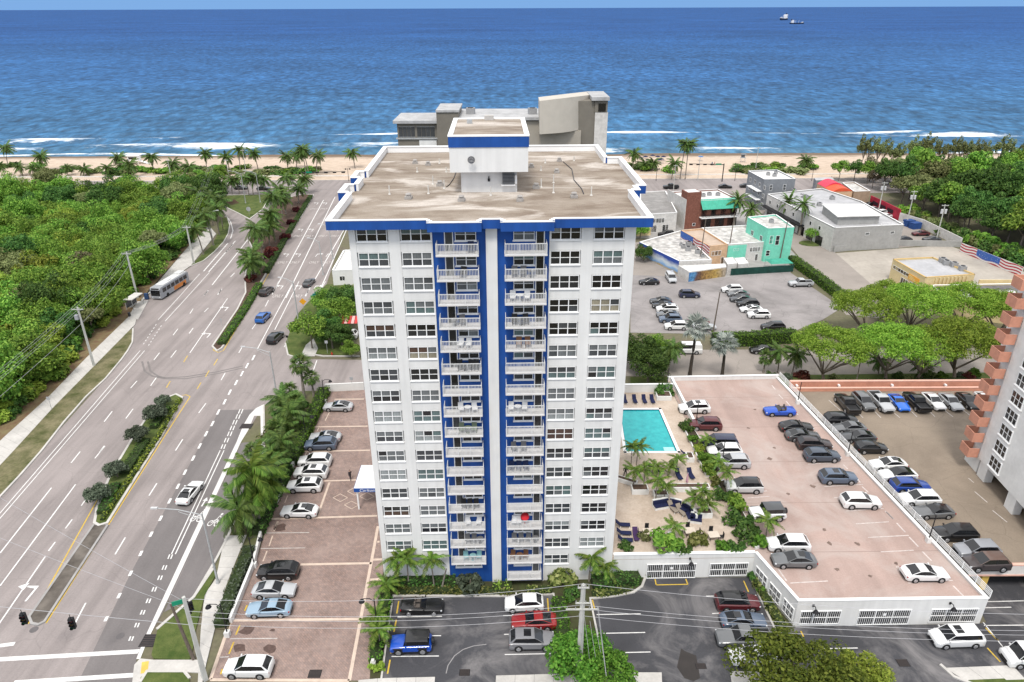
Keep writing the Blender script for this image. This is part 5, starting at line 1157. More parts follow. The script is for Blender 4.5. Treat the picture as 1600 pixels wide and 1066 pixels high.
CARS = [
 # kind, px, py, z, heading, colour, label, group, roof colour, sunroof
 ('sedan', 529, 640, 0, 180, SIL, 'silver sedan nosed against the low wall at the far end of the paver lot', g1, None, 1),
 ('sedan', 509, 688, 0, 180, SIL, 'silver sedan half hidden behind a dark grey vehicle on the pavers', g1, None, 1),
 ('suv', 502, 700, 0, 180, SLB, 'dark slate sport utility vehicle beside a silver sedan on the pavers', g1, None, 0),
 ('suv', 493, 726, 0, 180, WHT, 'white sport utility vehicle farthest of three white ones on the pavers', g1, None, 0),
 ('suv', 487, 744, 0, 180, WHT, 'white sport utility vehicle with small sunroof between two white ones', g1, None, 1),
 ('suv', 477, 765, 0, 180, WHT, 'white sport utility vehicle with black roof glass next to white pair', g1, None, 1),
 ('sedan', 469, 804, 0, 180, WHT, 'white sedan with sunroof alone beside the paver diamonds', g1, None, 1),
 ('suv', 436, 899, 0, 180, BLK, 'black sport utility vehicle next to a silver sedan on the pavers', g1, None, 1),
 ('sedan', 430, 928, 0, 0, SIL, 'silver sedan backed to the wall between black and light blue cars', g1, None, 0),
 ('sedan', 422, 957, 0, 180, LBL, 'light blue sedan parked beside a silver sedan on the pavers', g1, None, 0),
 ('suv', 390, 1050, 0, 180, WHT, 'white crossover alone at the street end of the paver lot', g1, None, 0),
 ('roadster', 660, 953, 0, 0, BLK, 'black open convertible parked beside the hedge before the tower', g2, None, 0),
 ('jeep', 643, 1013, 0, 180, BLU, 'bright blue off-road vehicle with black hardtop', g2, BLK, 0),
 ('hatch', 819, 949, 0, 180, WHT, 'white hatchback beside a red sedan on the front lot', g2, None, 0),
 ('sedan', 834, 977, 0, 180, RED, 'red sedan between a white hatchback and a grey crossover', g2, None, 0),
 ('suv', 831, 1007, 0, 0, (.20, .20, .21), 'grey crossover with sunroof partly under the roadside bush', g2, None, 1),
 ('suv', 1151, 948, 0, 0, DRD, 'dark red sport utility vehicle with black roof on the forecourt', g2, BLK, 0),
 ('sedan', 1160, 976, 0, 0, SLB, 'slate blue sedan between red vehicle and grey pickup', g2, None, 1),
 ('pickup', 1160, 1005, 0, 180, GRY, 'grey pickup truck half under the spreading roadside tree', g2, None, 0),
 ('sedan', 1176, 1032, 0, 180, WHT, 'white car almost hidden under the spreading roadside tree', g2, None, 0),
 ('van', 1491, 1003, 0, 180, WHT, 'white minivan with sunroof outside the garage wall', g2, None, 1),
 ('cargo', 1606, 1034, 0, 180, WHT, 'old white van with dark windows on the side lot', g2, None, 0),
 ('suv', 1084, 643, DZ, 180, WHT, 'white crossover with sunroof farthest up the pink deck', g3, None, 1),
 ('suv', 1101, 669, DZ, 180, DRD, 'dark red sport utility vehicle on the pink deck', g3, None, 0),
 ('van', 1123, 698, DZ, 180, NVY, 'navy minivan behind a planter palm on the pink deck', g3, None, 0),
 ('suv', 1131, 711, DZ, 180, WHT, 'white crossover with dark window line beside the navy minivan', g3, None, 0),
 ('suv', 1143, 728, DZ, 180, SIL, 'silver crossover half behind planter palms on the pink deck', g3, None, 0),
 ('suv', 1161, 766, DZ, 180, (.5, .5, .5), 'pale silver crossover with black roof beside the deck planter', g3, BLK, 0),
 ('jeep', 1197, 809, DZ, 180, WHT, 'white off-road vehicle with dark hardtop on the pink deck', g3, DGR, 0),
 ('suv', 1230, 857, DZ, 180, WHT, 'white sport utility vehicle beside a grey sedan at the deck front', g3, None, 0),
 ('sedan', 1239, 881, DZ, 180, GRY, 'dark grey sedan with sunroof by the deck parapet', g3, None, 1),
 ('roadster', 1217, 647, DZ, 180, BLU, 'bright blue open convertible near the deck rail', g3, None, 0),
 ('sedan', 1243, 672, DZ, 0, BLK, 'black sedan first of four dark cars by the deck rail', g3, None, 0),
 ('sedan', 1253, 686, DZ, 0, DGR, 'charcoal sedan second of four dark cars by the deck rail', g3, None, 0),
 ('suv', 1271, 700, DZ, 0, (.03, .02, .02), 'dark sport utility vehicle with roof rails by the deck rail', g3, None, 0),
 ('suv', 1283, 718, DZ, 0, (.05, .065, .09), 'dark blue-grey crossover last of four dark cars by the deck rail', g3, None, 0),
 ('suv', 1308, 752, DZ, 0, SLB, 'slate grey crossover with sunroof by the deck rail', g3, None, 1),
 ('suv', 1343, 790, DZ, 0, WHT, 'white crossover with black tailgate by the deck rail', g3, None, 0),
 ('sedan', 1443, 902, DZ, 0, WHT, 'white sedan alone at the front right of the pink deck', g3, None, 0),
 ('suv', 1303, 661, DZ, 0, BLK, 'black crossover farthest of the row along the rail', g4, None, 0),
 ('sedan', 1316, 674, DZ, 180, GRY, 'grey sedan beside a black crossover along the rail', g4, None, 0),
 ('sedan', 1330, 688, DZ, 180, DGR, 'charcoal sedan beside the grey sedan along the rail', g4, None, 0),
 ('hatch', 1350, 705, DZ, 0, BLK, 'black hatchback ending the dark row along the rail', g4, None, 0),
 ('sedan', 1376, 731, DZ, 180, WHT, 'white sedan with sunroof along the rail', g4, None, 1),
 ('sedan', 1391, 747, DZ, 180, WHT, 'white sedan with black roof along the rail', g4, BLK, 0),
 ('suv', 1410, 766, DZ, 0, (.012, .05, .26), 'blue sport utility vehicle between white cars along the rail', g4, None, 0),
 ('suv', 1424, 786, DZ, 180, WHT, 'white crossover between blue vehicle and grey coupe', g4, None, 0),
 ('coupe', 1446, 805, DZ, 180, GRY, 'grey sports coupe with black top along the rail', g4, BLK, 0),
 ('suv', 1479, 840, DZ, 180, BLK, 'black crossover alone near a lamp post along the rail', g4, None, 0),
 ('suv', 1512, 866, DZ, 180, (.26, .27, .29), 'silver grey sport utility vehicle near the coral edge', g4, None, 0),
 ('suv', 1526, 886, DZ, 180, (.05, .04, .04), 'dark brown sport utility vehicle against the coral edge', g4, (.12, .075, .06), 0),
 ('pickup', 1322, 637, DZ, 90, BLK, 'black pickup truck at the start of the row before the coral wall', g4, None, 0),
 ('suv', 1348, 633, DZ, 270, GRY, 'grey sport utility vehicle between two pickups before the coral wall', g4, None, 0),
 ('pickup', 1375, 634, DZ, 270, SIL, 'silver pickup truck before the coral wall', g4, None, 0),
 ('coupe', 1403, 634, DZ, 270, (.01, .12, .55), 'bright blue sports coupe before the coral wall', g4, None, 0),
 ('pickup', 1430, 634, DZ, 90, BLK, 'black pickup truck between blue coupe and white sedan', g4, None, 0),
 ('sedan', 1457, 632, DZ, 270, WHT, 'white sedan before the coral wall', g4, None, 0),
 ('sedan', 1484, 633, DZ, 270, SIL, 'silver sedan before the coral wall', g4, None, 0),
 ('sedan', 1511, 632, DZ, 270, BLK, 'black sedan before the coral wall next to the condominium', g4, None, 0),
 ('sedan', 1540, 631, DZ, 270, WHT, 'white car mostly hidden by the coral balconies', g4, None, 0),
 ('sedan', 1014, 444, 0, 180, BLK, 'black sedan beside the mural building on the back lot', g5, None, 0),
 ('van', 1048, 438, 0, 270, SIL, 'silver minivan facing out beside the mural wall', g5, None, 0),
 ('suv', 1077, 464, 0, 0, NVY, 'navy crossover standing alone in the middle of the back lot', g5, None, 0),
 ('sedan', 1032, 474, 0, 180, DGR, 'charcoal sedan first in the row beside the tower', g5, None, 0),
 ('sedan', 1036, 481, 0, 180, BLK, 'black sedan second in the row beside the tower', g5, None, 0),
 ('suv', 1042, 487, 0, 180, WHT, 'white crossover with sunroof in the row beside the tower', g5, None, 1),
 ('sedan', 1043, 495, 0, 180, GRY, 'grey sedan below the white crossover beside the tower', g5, None, 0),
 ('suv', 1047, 503, 0, 180, SLB, 'slate blue crossover in the row beside the tower', g5, None, 0),
 ('suv', 1056, 514, 0, 180, WHT, 'white crossover behind the broadleaf tree on the back lot', g5, None, 0),
 ('sedan', 1089, 506, 0, 180, DRD, 'dark red sedan behind the silver palm', g5, None, 0),
 ('sedan', 1100, 514, 0, 0, SIL, 'silver sedan behind the silver palm beside a pole', g5, None, 0),
 ('suv', 1143, 456, 0, 180, WHT, 'white crossover at the head of the middle row', g5, None, 0),
 ('sedan', 1153, 463, 0, 180, GRY, 'grey sedan second in the middle row', g5, None, 0),
 ('sedan', 1157, 471, 0, 180, DGR, 'blue-black sedan third in the middle row', g5, None, 0),
 ('suv', 1168, 479, 0, 180, BLK, 'black sport utility vehicle fourth in the middle row', g5, None, 0),
 ('sedan', 1173, 487, 0, 180, WHT, 'white sedan with sunroof fifth in the middle row', g5, None, 1),
 ('suv', 1185, 496, 0, 180, WHT, 'white sport utility vehicle ending the middle row', g5, None, 0),
 ('suv', 1207, 515, 0, 180, BLK, 'black sport utility vehicle by the clipped hedge', g5, None, 0),
 ('pickup', 1250, 447, 0, 180, SIL, 'silver pickup truck beside the diagonal hedge', g5, None, 0),
 ('sedan', 1191, 551, 0, 180, BLK, 'black car on the side street behind the round palm', 'cars on the side street', None, 0),
 ('cargo', 1074, 551, 0, 180, WHT, 'white van on the side street behind the silver palms', 'cars on the side street', None, 0),
 ('suv', 541, 528, 0, 180, WHT, 'white car under the trees at the tower corner', 'cars on the side street', None, 0),
 ('sedan', 298, 775, 0, 84, WHT, 'white sedan with sunroof driving in the bike lane side', g6, None, 1),
 ('suv', 431, 532, 0, 82, BLK, 'black sport utility vehicle stopped at the junction', g6, None, 0),
 ('suv', 412, 500, 0, 84, (.012, .10, .35), 'blue crossover driving beside the planted median', g6, None, 0),
 ('suv', 417, 459, 0, 84, (.03, .022, .02), 'dark brown sport utility vehicle beside the planted median', g6, None, 0),
 ('sedan', 483, 445, 0, 84, DGR, 'dark grey sedan in the right turn lane', g6, None, 0)]
for kind, px, py, z, hd, c, lb, gr, rf_, sn in CARS:
    pos = G(px, py, z); pos.z += .012
    if gr == g4 and hd in (0, 180): pos.x += .9
    car(kind, pos, hd, c, lb, gr, rf_, sn, full=py > 425)
g7 = 'cars on the beach road'; g8 = 'cars behind the shops'
for kind, px, py, hd, c, lb, gr in [('suv', 270, 291, 0, NVY, 'dark car ahead of the silver one where forest meets beach road', g7), ('sedan', 277, 294, 0, SIL, 'silver car close to the forest edge on the beach road', g7),
    ('suv', 346, 295, 0, WHT, 'white car ahead of two dark cars on the beach road', g7), ('sedan', 377, 296, 0, DGR, 'dark grey car in the middle of three on the beach road', g7), ('sedan', 412, 297, 0, BLK, 'black car following two others beside the palm island', g7),
    ('pickup', 1048, 295, 180, BLK, 'black pickup on the beach road behind the brick building', g7), ('sedan', 1133, 294, 0, BLK, 'black car on the beach road beside the signal mast', g7), ('sedan', 1166, 293, 0, BLK, 'black car beside the grey three storey building', g7),
    ('suv', 1041, 369, 180, BLK, 'black car in the alley beside the brick building', g8), ('suv', 1357, 324, 200, BLK, 'black car near the red mural wall', g8), ('sedan', 1362, 330, 200, SIL, 'silver car near the red mural wall', g8), ('suv', 1374, 336, 200, WHT, 'white car near the red mural wall', g8),
    ('sedan', 1382, 341, 200, WHT, 'white car at the end of the row by the red mural wall', g8), ('sedan', 1438, 368, 180, DRD, 'dark maroon car beside the blue bins', g8), ('sedan', 1455, 377, 180, DGR, 'charcoal car beside the white boundary wall', g8), ('sedan', 1410, 377, 180, BLK, 'black car behind the grey warehouse', g8)]:
    car(kind, G(px, py)+Vector((0, 0, .012)), hd, c, lb, gr, full=False)
# the bus at its stop
bp = G(268, 455); bus = empty('city_bus', bp+Vector((0, 0, .01)), R(262), 'grey and orange city bus waiting at the forest bus stop', 'bus')
bw, bL, bH = 1.28, 6.0, 3.0
m_ = MB(); prof = [(-bL, .45), (-bL, 2.75), (-bL+.25, bH), (bL-.35, bH), (bL, 2.5), (bL+.06, .9), (bL, .4)]
m_.add([(x, -bw, z) for x, z in prof]+[(x, bw, z) for x, z in prof], [tuple(range(7)), tuple(reversed(range(7, 14)))]+[(i, i+7, (i+1) % 7+7, (i+1) % 7) for i in range(7)])
m_.build('body', M('bus_grey', (.30, .31, .33), .4, .05, 1), bus)
MB().box(-bL+.3, -bw*.8, bH, bL-2, bw*.8, bH+.16).box(-bL+.6, -.8, bH+.16, -bL+2.8, .8, bH+.4).box(0, -.6, bH+.16, 1.6, .6, bH+.32).build('roof_unit', M('bus_roof', (.55, .55, .54), .6), bus)
for s in (-1, 1):
    MB().box(-4.6, s*bw-.01, .5, .6, s*bw+.012, 1.45).build('orange_panel', M('bus_orange', (.55, .20, .05), .5), bus)
    for k in range(6): MB().box(-5.2+k*1.75, s*bw-.01, 1.6, -3.75+k*1.75, s*bw+.014, 2.55).build('window', cglass, bus)
    for x in (-3.6, 3.4): MB().tube([(x, s*(bw-.25), .5), (x, s*(bw+.015), .5)], .5, 16).build('wheel', rubber, bus)
    MB().cb(bL+.02, s*.9, .75, .12, .35, .18).build('headlight', headl, bus)
    MB().tube([(bL-.1, s*(bw-.05), 2.6), (bL+.35, s*(bw+.2), 2.5), (bL+.35, s*(bw+.2), 2.1)], .06).build('mirror', trim_b, bus)
MB().add([(bL+.07, -1.15, 1.05), (bL+.07, 1.15, 1.05), (bL+.02, 1.12, 2.45), (bL+.02, -1.12, 2.45)], [(0, 1, 2, 3)]).build('windscreen', cglass, bus)
MB().cb(bL-.12, 0, 2.72, .2, 1.9, .28).build('destination_sign', trim_b, bus)
# ---------------------------------------------------------------- other buildings
white_roof = M('white_membrane_roof', (.66, .65, .63), .8, .10, .25, c2=(.74, .73, .71), sc2=1.2, var2=.25)
dirty_roof = M('patchy_white_roof', (.62, .60, .57), .85, .12, .5, sc2=.7, var2=.6)
grey_roof = M('grey_membrane_roof', (.40, .40, .41), .85, .12, .3, sc2=1.5, var2=.15); dark_roof = M('dark_tar_roof', (.15, .14, .14), .9, .2, .3, sc2=1.2, var2=.3)
mint = M('mint_paint', (.19, .62, .46), .75, .08, .5, sc2=1.5, var2=.15); peach = M('peach_paint', (.60, .40, .25), .75, .1, .5, sc2=1.5, var2=.2); offw = M('offwhite_stucco', (.60, .58, .55), .8, .1, .5, sc2=1.5, var2=.2)
brickw = M('brick_wall', (.21, .085, .06), .85, .25, 2, sc2=6, var2=.25); graypaint = M('grey_wall_paint', (.20, .21, .225), .75, .1, .5); taupe = M('taupe_wall', (.33, .30, .255), .75, .06, .4); yellowp = M('pale_yellow_paint', (.62, .50, .28), .75, .08, .4, sc2=1.5, var2=.12)
class Bld:
    def __init__(s, name, poly, h, wall, roof, label, cat='building', z0=0.0, par=.35, coping=None):
        a = sum(poly[i][0]*poly[(i+1) % len(poly)][1]-poly[(i+1) % len(poly)][0]*poly[i][1] for i in range(len(poly)))
        if a < 0: poly = poly[::-1]
        s.o = Vector((poly[0][0], poly[0][1], z0)); s.h = h; s.p = [(x-s.o.x, y-s.o.y) for x, y in poly]
        s.e = empty(name, s.o, 0, label, cat)
        MB().prism(s.p, 0, h-.02).build('wall', wall, s.e); s.roof = MB().sheet(s.p, h).build('roof', roof, s.e)
        if par:
            for a, b in zip(s.p, s.p[1:]+s.p[:1]):
                a, b = Vector(a), Vector(b); d = (b-a).normalized(); nn = Vector((-d.y, d.x))
                q = [a-nn*.02-d*.02, b-nn*.02+d*.02, b+nn*.24, a+nn*.24]; MB().prism([tuple(v) for v in q], h-.03, h+par, bottom=True).build('parapet', wall, s.e)
                q = [a-nn*.06-d*.05, b-nn*.06+d*.05, b+nn*.28, a+nn*.28]; MB().prism([tuple(v) for v in q], h+par+.002, h+par+.06, bottom=True).build('coping', coping or white_trim, s.e)
    def frame(s, ax, ay, bx, by):
        """matrix of a wall from A to B (world xy): x along the wall, -y outward to the viewer's side"""
        a, b = Vector((ax, ay, 0)), Vector((bx, by, 0)); ang = math.atan2(b.y-a.y, b.x-a.x)
        return Vector((ax-s.o.x, ay-s.o.y, 0)), ang, (b-a).length
    def win(s, A, B, u, z, w_, h_, nx=2, nz=1, g='dark', frame=True, door=False, out=.03):
        o, ang, L_ = s.frame(*A, *B)
        p = o+Vector((math.cos(ang)*u, math.sin(ang)*u, z)) ; nn = Vector((math.sin(ang), -math.cos(ang), 0))*out
        m_ = MB(); fr = .07
        m_.box(0, 0, 0, fr, .06, h_).box(w_-fr, 0, 0, w_, .06, h_).box(fr, 0, h_-fr, w_-fr, .06, h_).box(fr, 0, 0, w_-fr, .06, fr)
        for k in range(1, nx): m_.box(w_*k/nx-.035, .0, fr, w_*k/nx+.035, .06, h_-fr)
        for k in range(1, nz): m_.box(fr, .005, h_*k/nz-.03, w_-fr, .06, h_*k/nz+.03)
        wn = m_.build('door' if door else 'window', white_trim if frame else black_metal, s.e, p+nn, ang)
        for k in range(nx):
            for j in range(nz): MB().box(w_*k/nx+.04, .03, h_*j/nz+.04, w_*(k+1)/nx-.04, .05, h_*(j+1)/nz-.04).build('pane', GL[g], wn)
        return wn
    def box(s, name, x0, y0, z0, x1, y1, z1, mat): return MB().box(x0-s.o.x, y0-s.o.y, z0, x1-s.o.x, y1-s.o.y, z1).build(name, mat, s.e)
def hvac(x, y, z, label, s=1.0, group='rooftop air conditioners'):
    e = empty('air_conditioner', (x, y, z), rnd.uniform(-.2, .2), label, 'air conditioner', group, s)
    MB().cb(0, 0, .5, 1.2, 1.0, 1.0).build('casing', M('ac_casing', (.28, .28, .28), .6, .1, 2), e); MB().cyl(0, 0, 1.0, 1.06, .42, n=12).build('fan_grille', black_metal, e)
P2 = lambda px, py, z: tuple(G(px, py, z)[:2])
# mint two storey house
h = 8.85; q = [P2(1200, 359, h), P2(1241, 357, h), P2(1212, 337, h), P2(1168, 341, h)]
b = Bld('mint_building', q, h, mint, dirty_roof, 'tall mint green two storey building with stained roof')
A, B = q[0], q[1]; b.win(A, B, .9, 4.9, 1.0, 2.2, 1, 2); b.win(A, B, 2.6, 4.5, 1.1, 2.6, 1, 2); b.win(A, B, .4, 1.6, 1.1, 1.5, 1, 2); b.win(q[3], q[0], 3, 5, 1.4, 1.4); b.win(q[3], q[0], 8, 5, 1.4, 1.4)
hvac(*P2(1205, 348, h), h, 'rusty air conditioner on the mint building roof')
# mint and white shop
h = 4.8; q = [P2(1138, 384, h), P2(1197, 380, h), P2(1166, 354, h), P2(1095, 358, h)]
b = Bld('painted_shop', q, h, offw, dirty_roof, 'low shop half mint half white with patchy white roof')
A, B = Vector(q[0]), Vector(q[1]); mid = A.lerp(B, .49); d = (B-A).normalized(); nn = Vector((d.y, -d.x))*.03
MB().prism([tuple(Vector(p)-b.o.xy) for p in (A, mid, mid+nn, A+nn)], 0, h).build('mint_panel', mint, b.e)
b.win(A, B, 1.6, 3.2, 1.6, .75, 3); b.win(A, B, 6.4, 2.6, 3.0, 1.3, 4, 1, 'slate'); b.win(A, B, 8.2, .0, .9, 1.9, 1, 1, 'dark', door=True); b.win(A, B, 5.6, .3, .5, .6, 1)
# peach shop with the flag painted on its side
h = 5.0; q = [P2(1109, 387, h), P2(1137, 384, h), P2(1097, 359, h), P2(1064, 362, h)]
b = Bld('peach_shop', q, h, peach, M('tan_roof', (.42, .33, .26), .85, .15, .4), 'peach shop with a flag mural along its side wall', coping=peach)
b.win(q[0], q[1], .7, 2.6, 2.9, 1.3, 3, 1, 'dark'); b.win(q[0], q[1], 3.8, 0, .9, 2, 1, 1, 'dark', door=True)
def flag_mat():
    """wavy stripes with a blue field of pale stars, in wall coordinates"""
    m, nt, p = newmat('flag_mural')
    tc = N(nt, 'TexCoord').outputs['Object']; s = N(nt, 'SeparateXYZ', {0: tc}); x, z = s.outputs[0], s.outputs[2]
    wv = math_(nt, 'MULTIPLY', math_(nt, 'SINE', math_(nt, 'MULTIPLY', x, .9)), .22)
    zz = math_(nt, 'ADD', math_(nt, 'ADD', z, wv), 5)
    st = math_(nt, 'GREATER_THAN', math_(nt, 'FRACT', math_(nt, 'MULTIPLY', zz, 1.35)), .5)
    o = mixc(nt, st, (.62, .60, .58), (.36, .035, .045))
    v = N(nt, 'TexVoronoi', {'Scale': 2.2, 'Vector': tc, 'Randomness': .2}); star = math_(nt, 'LESS_THAN', v.outputs['Distance'], .17)
    fld = mixc(nt, star, (.035, .10, .34), (.65, .66, .68))
    return m, nt, p, o, fld, x, zz
def flag_material(x0, x1, ztop):
    m, nt, p, o, fld, x, zz = flag_mat()
    k = math_(nt, 'MULTIPLY', math_(nt, 'MULTIPLY', math_(nt, 'GREATER_THAN', x, x0), math_(nt, 'LESS_THAN', x, x1)), math_(nt, 'GREATER_THAN', zz, ztop))
    nt.links.new(mixc(nt, k, o, fld), p.inputs['Base Color']); p.inputs['Roughness'].default_value = .8; return m
o, ang, L_ = b.frame(*q[3], *q[0])
MB().box(0, -.04, 2.9, L_, .0, h+.3).build('flag_mural', flag_material(-1, L_*.45, 8.6), b.e, o, ang)
# low shop with the ocean mural
h = 3.0; q = [P2(1061, 411, h), P2(1112, 409, h), P2(1064, 363, h), P2(999, 381, h)]
b = Bld('mural_shop', q, h, offw, dirty_roof, 'low white roofed shop with a blue ocean mural on its side', par=.5)
def ocean_mural():
    m, nt, p = newmat('ocean_mural'); tc = N(nt, 'TexCoord').outputs['Object']; s = N(nt, 'SeparateXYZ', {0: tc}); x, z = s.outputs[0], s.outputs[2]
    f = math_(nt, 'ADD', math_(nt, 'MULTIPLY', z, .22), math_(nt, 'MULTIPLY', noise(nt, .6, 4, .6, tc, (.4, 1, 1)), .5))
    o = ramp(nt, f, [(.25, (.36, .26, .10)), (.42, (.16, .34, .60)), (.6, (.55, .60, .62)), (.85, (.02, .06, .30))])
    v = N(nt, 'TexNoise', {'Scale': 1.1, 'Vector': tc, 'Detail': 2}).outputs['Fac']
    o = mixc(nt, math_(nt, 'MULTIPLY', math_(nt, 'GREATER_THAN', v, .60), math_(nt, 'LESS_THAN', x, 3.2)), o, (.5, .03, .03))
    nt.links.new(o, p.inputs['Base Color']); p.inputs['Roughness'].default_value = .8; return m
o, ang, L_ = b.frame(*q[3], *q[0]); om = ocean_mural()
MB().box(0, -.05, .0, L_, .0, h+.5).build('ocean_mural', om, b.e, o, ang)
for k, (x, y) in enumerate(((1068, 388), (1075, 392), (1083, 389), (1090, 396), (1076, 384), (1098, 402), (1064, 384))): hvac(*P2(x, y, h), h, 'grey kitchen duct box on the mural shop roof', rnd.uniform(.7, 1.2), 'duct boxes on the mural shop roof')
# yard wall painted with figures, containers, screen fence, tent
h = 2.6; q = [P2(1077, 425, h), P2(1135, 417, h), P2(1133, 412, h), P2(1060, 415, h)]
b = Bld('yard_shed', q, h, offw, white_roof, 'long white topped yard shed with yellow and blue mural front', par=0)
def yard_mural():
    m, nt, p = newmat('yard_mural'); tc = N(nt, 'TexCoord').outputs['Object']; x = N(nt, 'SeparateXYZ', {0: tc}).outputs[0]
    f = math_(nt, 'ADD', math_(nt, 'MULTIPLY', x, .085), math_(nt, 'MULTIPLY', noise(nt, .8, 4, .6, tc), .25))
    o = ramp(nt, f, [(.05, (.03, .14, .38)), (.24, (.10, .28, .5)), (.33, (.12, .06, .05)), (.55, (.34, .20, .06)), (.8, (.45, .30, .08)), (1, (.40, .33, .24))])
    o = mixc(nt, 1.0, o, ramp(nt, noise(nt, 1.6, 5, .7, tc), [(.35, .35), (.6, 1.1)]), 'MULTIPLY')
    nt.links.new(o, p.inputs['Base Color']); p.inputs['Roughness'].default_value = .8; return m
o, ang, L_ = b.frame(*q[0], *q[1]); MB().box(0, -.05, 0, L_, 0, h-.25).build('mural', yard_mural(), b.e, o, ang)
for k, (x0, x1, lb) in enumerate(((1137, 1152, 'white storage container beside the painted yard shed'), (1154, 1170, 'white storage container touching the green screen fence'))):
    p0, p1 = P2(x0, 413, 2.6), P2(x1, 411.5, 2.6); Bld('storage_container', [p0, p1, (p1[0]+.3, p1[1]+5), (p0[0]+.3, p0[1]+5)], 2.6, offw, white_roof, lb, 'container', par=0)
p0, p1 = G(1141, 431), G(1239, 425); f_ = empty('screen_fence', p0, math.atan2(p1.y-p0.y, p1.x-p0.x), 'dark green mesh screen fence along the back lot', 'fence'); L_ = (p1-p0).length
MB().box(0, 0, .1, L_, .03, 1.9).build('mesh_panel', M('green_mesh', (.012, .05, .04), .9, .25, 1), f_)
for k in range(8): MB().cyl(L_*k/7, .06, 0, 2.0, .04).build('post', grey_metal, f_)
t_ = empty('yard_tent', G(1215, 421), .1, 'small green canvas tent behind the screen fence', 'tent')
MB().add([(-3, -2, 2.2), (3, -2, 2.2), (3, 2, 2.2), (-3, 2, 2.2), (-2, 0, 3.0), (2, 0, 3.0)], [(0, 1, 5, 4), (2, 3, 4, 5), (1, 2, 5), (3, 0, 4), (3, 2, 1, 0)]).build('canvas', M('tent_green', (.05, .28, .20), .8, .15, 1), t_)
for x in (-2.8, 2.8):
    for y in (-1.8, 1.8): MB().cyl(x, y, 0, 2.25, .05).build('pole', grey_metal, t_)
# brick building with green pent roof
A, B = G(1070, 358), G(1147, 353); d = (B-A).normalized(); n_ = Vector((-d.y, d.x, 0)); h = 8.2
q = [tuple(p[:2]) for p in (A, B, B+n_*13, A+n_*13)]
b = Bld('brick_building', q, h, brickw, white_roof, 'brick corner building with green tiled pent roof and balcony')
L_ = (B-A).length; ang = math.atan2(d.y, d.x)
tw = MB().box(-.4, -.25, 0, 4.2, 4.0, 11.3); tw.build('brick_tower', brickw, b.e, (0, 0, 0), ang); MB().box(-.55, -.2, 0, -.42, 14, 9.2).build('side_wall', offw, b.e, (0, 0, 0), ang)
MB().box(.0, .1, 11.3, 3.8, 3.6, 11.36).build('tower_roof', white_roof, b.e, (0, 0, 0), ang)
for k in range(int((L_-4.2)/.52)):
    x0 = 4.25+k*.52; MB().add([(x0, -2.0, 6.3), (x0+.5, -2.0, 6.3), (x0+.5, .3, 8.9), (x0, .3, 8.9), (x0, -2.0, 6.2), (x0+.5, -2.0, 6.2)], [(0, 1, 2, 3), (4, 5, 1, 0)]).build('roof_panel', M('green_tile', (.06, .36, .25), .6, .12, 1), b.e, (0, 0, 0), ang)
MB().box(4.25, -2.0, 3.4, L_, -.02, 3.6).build('balcony_slab', white_trim, b.e, (0, 0, 0), ang)
m_ = MB().box(4.25, -2.0, 4.5, L_, -1.95, 4.6)
for k in range(40): m_.cb(4.25+(L_-4.25)*k/39, -1.97, 4.05, .05, .05, .9)
m_.build('railing', black_metal, b.e, (0, 0, 0), ang)
for k in range(4): b.win(q[0], q[1], 5+k*3.2, 3.7, 1.6, 2.2, 2, 1, 'black', False)
b.win(q[0], q[1], 5.2, .2, 3.2, 2.6, 3, 1, 'black', False); b.win(q[0], q[1], 9.8, .2, 3, 2.6, 3, 1, 'dark', False); b.win(q[0], q[1], 14, .2, 3, 2.6, 2, 1, 'dark', False); b.win(q[0], q[1], 2.2, .9, 1.0, .9, 1, 1, 'dark', out=.3)
for k, (x, y) in enumerate(((8, 6), (10.5, 7), (13, 6.2))): p = A+d*x+n_*y; hvac(p.x, p.y, h, 'air conditioner on the brick building roof')
# old grey flat roofed annex beside the tower
h = 5.5; q = [P2(1000, 338, h), P2(1058, 334, h), P2(1040, 300, h), P2(1000, 302, h)]
b = Bld('grey_annex', q, h, offw, M('grey_gravel_roof', (.27, .26, .25), .9, .2, .4, sc2=2, var2=.2), 'grey roofed annex with open stair beside the brick building')
b.win(q[0], q[1], 3.5, 2.9, 4.5, 1.6, 5, 1, 'slate'); b.win(q[0], q[1], 2.5, .2, 3.2, 2.2, 2, 1, 'dark'); b.win(q[0], q[1], 7.5, .2, 2, 2.2, 2, 1, 'dark')
Bld('cream_annex', [P2(986, 352, 3.5), P2(1018, 350, 3.5), P2(1014, 338, 3.5), P2(986, 338, 3.5)], 3.5, yellowp, dirty_roof, 'low cream annex between tower and grey annex')
# grey three storey building
h = 10; q = [P2(1194, 282, h), P2(1243, 281, h), P2(1214, 267, h), P2(1169, 268.5, h)]
b = Bld('grey_building', q, h, graypaint, white_roof, 'grey three storey building with white roof near the beach road')
A, B = q[0], q[1]
for u in (2.2, 6.8): b.win(A, B, u, 6.6, 1.0, 1.9, 1, 2, 'light')
for z in (1.4, 4.4, 7.2):
    for u in (2, 6, 10, 14): b.win(q[3], q[0], u, z, 1.6, 1.4, 2, 1, 'slate')
c_ = Vector(A)+(Vector(q[3])-Vector(A))*.45
for k, (x, y) in enumerate(((1200, 274), (1210, 276), (1212, 272))): hvac(*P2(x, y, h), h, 'air conditioner on the grey building roof')
o, ang, L_ = b.frame(*q[3], *q[0]); MB().box(L_*.3, -1.6, 3.2, L_*.95, 0, 3.4).box(L_*.3, -1.6, 6.1, L_*.95, 0, 6.25).build('gallery', white_trim, b.e, o, ang)
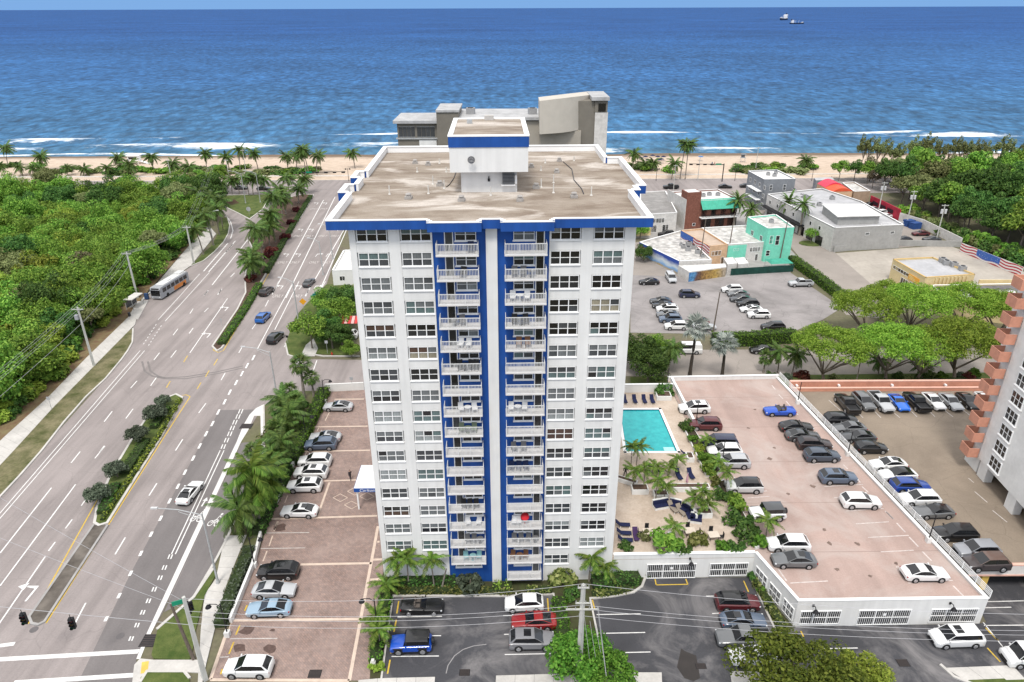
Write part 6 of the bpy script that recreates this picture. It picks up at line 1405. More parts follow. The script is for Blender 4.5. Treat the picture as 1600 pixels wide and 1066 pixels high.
# long white commercial block
h = 6.5; q = [P2(1304, 358, h), P2(1412, 353, h), P2(1345, 316, h), P2(1284, 296, h), P2(1199, 305, h)]
b = Bld('commercial_block', q, h, M('warehouse_grey', (.34, .335, .32), .8, .08, .4, sc2=1.5, var2=.15), grey_roof, 'long white roofed commercial block with grey end wall')
MB().prism([tuple(Vector(p)-b.o.xy) for p in (q[4], q[0], tuple(Vector(q[0])+Vector((-.05, -.05))), tuple(Vector(q[4])+Vector((-.05, -.05))))], 0, h).build('front_skin', offw, b.e)
A, B = q[4], q[0]; L_ = (Vector(B)-Vector(A)).length
for k in range(int(L_/5)): b.win(A, B, 1.5+k*5, .1, 3.4, 2.6, 3, 1, rnd.choice(['black', 'dark', 'slate']), False, out=.12); b.win(A, B, 2+k*5, 4.2, 1.2, 1.2, 1, 1, 'dark', out=.12)
o, ang, L2_ = b.frame(*A, *B); MB().box(0, -1.8, 3.0, L_*.62, 0, 3.35).build('canopy', black_metal, b.e, o, ang)
for u in (9.5, 17): b.win(q[0], q[1], u, 4.3, 1.3, .8, 1, 1, 'light')
MB().prism([tuple(G(*p, h).xy-b.o.xy) for p in ((1308, 352), (1372, 350), (1345, 334), (1284, 334))], h, h+2.4, bottom=True).build('upper_wall', M('warehouse_grey', (1, 1, 1)), b.e)
MB().prism([tuple(G(*p, h).xy-b.o.xy) for p in ((1306, 353), (1376, 351), (1347, 332), (1281, 332))], h+2.402, h+2.6, bottom=True).build('upper_roof', white_roof, b.e)
rail(b.e, P2(1376, 355, h), P2(1410, 352, h), h+.35, .8)
for k, (x, y) in enumerate(((1258, 310), (1262, 312), (1280, 322), (1310, 325), (1316, 327), (1240, 300), (1300, 312))): hvac(*P2(x, y, h), h, 'dark air conditioner on the long commercial roof', 1.1)
for k in range(12): p = G(rnd.uniform(1235, 1300), rnd.uniform(303, 330), h); hvac(p.x, p.y, h, 'small roof vent box on the long commercial roof', rnd.uniform(.35, .7), 'vent boxes on the commercial roof')
# buildings with red curved roof
h = 5.5; q = [P2(1300, 300, h), P2(1332, 299, h), P2(1312, 286, h), P2(1277, 287, h)]
b = Bld('red_roof_building', q, h, peach, M('red_roof_base', (.4, .05, .04), .7), 'small building with bright red curved canvas roof', par=0)
o, ang, L_ = b.frame(*q[0], *q[1]); dp = (Vector(q[2])-Vector(q[1])).length; sk_ = (Vector(q[3])-Vector(q[0]))
for half, (t0, t1, mt) in enumerate(((0, .48, M('orange_red_canvas', (.62, .09, .035), .6, .06, .5)), (.48, 1.0, M('crimson_canvas', (.55, .045, .085), .6, .06, .5)))):
    m_ = MB(); V = []
    for j in range(2):
        for k in range(9):
            a = k/8; t = (t0, t1)[j]; base = Vector(q[0]).lerp(Vector(q[1]), a)+sk_*t
            V.append((base.x-b.o.x, base.y-b.o.y, h+.05+1.6*math.sin(math.pi*a)*(.7 if half == 0 else 1)))
    m_.add(V, [(k, k+1, k+10, k+9) for k in range(8)]); m_.add(V[:9], [tuple(range(9))]); m_.build('canvas_roof', mt, b.e)
Bld('tan_building', [P2(1334, 301, 4.5), P2(1360, 300, 4.5), P2(1335, 286, 4.5), P2(1316, 287, 4.5)], 4.5, M('tan_wall', (.33, .24, .17), .8), dirty_roof, 'tan flat building beside the red canvas roof')
Bld('grey_kiosk', [P2(1275, 282, 4), P2(1304, 281, 4), P2(1300, 277, 4), P2(1272, 278, 4)], 4, graypaint, grey_roof, 'small grey roofed kiosk behind the red canvas roof', par=0)
# boundary walls on the forest side
def wallrun(name, pts, h, mat, label, th=.3):
    P = [G(*p) for p in pts]; e = empty(name, P[0], 0, label, 'wall')
    for a, b_ in zip(P, P[1:]):
        d = (b_-a).normalized(); nn = Vector((-d.y, d.x, 0))*th/2; q = [a-nn, b_-nn, b_+nn, a+nn]
        MB().prism([tuple((v-P[0])[:2]) for v in q], 0, h).build('wall_panel', mat, e)
    return e, P
e, P = wallrun('mural_wall', [(1358, 322), (1377, 331), (1396, 341), (1404, 345)], 3.6, M('red_mural', (.36, .025, .05), .8, .3, .5), 'crimson painted boundary wall with dark lettering blocks')
for k in range(3):
    a = P[0].lerp(P[2], .12+.3*k); d = (P[2]-P[0]).normalized(); MB().box(0, -.2, 1.2, 3.6, -.17, 2.4).build('painted_block', M('mural_dark', (.03, .012, .02), .8, .5, 2), e, a-P[0], math.atan2(d.y, d.x))
wallrun('boundary_wall', [(1404, 345), (1440, 356), (1500, 386)], 2.6, offw, 'white boundary wall running up to the flag mural')
p0, p1 = G(1499, 393), G(1594, 432); e = empty('flag_wall', p0, math.atan2(p1.y-p0.y, p1.x-p0.x), 'wall painted with a rippling striped flag beside the trees', 'wall'); L_ = (p1-p0).length
MB().box(0, 0, 0, L_, .25, 2.45).build('masonry', offw, e); MB().box(0, -.03, .05, L_, 0, 2.5).build('flag_mural', flag_material(L_*.28, L_*.66, 5.6), e)
wallrun('yard_wall', [(1302, 394), (1404, 384), (1500, 386)], 1.7, M('warehouse_grey', (1, 1, 1)), 'low grey wall closing the concrete yard')
# yellow shop and the dark roofed building next to it
h = 5.0; q = [P2(1446, 436, h), P2(1523, 431, h), P2(1457, 404, h), P2(1395, 407, h)]
b = Bld('yellow_shop', q, h, yellowp, grey_roof, 'pale yellow shop with fins and an orange sign', coping=M('ochre_band', (.55, .36, .12), .7))
A, B = q[3], q[0]; L_ = (Vector(B)-Vector(A)).length; o, ang, _ = b.frame(*A, *B)
b.win(A, B, .6, 3.2, L_*.5, .9, 6, 1, 'dark'); b.win(A, B, L_*.62, .2, L_*.33, 2.4, 6, 1, 'light'); b.win(A, B, L_*.35, .2, L_*.22, 2.2, 3, 1, 'dark')
MB().box(L_*.55, -.12, 2.9, L_*.86, 0, 4.2).build('sign_board', M('orange_sign', (.70, .34, .05), .6), b.e, o, ang)
for k in range(3): MB().box(L_*.57, -.14, 3.1+k*.34, L_*(.80-.05*k), -.125, 3.26+k*.34).build('sign_line', M('sign_text', (.62, .55, .25), .6), b.e, o, ang)
o, ang, L_ = b.frame(*q[0], *q[1])
for k in range(9): MB().box(2.5+k*1.0, -.35, 1.2, 2.72+k*1.0, 0, 5.1).build('fin', yellowp, b.e, o, ang)
for x, y in ((1472, 404), (1490, 411), (1478, 408), (1503, 417)): hvac(*P2(x, y+6, h), h, 'black rooftop unit on the yellow shop', 1.2)
h = 3.6; q = [P2(1474, 470, h), P2(1660, 492, h), P2(1640, 444, h), P2(1456, 447, h)]
b = Bld('dark_roof_building', q, h, yellowp, dark_roof, 'low building with dark tar roof behind the umbrella trees', par=.25)
for x0, x1, y_ in ((1480, 1500, 452), (1530, 1585, 455), (1500, 1520, 460)): MB().sheet([tuple(G(*p, h).xy-b.o.xy) for p in ((x0, y_), (x1, y_-1), (x1+4, y_+4), (x0+4, y_+5))], h+.01).build('roof_patch', white_roof, b.e)
wallrun('yellow_wall', [(1526, 452), (1640, 452)], 2.4, yellowp, 'long pale yellow yard wall')
# white cottage behind the tower
h = 3.6; q = [P2(519, 425, h), P2(560, 423, h), P2(562, 392, h), P2(537, 393, h)]
b = Bld('white_cottage', q, h, white_wall, white_roof, 'small white flat roofed cottage at the tower corner'); b.win(q[0], q[1], 1.6, 1.2, 1.3, 1.2, 2, 1, 'dark')
# beach hotel behind the tower
HY = 205.0
def hp(px, py, Y=HY): return atY(px, py, Y)
hotel = empty('beach_hotel', (hp(780, 200).x, HY, 0), 0, 'taupe beach hotel with sweeping curved top behind the tower', 'hotel')
ho = hotel.location
def hbox(name, x0, x1, ytop, depth, mat, Y=HY, z0=0.0, ybot=None):
    a, c = hp(x0, ytop, Y), hp(x1, ytop, Y); zb = hp(x0, ybot, Y).z if ybot else z0
    return MB().box(a.x-ho.x, Y-ho.y, zb, c.x-ho.x, Y-ho.y+depth, a.z).build(name, mat, hotel)
dgrey = M('hotel_dark_grey', (.17, .155, .13), .75, .08, .4); hroof = M('hotel_roof', (.40, .40, .40), .8, .15, .3, sc2=1, var2=.2)
hbox('left_wall', 620, 684, 194, 16, dgrey); hbox('roof_slab', 613.5, 684, 189, 16.5, hroof, HY-1, ybot=193.5)
hbox('stair_wall', 681.5, 716, 176, 15, dgrey, HY-1.2); hbox('stair_cap', 680.5, 717, 172.5, 15.4, hroof, HY-1.5, ybot=175.8)
for x0, x1 in ((622.5, 649), (651, 680)):
    a, c = hp(x0, 198), hp(x1, 214.5); wn = MB().box(0, 0, 0, c.x-a.x, .1, .1).box(0, 0, a.z-c.z-.1, c.x-a.x, .1, a.z-c.z).build('window', grey_metal, hotel, (a.x-ho.x, -.12, c.z))
    for k in range(4): w_ = (c.x-a.x)/4; MB().box(k*w_+.06, .02, .1, (k+1)*w_-.06, .06, a.z-c.z-.1).build('pane', GL['slate'], wn)
hbox('ledge', 619, 684, 216, 1, grey_metal, HY-.4, ybot=218); hbox('white_panel', 655, 682, 219, .3, white_wall, HY-.15)
hbox('main_wall', 716, 848, 190, 18, taupe); hbox('main_roof', 715, 850, 184, 19, hroof, HY-.8, ybot=188.5)
hbox('right_wall', 900, 936, 158, 16, dgrey, HY); hbox('corner_wall', 930, 950, 176, 14, offw, HY-.3); hbox('corner_top', 930, 950, 158, 14, dgrey, HY-.35, ybot=175.8); hbox('corner_cap', 925, 953, 152, 15, hroof, HY-1, ybot=157.6)
a, c = hp(935, 161.5), hp(946, 174); MB().box(a.x-ho.x, -.5, c.z, c.x-ho.x, -.4, a.z).build('window', GL['black'], hotel)
hbox('lower_curve_wall', 844, 908, 205, 14, taupe, HY-1.0)
m_ = MB(); V = []; nS = 16
for k in range(nS+1):
    t = k/nS; px = 843+(922-843)*t; Y = HY-5.0+11*t**3; yt = 158.0-9.5*t; yb = 210-5*t-9*t**4
    a, c = atY(px, yt, Y), atY(px, yb, Y); V += [(a.x-ho.x, a.y-ho.y, a.z), (c.x-ho.x, c.y-ho.y, c.z), (a.x-ho.x, a.y-ho.y+9, a.z), (c.x-ho.x, c.y-ho.y+9, c.z)]
F = []
for k in range(nS): i = k*4; j = i+4; F += [(i+1, j+1, j, i), (i, j, j+2, i+2), (i+3, j+3, j+1, i+1)]
F += [(0, 2, 3, 1), (nS*4+1, nS*4+3, nS*4+2, nS*4)]
m_.add(V, F).build('curved_crown', M('hotel_cream', (.46, .425, .37), .75, .05, .4), hotel, smooth=30)
for k, (x, y) in enumerate(((832, 180), (738, 172))): p = G(x, y, hp(760, 184).z if x > 716 else hp(640, 189).z); hvac(p.x, HY+6+k, p.z-(.2 if x > 716 else 0), 'air handling unit on the beach hotel roof', 2.0, 'air handlers on the hotel roof')
# ---------------------------------------------------------------- walls, lamps, poles, wires, signals
e, P = wallrun('lot_wall', [(509, 612), (480, 681), (442, 767), (410, 831), (396, 887), (361, 974)], .85, white_wall, 'low white wall along the palm side of the paver lot', .3)
wallrun('lot_wall', [(509, 612), (569, 609)], 1.5, white_wall, 'low white wall closing the far end of the paver lot', .25)
def lot_lamp(base, h, label, side=1, z=0.0, group='black lamp posts of the lots', arm=True):
    e = empty('lamp_post', base, 0, label, 'lamp post', group)
    MB().cb(0, 0, .35, .55, .55, .7).build('base', white_wall, e); MB().cyl(0, 0, .6, h, .075, .06, 8).build('post', black_metal, e)
    if arm:
        MB().tube([(0, 0, h-.35), (side*.5, 0, h+.05), (side*1.1, 0, h+.05), (side*1.35, 0, h-.1)], .045, 6).build('arm', black_metal, e)
        MB().tube([(side*1.35, 0, h-.05), (side*1.35, 0, h-.25), (side*1.35, 0, h-.4)], [.1, .26, .34], 10).build('shade', black_metal, e)
    return e
for (x, y, sd, lb) in ((508, 630, 1, 'black lamp post at the far corner of the paver lot wall'), (479, 688, 1, 'black lamp post on the lot wall by the slate vehicle'), (442, 769, -1, 'black lamp post on the lot wall by the white vehicles'), (398, 886, 1, 'black lamp post on the lot wall by the black vehicle'), (356, 994, -1, 'black lamp post near the street end of the lot wall'), (590, 985, -1, 'black lamp post in the palm bed between the lots')):
    lot_lamp(G(x, y)+Vector((0, 0, 0)), 4.6, lb, sd)
for (x, y, lb) in ((1042, 608, 'black lamp post at the pool end of the deck'), (1087, 665, 'black lamp post by the dark red vehicle'), (1128, 724, 'black lamp post among the planter palms'), (1246, 631, 'black lamp post on the rail near the blue convertible'), (1324, 712, 'black lamp post on the rail by the dark row'), (1450, 847, 'black lamp post on the rail by the grey coupe')):
    lot_lamp(G(x, y, DZ), 4.0, lb, -1, arm=False)
def cobra(base, h, tip, label, rise=.8, arm2=None):
    e = empty('street_light', base, 0, label, 'street light', 'grey street lights of the main road'); b = Vector(base)
    MB().cyl(0, 0, 0, .5, .28, .2, 10).tube([(0, 0, .2), (0, 0, h)], [.15, .09], 8).build('pole', grey_metal, e)
    for tp in [tip]+([arm2] if arm2 else []):
        t = Vector(tp); m_ = MB().tube([(0, 0, h-.2), (t.x*.5, t.y*.5, h+rise*.7), (t.x, t.y, h+rise)], .055, 6); m_.tube([(0, 0, h-.9), (t.x*.5, t.y*.5, h+rise*.35)], .035, 5); m_.build('arm', grey_metal, e)
        MB().cb(0, 0, 0, .75, .28, .16).build('lamp_head', M('lamp_head_grey', (.5, .5, .5), .5), e, (t.x, t.y, h+rise), math.atan2(t.y, t.x))
    return e
cobra(G(341, 912), 10.4, (-5.2, 0), 'tall grey street light on the sidewalk with arm over the bike lane')
cobra(G(432, 614), 8.2, (-4.6, .3), 'tall grey street light at the side street corner'); cobra(G(466, 500), 9.0, (-2.8, .3), 'grey street light beside the tower corner grass')
cobra(G(334, 384), 9.5, (2.8, .2), 'grey street light on the crescent verge'); cobra(G(384, 318), 10.5, (-4, .4), 'grey street light on the triangular island by the sign', arm2=(3.5, -.3)); cobra(G(407, 317), 10.5, (-4, .4), 'grey street light on the triangular island by the palms')
for k, x in enumerate((505, 520)): cobra(G(x, 430-25*k), 9, (-2.6, .2), 'grey street light along the right turn lane')
WIRES = []
def upole(base, h, label, mat=pole_conc, arms=((-.4, 2.2),), r=.22, rz=0.0, lean=(0, 0), name='utility_pole'):
    e = empty(name, base, rz, label, 'pole', 'utility poles')
    MB().tube([(0, 0, -.1), (lean[0], lean[1], h)], [r, r*.62], 8 if mat is wood_pole else 4).build('shaft', mat, e)
    for k, (dz, w_) in enumerate(arms):
        t = (h+dz)/h; MB().cb(lean[0]*t, lean[1]*t-.16, h+dz, w_, .12, .14).build('crossarm', mat, e)
        for s in (-1, -.45, .45, 1): MB().cyl(lean[0]*t+s*w_/2*.92, lean[1]*t-.16, h+dz+.07, h+dz+.32, .05, .03, 6).build('insulator', grey_metal, e)
    return e
def wire(a, b, sag, label, r=.022, n=12, group='overhead wires'):
    a, b = Vector(a), Vector(b); pts = [a.lerp(b, k/n)-Vector((0, 0, sag*4*(k/n)*(1-k/n))) for k in range(n+1)]
    o = MB().tube([p-a for p in pts], r, 4).build('overhead_wire', wire_mat, None, a); tag(o, label, 'wire', group)
p1, p2, p3 = G(147, 572), G(215, 466), G(303, 412)
for p, h_, lb in ((p1, 12.2, 'square concrete utility pole in the verge by the forest'), (p2, 11.4, 'square concrete utility pole beside the bus shelter'), (p3, 10.4, 'square concrete utility pole at the tip of the crescent verge')): upole(p, h_, lb, r=.3)
MB().cb(0, 0, 0, .6, .5, .9).build('transformer', M('transformer_grey', (.33, .34, .36), .5), None, (p1.x-.45, p1.y-.3, 10.3), label='grey transformer on the concrete pole by the forest', cat='transformer')
p0 = Vector((-76, 62, 0)); p4 = G(338, 300)
for k, dx in enumerate((-1.0, -.45, .45, 1.0)):
    tops = [p0+Vector((dx, 0, 12.2)), p1+Vector((dx, -.16, 12.1)), p2+Vector((dx, -.16, 11.3)), p3+Vector((dx, -.16, 10.3)), p4+Vector((dx, 0, 10))]
    for a, b in zip(tops, tops[1:]): wire(a, b, .8, 'power line slung between the concrete poles beside the forest', .02)
for a, b in ((p0+Vector((0, 0, 9)), p1+Vector((0, 0, 9))), (p1+Vector((0, 0, 9)), p2+Vector((0, 0, 8.4)))): wire(a, b, .6, 'power line slung between the concrete poles beside the forest', .03)
F0 = Vector((6.7, 51.2, 0)); FLp = G(321, 1062); FRp = Vector((62, 49, 0))
upole(F0, 12.4, 'tall concrete pole with crossarms and drooping cables before the tower', arms=((-.25, 1.1), (-3.0, 3.2), (-2.2, 1.4)), r=.34)
e = upole(FLp, 11.2, 'grey concrete signal pole at the junction corner', arms=(), r=.32)
upole(G(303, 1031), 7.6, 'weathered wooden pole stub with guy wires in the corner grass', wood_pole, (), .2, lean=(-1.0, .3))
for k, (za, zb, zc) in enumerate(((12.5, 11, 10.5), (9.8, 9.4, 8.6), (9.3, 8.7, 8.0), (8.4, 7.8, 7.2))):
    wire(F0+Vector((0, 0, za)), FLp+Vector((0, 0, zb)), 1.1, 'long cable crossing before the tower from the tall pole to the signal pole', .024); wire(F0+Vector((0, 0, za)), FRp+Vector((0, 0, zc)), 1.2, 'long cable crossing the forecourt from the tall pole', .024)
for k in range(4): wire(F0+Vector((-.3+.55*k, -.1, 8.8-.5*k)), F0+Vector((.6+.75*k, -1.4-.3*k, -.0)), .1, 'slack service cable hanging from the tall concrete pole', .022, group='cables of the tall pole')
for z_ in (9.2, 9.8): wire(F0+Vector((1.5, -.2, z_)), Vector((9.5, 47, .0)), .2, 'guy wire slanting down from the tall concrete pole', .022, group='cables of the tall pole')
FLL = Vector((-98, 60, 0))
wire(FLp+Vector((0, 0, 7.6)), FLL+Vector((0, 0, 7.8)), .5, 'span wire carrying the traffic signals over the main road', .03); wire(FLp+Vector((0, 0, 9.6)), FLL+Vector((0, 20, 10)), .8, 'upper span wire over the main road', .02); wire(FLp+Vector((0, 0, 10.6)), FLL+Vector((0, 30, 11)), .8, 'top span wire over the main road', .02)
def signal(pos, rz, label):
    e = empty('traffic_signal', pos, rz, label, 'traffic signal', 'signals over the main road', 1.15)
    MB().cb(0, 0, 0, .42, .34, 1.15).build('housing', black_metal, e); MB().tube([(0, 0, .55), (0, 0, 1.0)], .03, 5).build('hanger', black_metal, e)
    for k, c_ in enumerate(((.30, .02, .02), (.30, .18, .02), (.02, .2, .08))):
        MB().tube([(0, -.16, .36-.36*k), (0, -.20, .36-.36*k)], .14, 10).build('lens', M(f'signal_lens_{k}', c_, .4), e); MB().tube([(0, -.19, .42-.36*k), (0, -.42, .44-.36*k)], .15, 8, cap=False).build('visor', black_metal, e)
def on_span(t): a, b = FLp+Vector((0, 0, 7.6)), FLL+Vector((0, 0, 7.8)); p = a.lerp(b, t); p.z -= .5*4*t*(1-t); return p
for t, lb in ((.195, 'black traffic signal on the span wire near the median nose'), (.275, 'black traffic signal on the span wire over the left carriageway')): signal(on_span(t)-Vector((0, 0, 1.3)), .2, lb)
signal(FLp+Vector((-.2, .6, 9.2)), 2.2, 'black traffic signal clamped to the concrete signal pole')
MB().cb(0, 0, 0, 1.1, .08, .5).build('street_name_sign', M('sign_green', (.01, .22, .12), .5), None, FLp+Vector((-.6, -.1, 10.6)), .4, label='green street name sign on top of the signal pole', cat='sign')
# signal masts at the beach road
for bx, by, h_, tip, lb in ((1128, 284, 7.0, -13.5, 'black signal mast arm over the beach road by the shops'), (476, 300, 7.5, 16, 'black signal mast arm over the beach road by the median palms')):
    b = G(bx, by); e = empty('signal_mast', b, 0, lb, 'signal mast'); MB().tube([(0, 0, 0), (0, 0, h_)], .2, 8).build('pole', black_metal, e); MB().tube([(0, 0, h_-.4), (tip, 0, h_)], [.16, .1], 6).build('mast_arm', black_metal, e)
    for k in range(4): MB().cb(tip*(.35+.2*k), -.2, h_-.25, 1.3, .3, .5).build('signal_head', black_metal, e)
    MB().cb(tip*.16, -.2, h_-.2, 2.2, .1, .6).build('name_plate', M('sign_green', (1, 1, 1)), e)
# small signs, shelter, cabinets
def post_sign(base, h, label, shape, mat, size=.7):
    e = empty('road_sign', base, 0, label, 'sign'); MB().cyl(0, 0, 0, h, .035, n=6).build('post', grey_metal, e); m_ = MB(); n = {'diamond': 4, 'octagon': 8, 'square': 4}[shape]; a0 = {'diamond': 0, 'octagon': R(22.5), 'square': R(45)}[shape]
    ps = [(size*.7*math.cos(a0+2*math.pi*k/n), size*.7*math.sin(a0+2*math.pi*k/n)) for k in range(n)]
    m_.add([(x, -.05, z+h) for x, z in ps]+[(x, -.02, z+h) for x, z in ps], [tuple(range(n)), tuple(reversed(range(n, 2*n)))]+[(k, k+n, (k+1) % n+n, (k+1) % n) for k in range(n)]); m_.build('plate', mat, e)
orange = M('sign_orange', (.72, .33, .02), .5); sgrey = M('sign_back_grey', (.35, .36, .37), .5)
post_sign(G(476, 492), 3.2, 'orange diamond warning sign beside the right turn lane', 'diamond', orange, 1.15); post_sign(G(81, 640), 2.2, 'grey backed sign standing on the forest sidewalk', 'square', sgrey, .6); post_sign(G(390, 338), 2.4, 'grey backed octagonal sign at the island tip', 'octagon', sgrey, 1.1)
post_sign(G(512, 553), 2.6, 'small grey sign under the trees by the side street', 'square', sgrey, .6); post_sign(G(551, 610), 2.4, 'grey sign behind the far lot wall', 'square', sgrey, .6); post_sign(G(450, 537), 1.6, 'low dark sign at the corner kerb', 'square', black_metal, .5); post_sign(G(347, 510), 1.6, 'thin marker sign at the median tip', 'square', sgrey, .35)
e = empty('green_signal_cluster', G(494, 480), 0, 'green signal heads and sign panel at the tower corner', 'signal'); MB().cyl(0, 0, 0, 3.4, .09).build('post', grey_metal, e)
for k in range(3): MB().cb(-.5+.5*k, -.1*k, 2.6+.45*k, .8, .4, .55).build('signal_head', M('signal_green', (.01, .16, .13), .5), e)
sh = G(212, 480); e = empty('bus_shelter', sh, R(84), 'flat roofed bus shelter with glass back beside the forest', 'shelter')
MB().cb(0, 0, 2.6, 4.4, 2.0, .16).build('roof', offw, e); MB().cb(0, .8, 1.35, 3.8, .05, 1.7).build('glass_back', GL['slate'], e); MB().cb(0, .45, .5, 2.6, .45, .08).build('bench', grey_metal, e)
for x in (-2, 2):
    for y in (-.8, .85): MB().cyl(x, y, 0, 2.55, .06).build('post', grey_metal, e)
structure('bus_pad', MB().prism(GP([(200, 497), (215, 472), (232, 470), (216, 500)]), 0, .13), concrete)
MB().cyl(0, 0, 0, .9, .28, .3, 10).build('litter_bin', M('bin_dark', (.05, .05, .055), .6), None, G(203, 495)+Vector((0, 0, .12)), label='dark litter bin beside the bus shelter', cat='bin'); MB().cb(0, 0, .7, .9, .5, 1.4).build('blue_box', M('bin_blue', (.03, .06, .14), .6), None, G(230, 468)+Vector((0, 0, .12)), label='dark blue box at the end of the bus stop', cat='box')
e = empty('fire_hydrant', G(519, 556), 0, 'red fire hydrant by the side street kerb', 'hydrant'); MB().cyl(0, 0, 0, .65, .13, .12).ball((0, 0, .68), .13).build('barrel', M('hydrant_red', (.4, .03, .02), .5), e); MB().tube([(-.22, 0, .45), (.22, 0, .45)], .06).build('outlet', M('hydrant_red', (1, 1, 1)), e)
e = empty('red_awning', G(551, 519), 0, 'striped red awning glimpsed between the tower and trees', 'awning')
for k in range(6): MB().add([(-2+k*.7, -1.2, 2.5), (-2+k*.7+.6, -1.2, 2.5), (-2+k*.7+.6, 1, 3.3), (-2+k*.7, 1, 3.3)], [(0, 1, 2, 3)]).build('stripe', M('awning_red', (.5, .05, .05), .7) if k % 2 == 0 else M('awning_pink', (.6, .35, .33), .7), e)
for x in (-1.9, 1.9): MB().cyl(x, 0, 0, 2.9, .05).build('post', grey_metal, e)
MB().cb(0, 0, .45, .5, .35, .9).cb(.0, 0, 1.05, .3, .3, .3).build('utility_box', offw, None, G(584, 1045)+Vector((0, 0, .1)), label='white utility box among the bed plants by the pavers', cat='box')
for k, (x, y, lb) in enumerate(((1419, 353, 'blue waste container beside the white boundary wall'), (1429, 357, 'second blue waste container beside the maroon car'))): MB().cb(0, 0, .9, 3.0, 2.0, 1.8).cb(0, 0, 1.85, 3.1, 2.1, .1).build('waste_container', M('bin_strong_blue', (.02, .06, .20), .6), None, G(x, y), .3, label=lb, cat='container')
for x, y, h_, lb in ((1092, 418, 13, 'dark wooden pole among the mural shop yard'), (1136, 408, 13, 'dark wooden pole between peach shop and mint shop'), (1218, 408, 11, 'thin dark pole before the mint building'), (1114, 519, 9, 'dark leaning pole beside the clipped hedge')): upole(G(x, y), h_, lb, wood_pole, (), .17, lean=(.4, 0))
for x, y, h_, lb in ((1371, 337, 11, 'pole with white transformers above the red mural wall'), (1416, 353, 11, 'pole behind the blue waste containers'), (1462, 378, 11, 'pole with transformer beside the white boundary wall')):
    b = G(x, y); upole(b, h_, lb, pole_conc, ((-.3, 2),), .2)
    for s in (-1, 1): MB().cyl(0, 0, 0, 1.2, .32, n=10).build('pole_transformer', M('transformer_white', (.5, .5, .5), .5), None, (b.x+s*.55, b.y-.1, h_-2.6), label='pale can transformer on a pole by the forest walls', cat='transformer', group='can transformers by the forest walls')
for x, y in ((1090, 282), (1052, 300), (1180, 268), (360, 290), (385, 272), (270, 290)): upole(G(x, y), 10, 'slim pale pole along the beach road', pole_conc, ((-.4, 1.6),), .14)
for x in (1148, 1268, 1025, 545): 
    b = G(x, 283); e = empty('promenade_lamp', b, 0, 'black twin globe lamp on the beach promenade', 'lamp post', 'promenade lamps'); MB().cyl(0, 0, 0, 5, .1, .07).build('post', black_metal, e)
    for s in (-1, 1): MB().tube([(0, 0, 4.6), (s*.8, 0, 4.9)], .05).ball((s*.85, 0, 4.7), .3).build('lamp', black_metal, e)
structure('promenade_wall', MB().box(-900, 288.6, 0, 900, 289.0, .75), M('promenade_white', (.62, .60, .57), .8, .1, .3))

# ---------------------------------------------------------------- terrace furniture
tz = DZ
def lounger(px, py, rz, label, mat=navy, xy=None):
    c = G(px, py, tz); e = empty('sun_lounger', c, rz, label, 'lounger', 'sun loungers on the pool terrace')
    MB().box(-.32, -.9, .30, .32, .35, .40).build('seat', mat, e); MB().add([(-.32, .35, .30), (.32, .35, .30), (.32, .95, .85), (-.32, .95, .85), (-.32, .35, .40), (.32, .35, .40), (.32, .9, .93), (-.32, .9, .93)], [(0, 3, 2, 1), (4, 5, 6, 7), (0, 1, 5, 4), (1, 2, 6, 5), (2, 3, 7, 6), (3, 0, 4, 7)]).build('backrest', mat, e)
    for x in (-.28, .28):
        for y in (-.8, .3): MB().box(x-.03, y-.03, 0, x+.03, y+.03, .3).build('leg', white_trim, e)
for x in (976, 991.5, 1006.5, 1019): lounger(x, 628, .05, 'navy sun lounger lined up behind the swimming pool')
for x, y in ((1060, 746), (1079, 745)): lounger(x, y, .15, 'navy sun lounger beside the striped parasol')
for x, y in ((973, 823), (975, 836), (977, 847)): lounger(x, y, 1.5, 'navy sun lounger stacked by the tower wall')
lounger(1073, 712, 1.6, 'white framed lounger by the planter corner'); lounger(993, 840, 0, 'purple sun lounger beside the bare shrub', M('purple_fabric', (.05, .025, .08), .85)); lounger(1022, 736, .9, 'navy sun lounger under the terrace palms')
for x, y in ((1051, 797), (1064, 802)): lounger(x, y, .4, 'taupe lounger before the navy corner bench', M('taupe_fabric', (.26, .22, .18), .85))
TB = lambda x, y: G(960+x/6.27, 690+y/6.27, tz)
bench = empty('corner_bench', TB(560, 640), 0, 'long angled white bench with navy cushions between planters', 'bench'); bo = bench.location
bpts = [TB(395, 665), TB(535, 640), TB(640, 665), TB(710, 710), TB(745, 785), TB(850, 800)]
for a, b in zip(bpts, bpts[1:]):
    d = (b-a).normalized(); nn = Vector((-d.y, d.x, 0)); f = lambda o0, o1, z0, z1, nm, mt: MB().prism([tuple((p-bo)[:2]) for p in (a+nn*o0-d*.05, b+nn*o0+d*.05, b+nn*o1+d*.05, a+nn*o1-d*.05)], z0, z1, bottom=True).build(nm, mt, bench)
    f(-.3, .55, 0, .38, 'base', white_wall); f(-.32, .5, .382, .5, 'cushion', navy); f(.36, .56, .5, .95, 'back_cushion', navy); f(.57, .85, 0, 1.0, 'back_wall', white_wall)
def planter(px, py, sx, sy, label, h_=.75, f=TB, rz=0.0):
    c = f(px, py); e = empty('planter', c, rz, label, 'planter', 'white planters on the terrace'); MB().cb(0, 0, h_/2, sx, sy, h_).build('box', white_wall, e); MB().cb(0, 0, h_+.005, sx-.3, sy-.3, .03).build('soil', soil, e); return e
planter(450, 545, 1.9, 1.2, 'white planter with palms at the left end of the bench'); planter(870, 725, 2.0, 1.2, 'white planter with palms at the right end of the bench'); planter(245, 490, 2.2, 1.4, 'white planter with palms near the tower wall'); planter(720, 475, 5.6, 1.0, 'long white planter under the navy loungers'); planter(110, 400, 3.2, .8, 'low slanting planter against the tower wall', .6, rz=-.5)
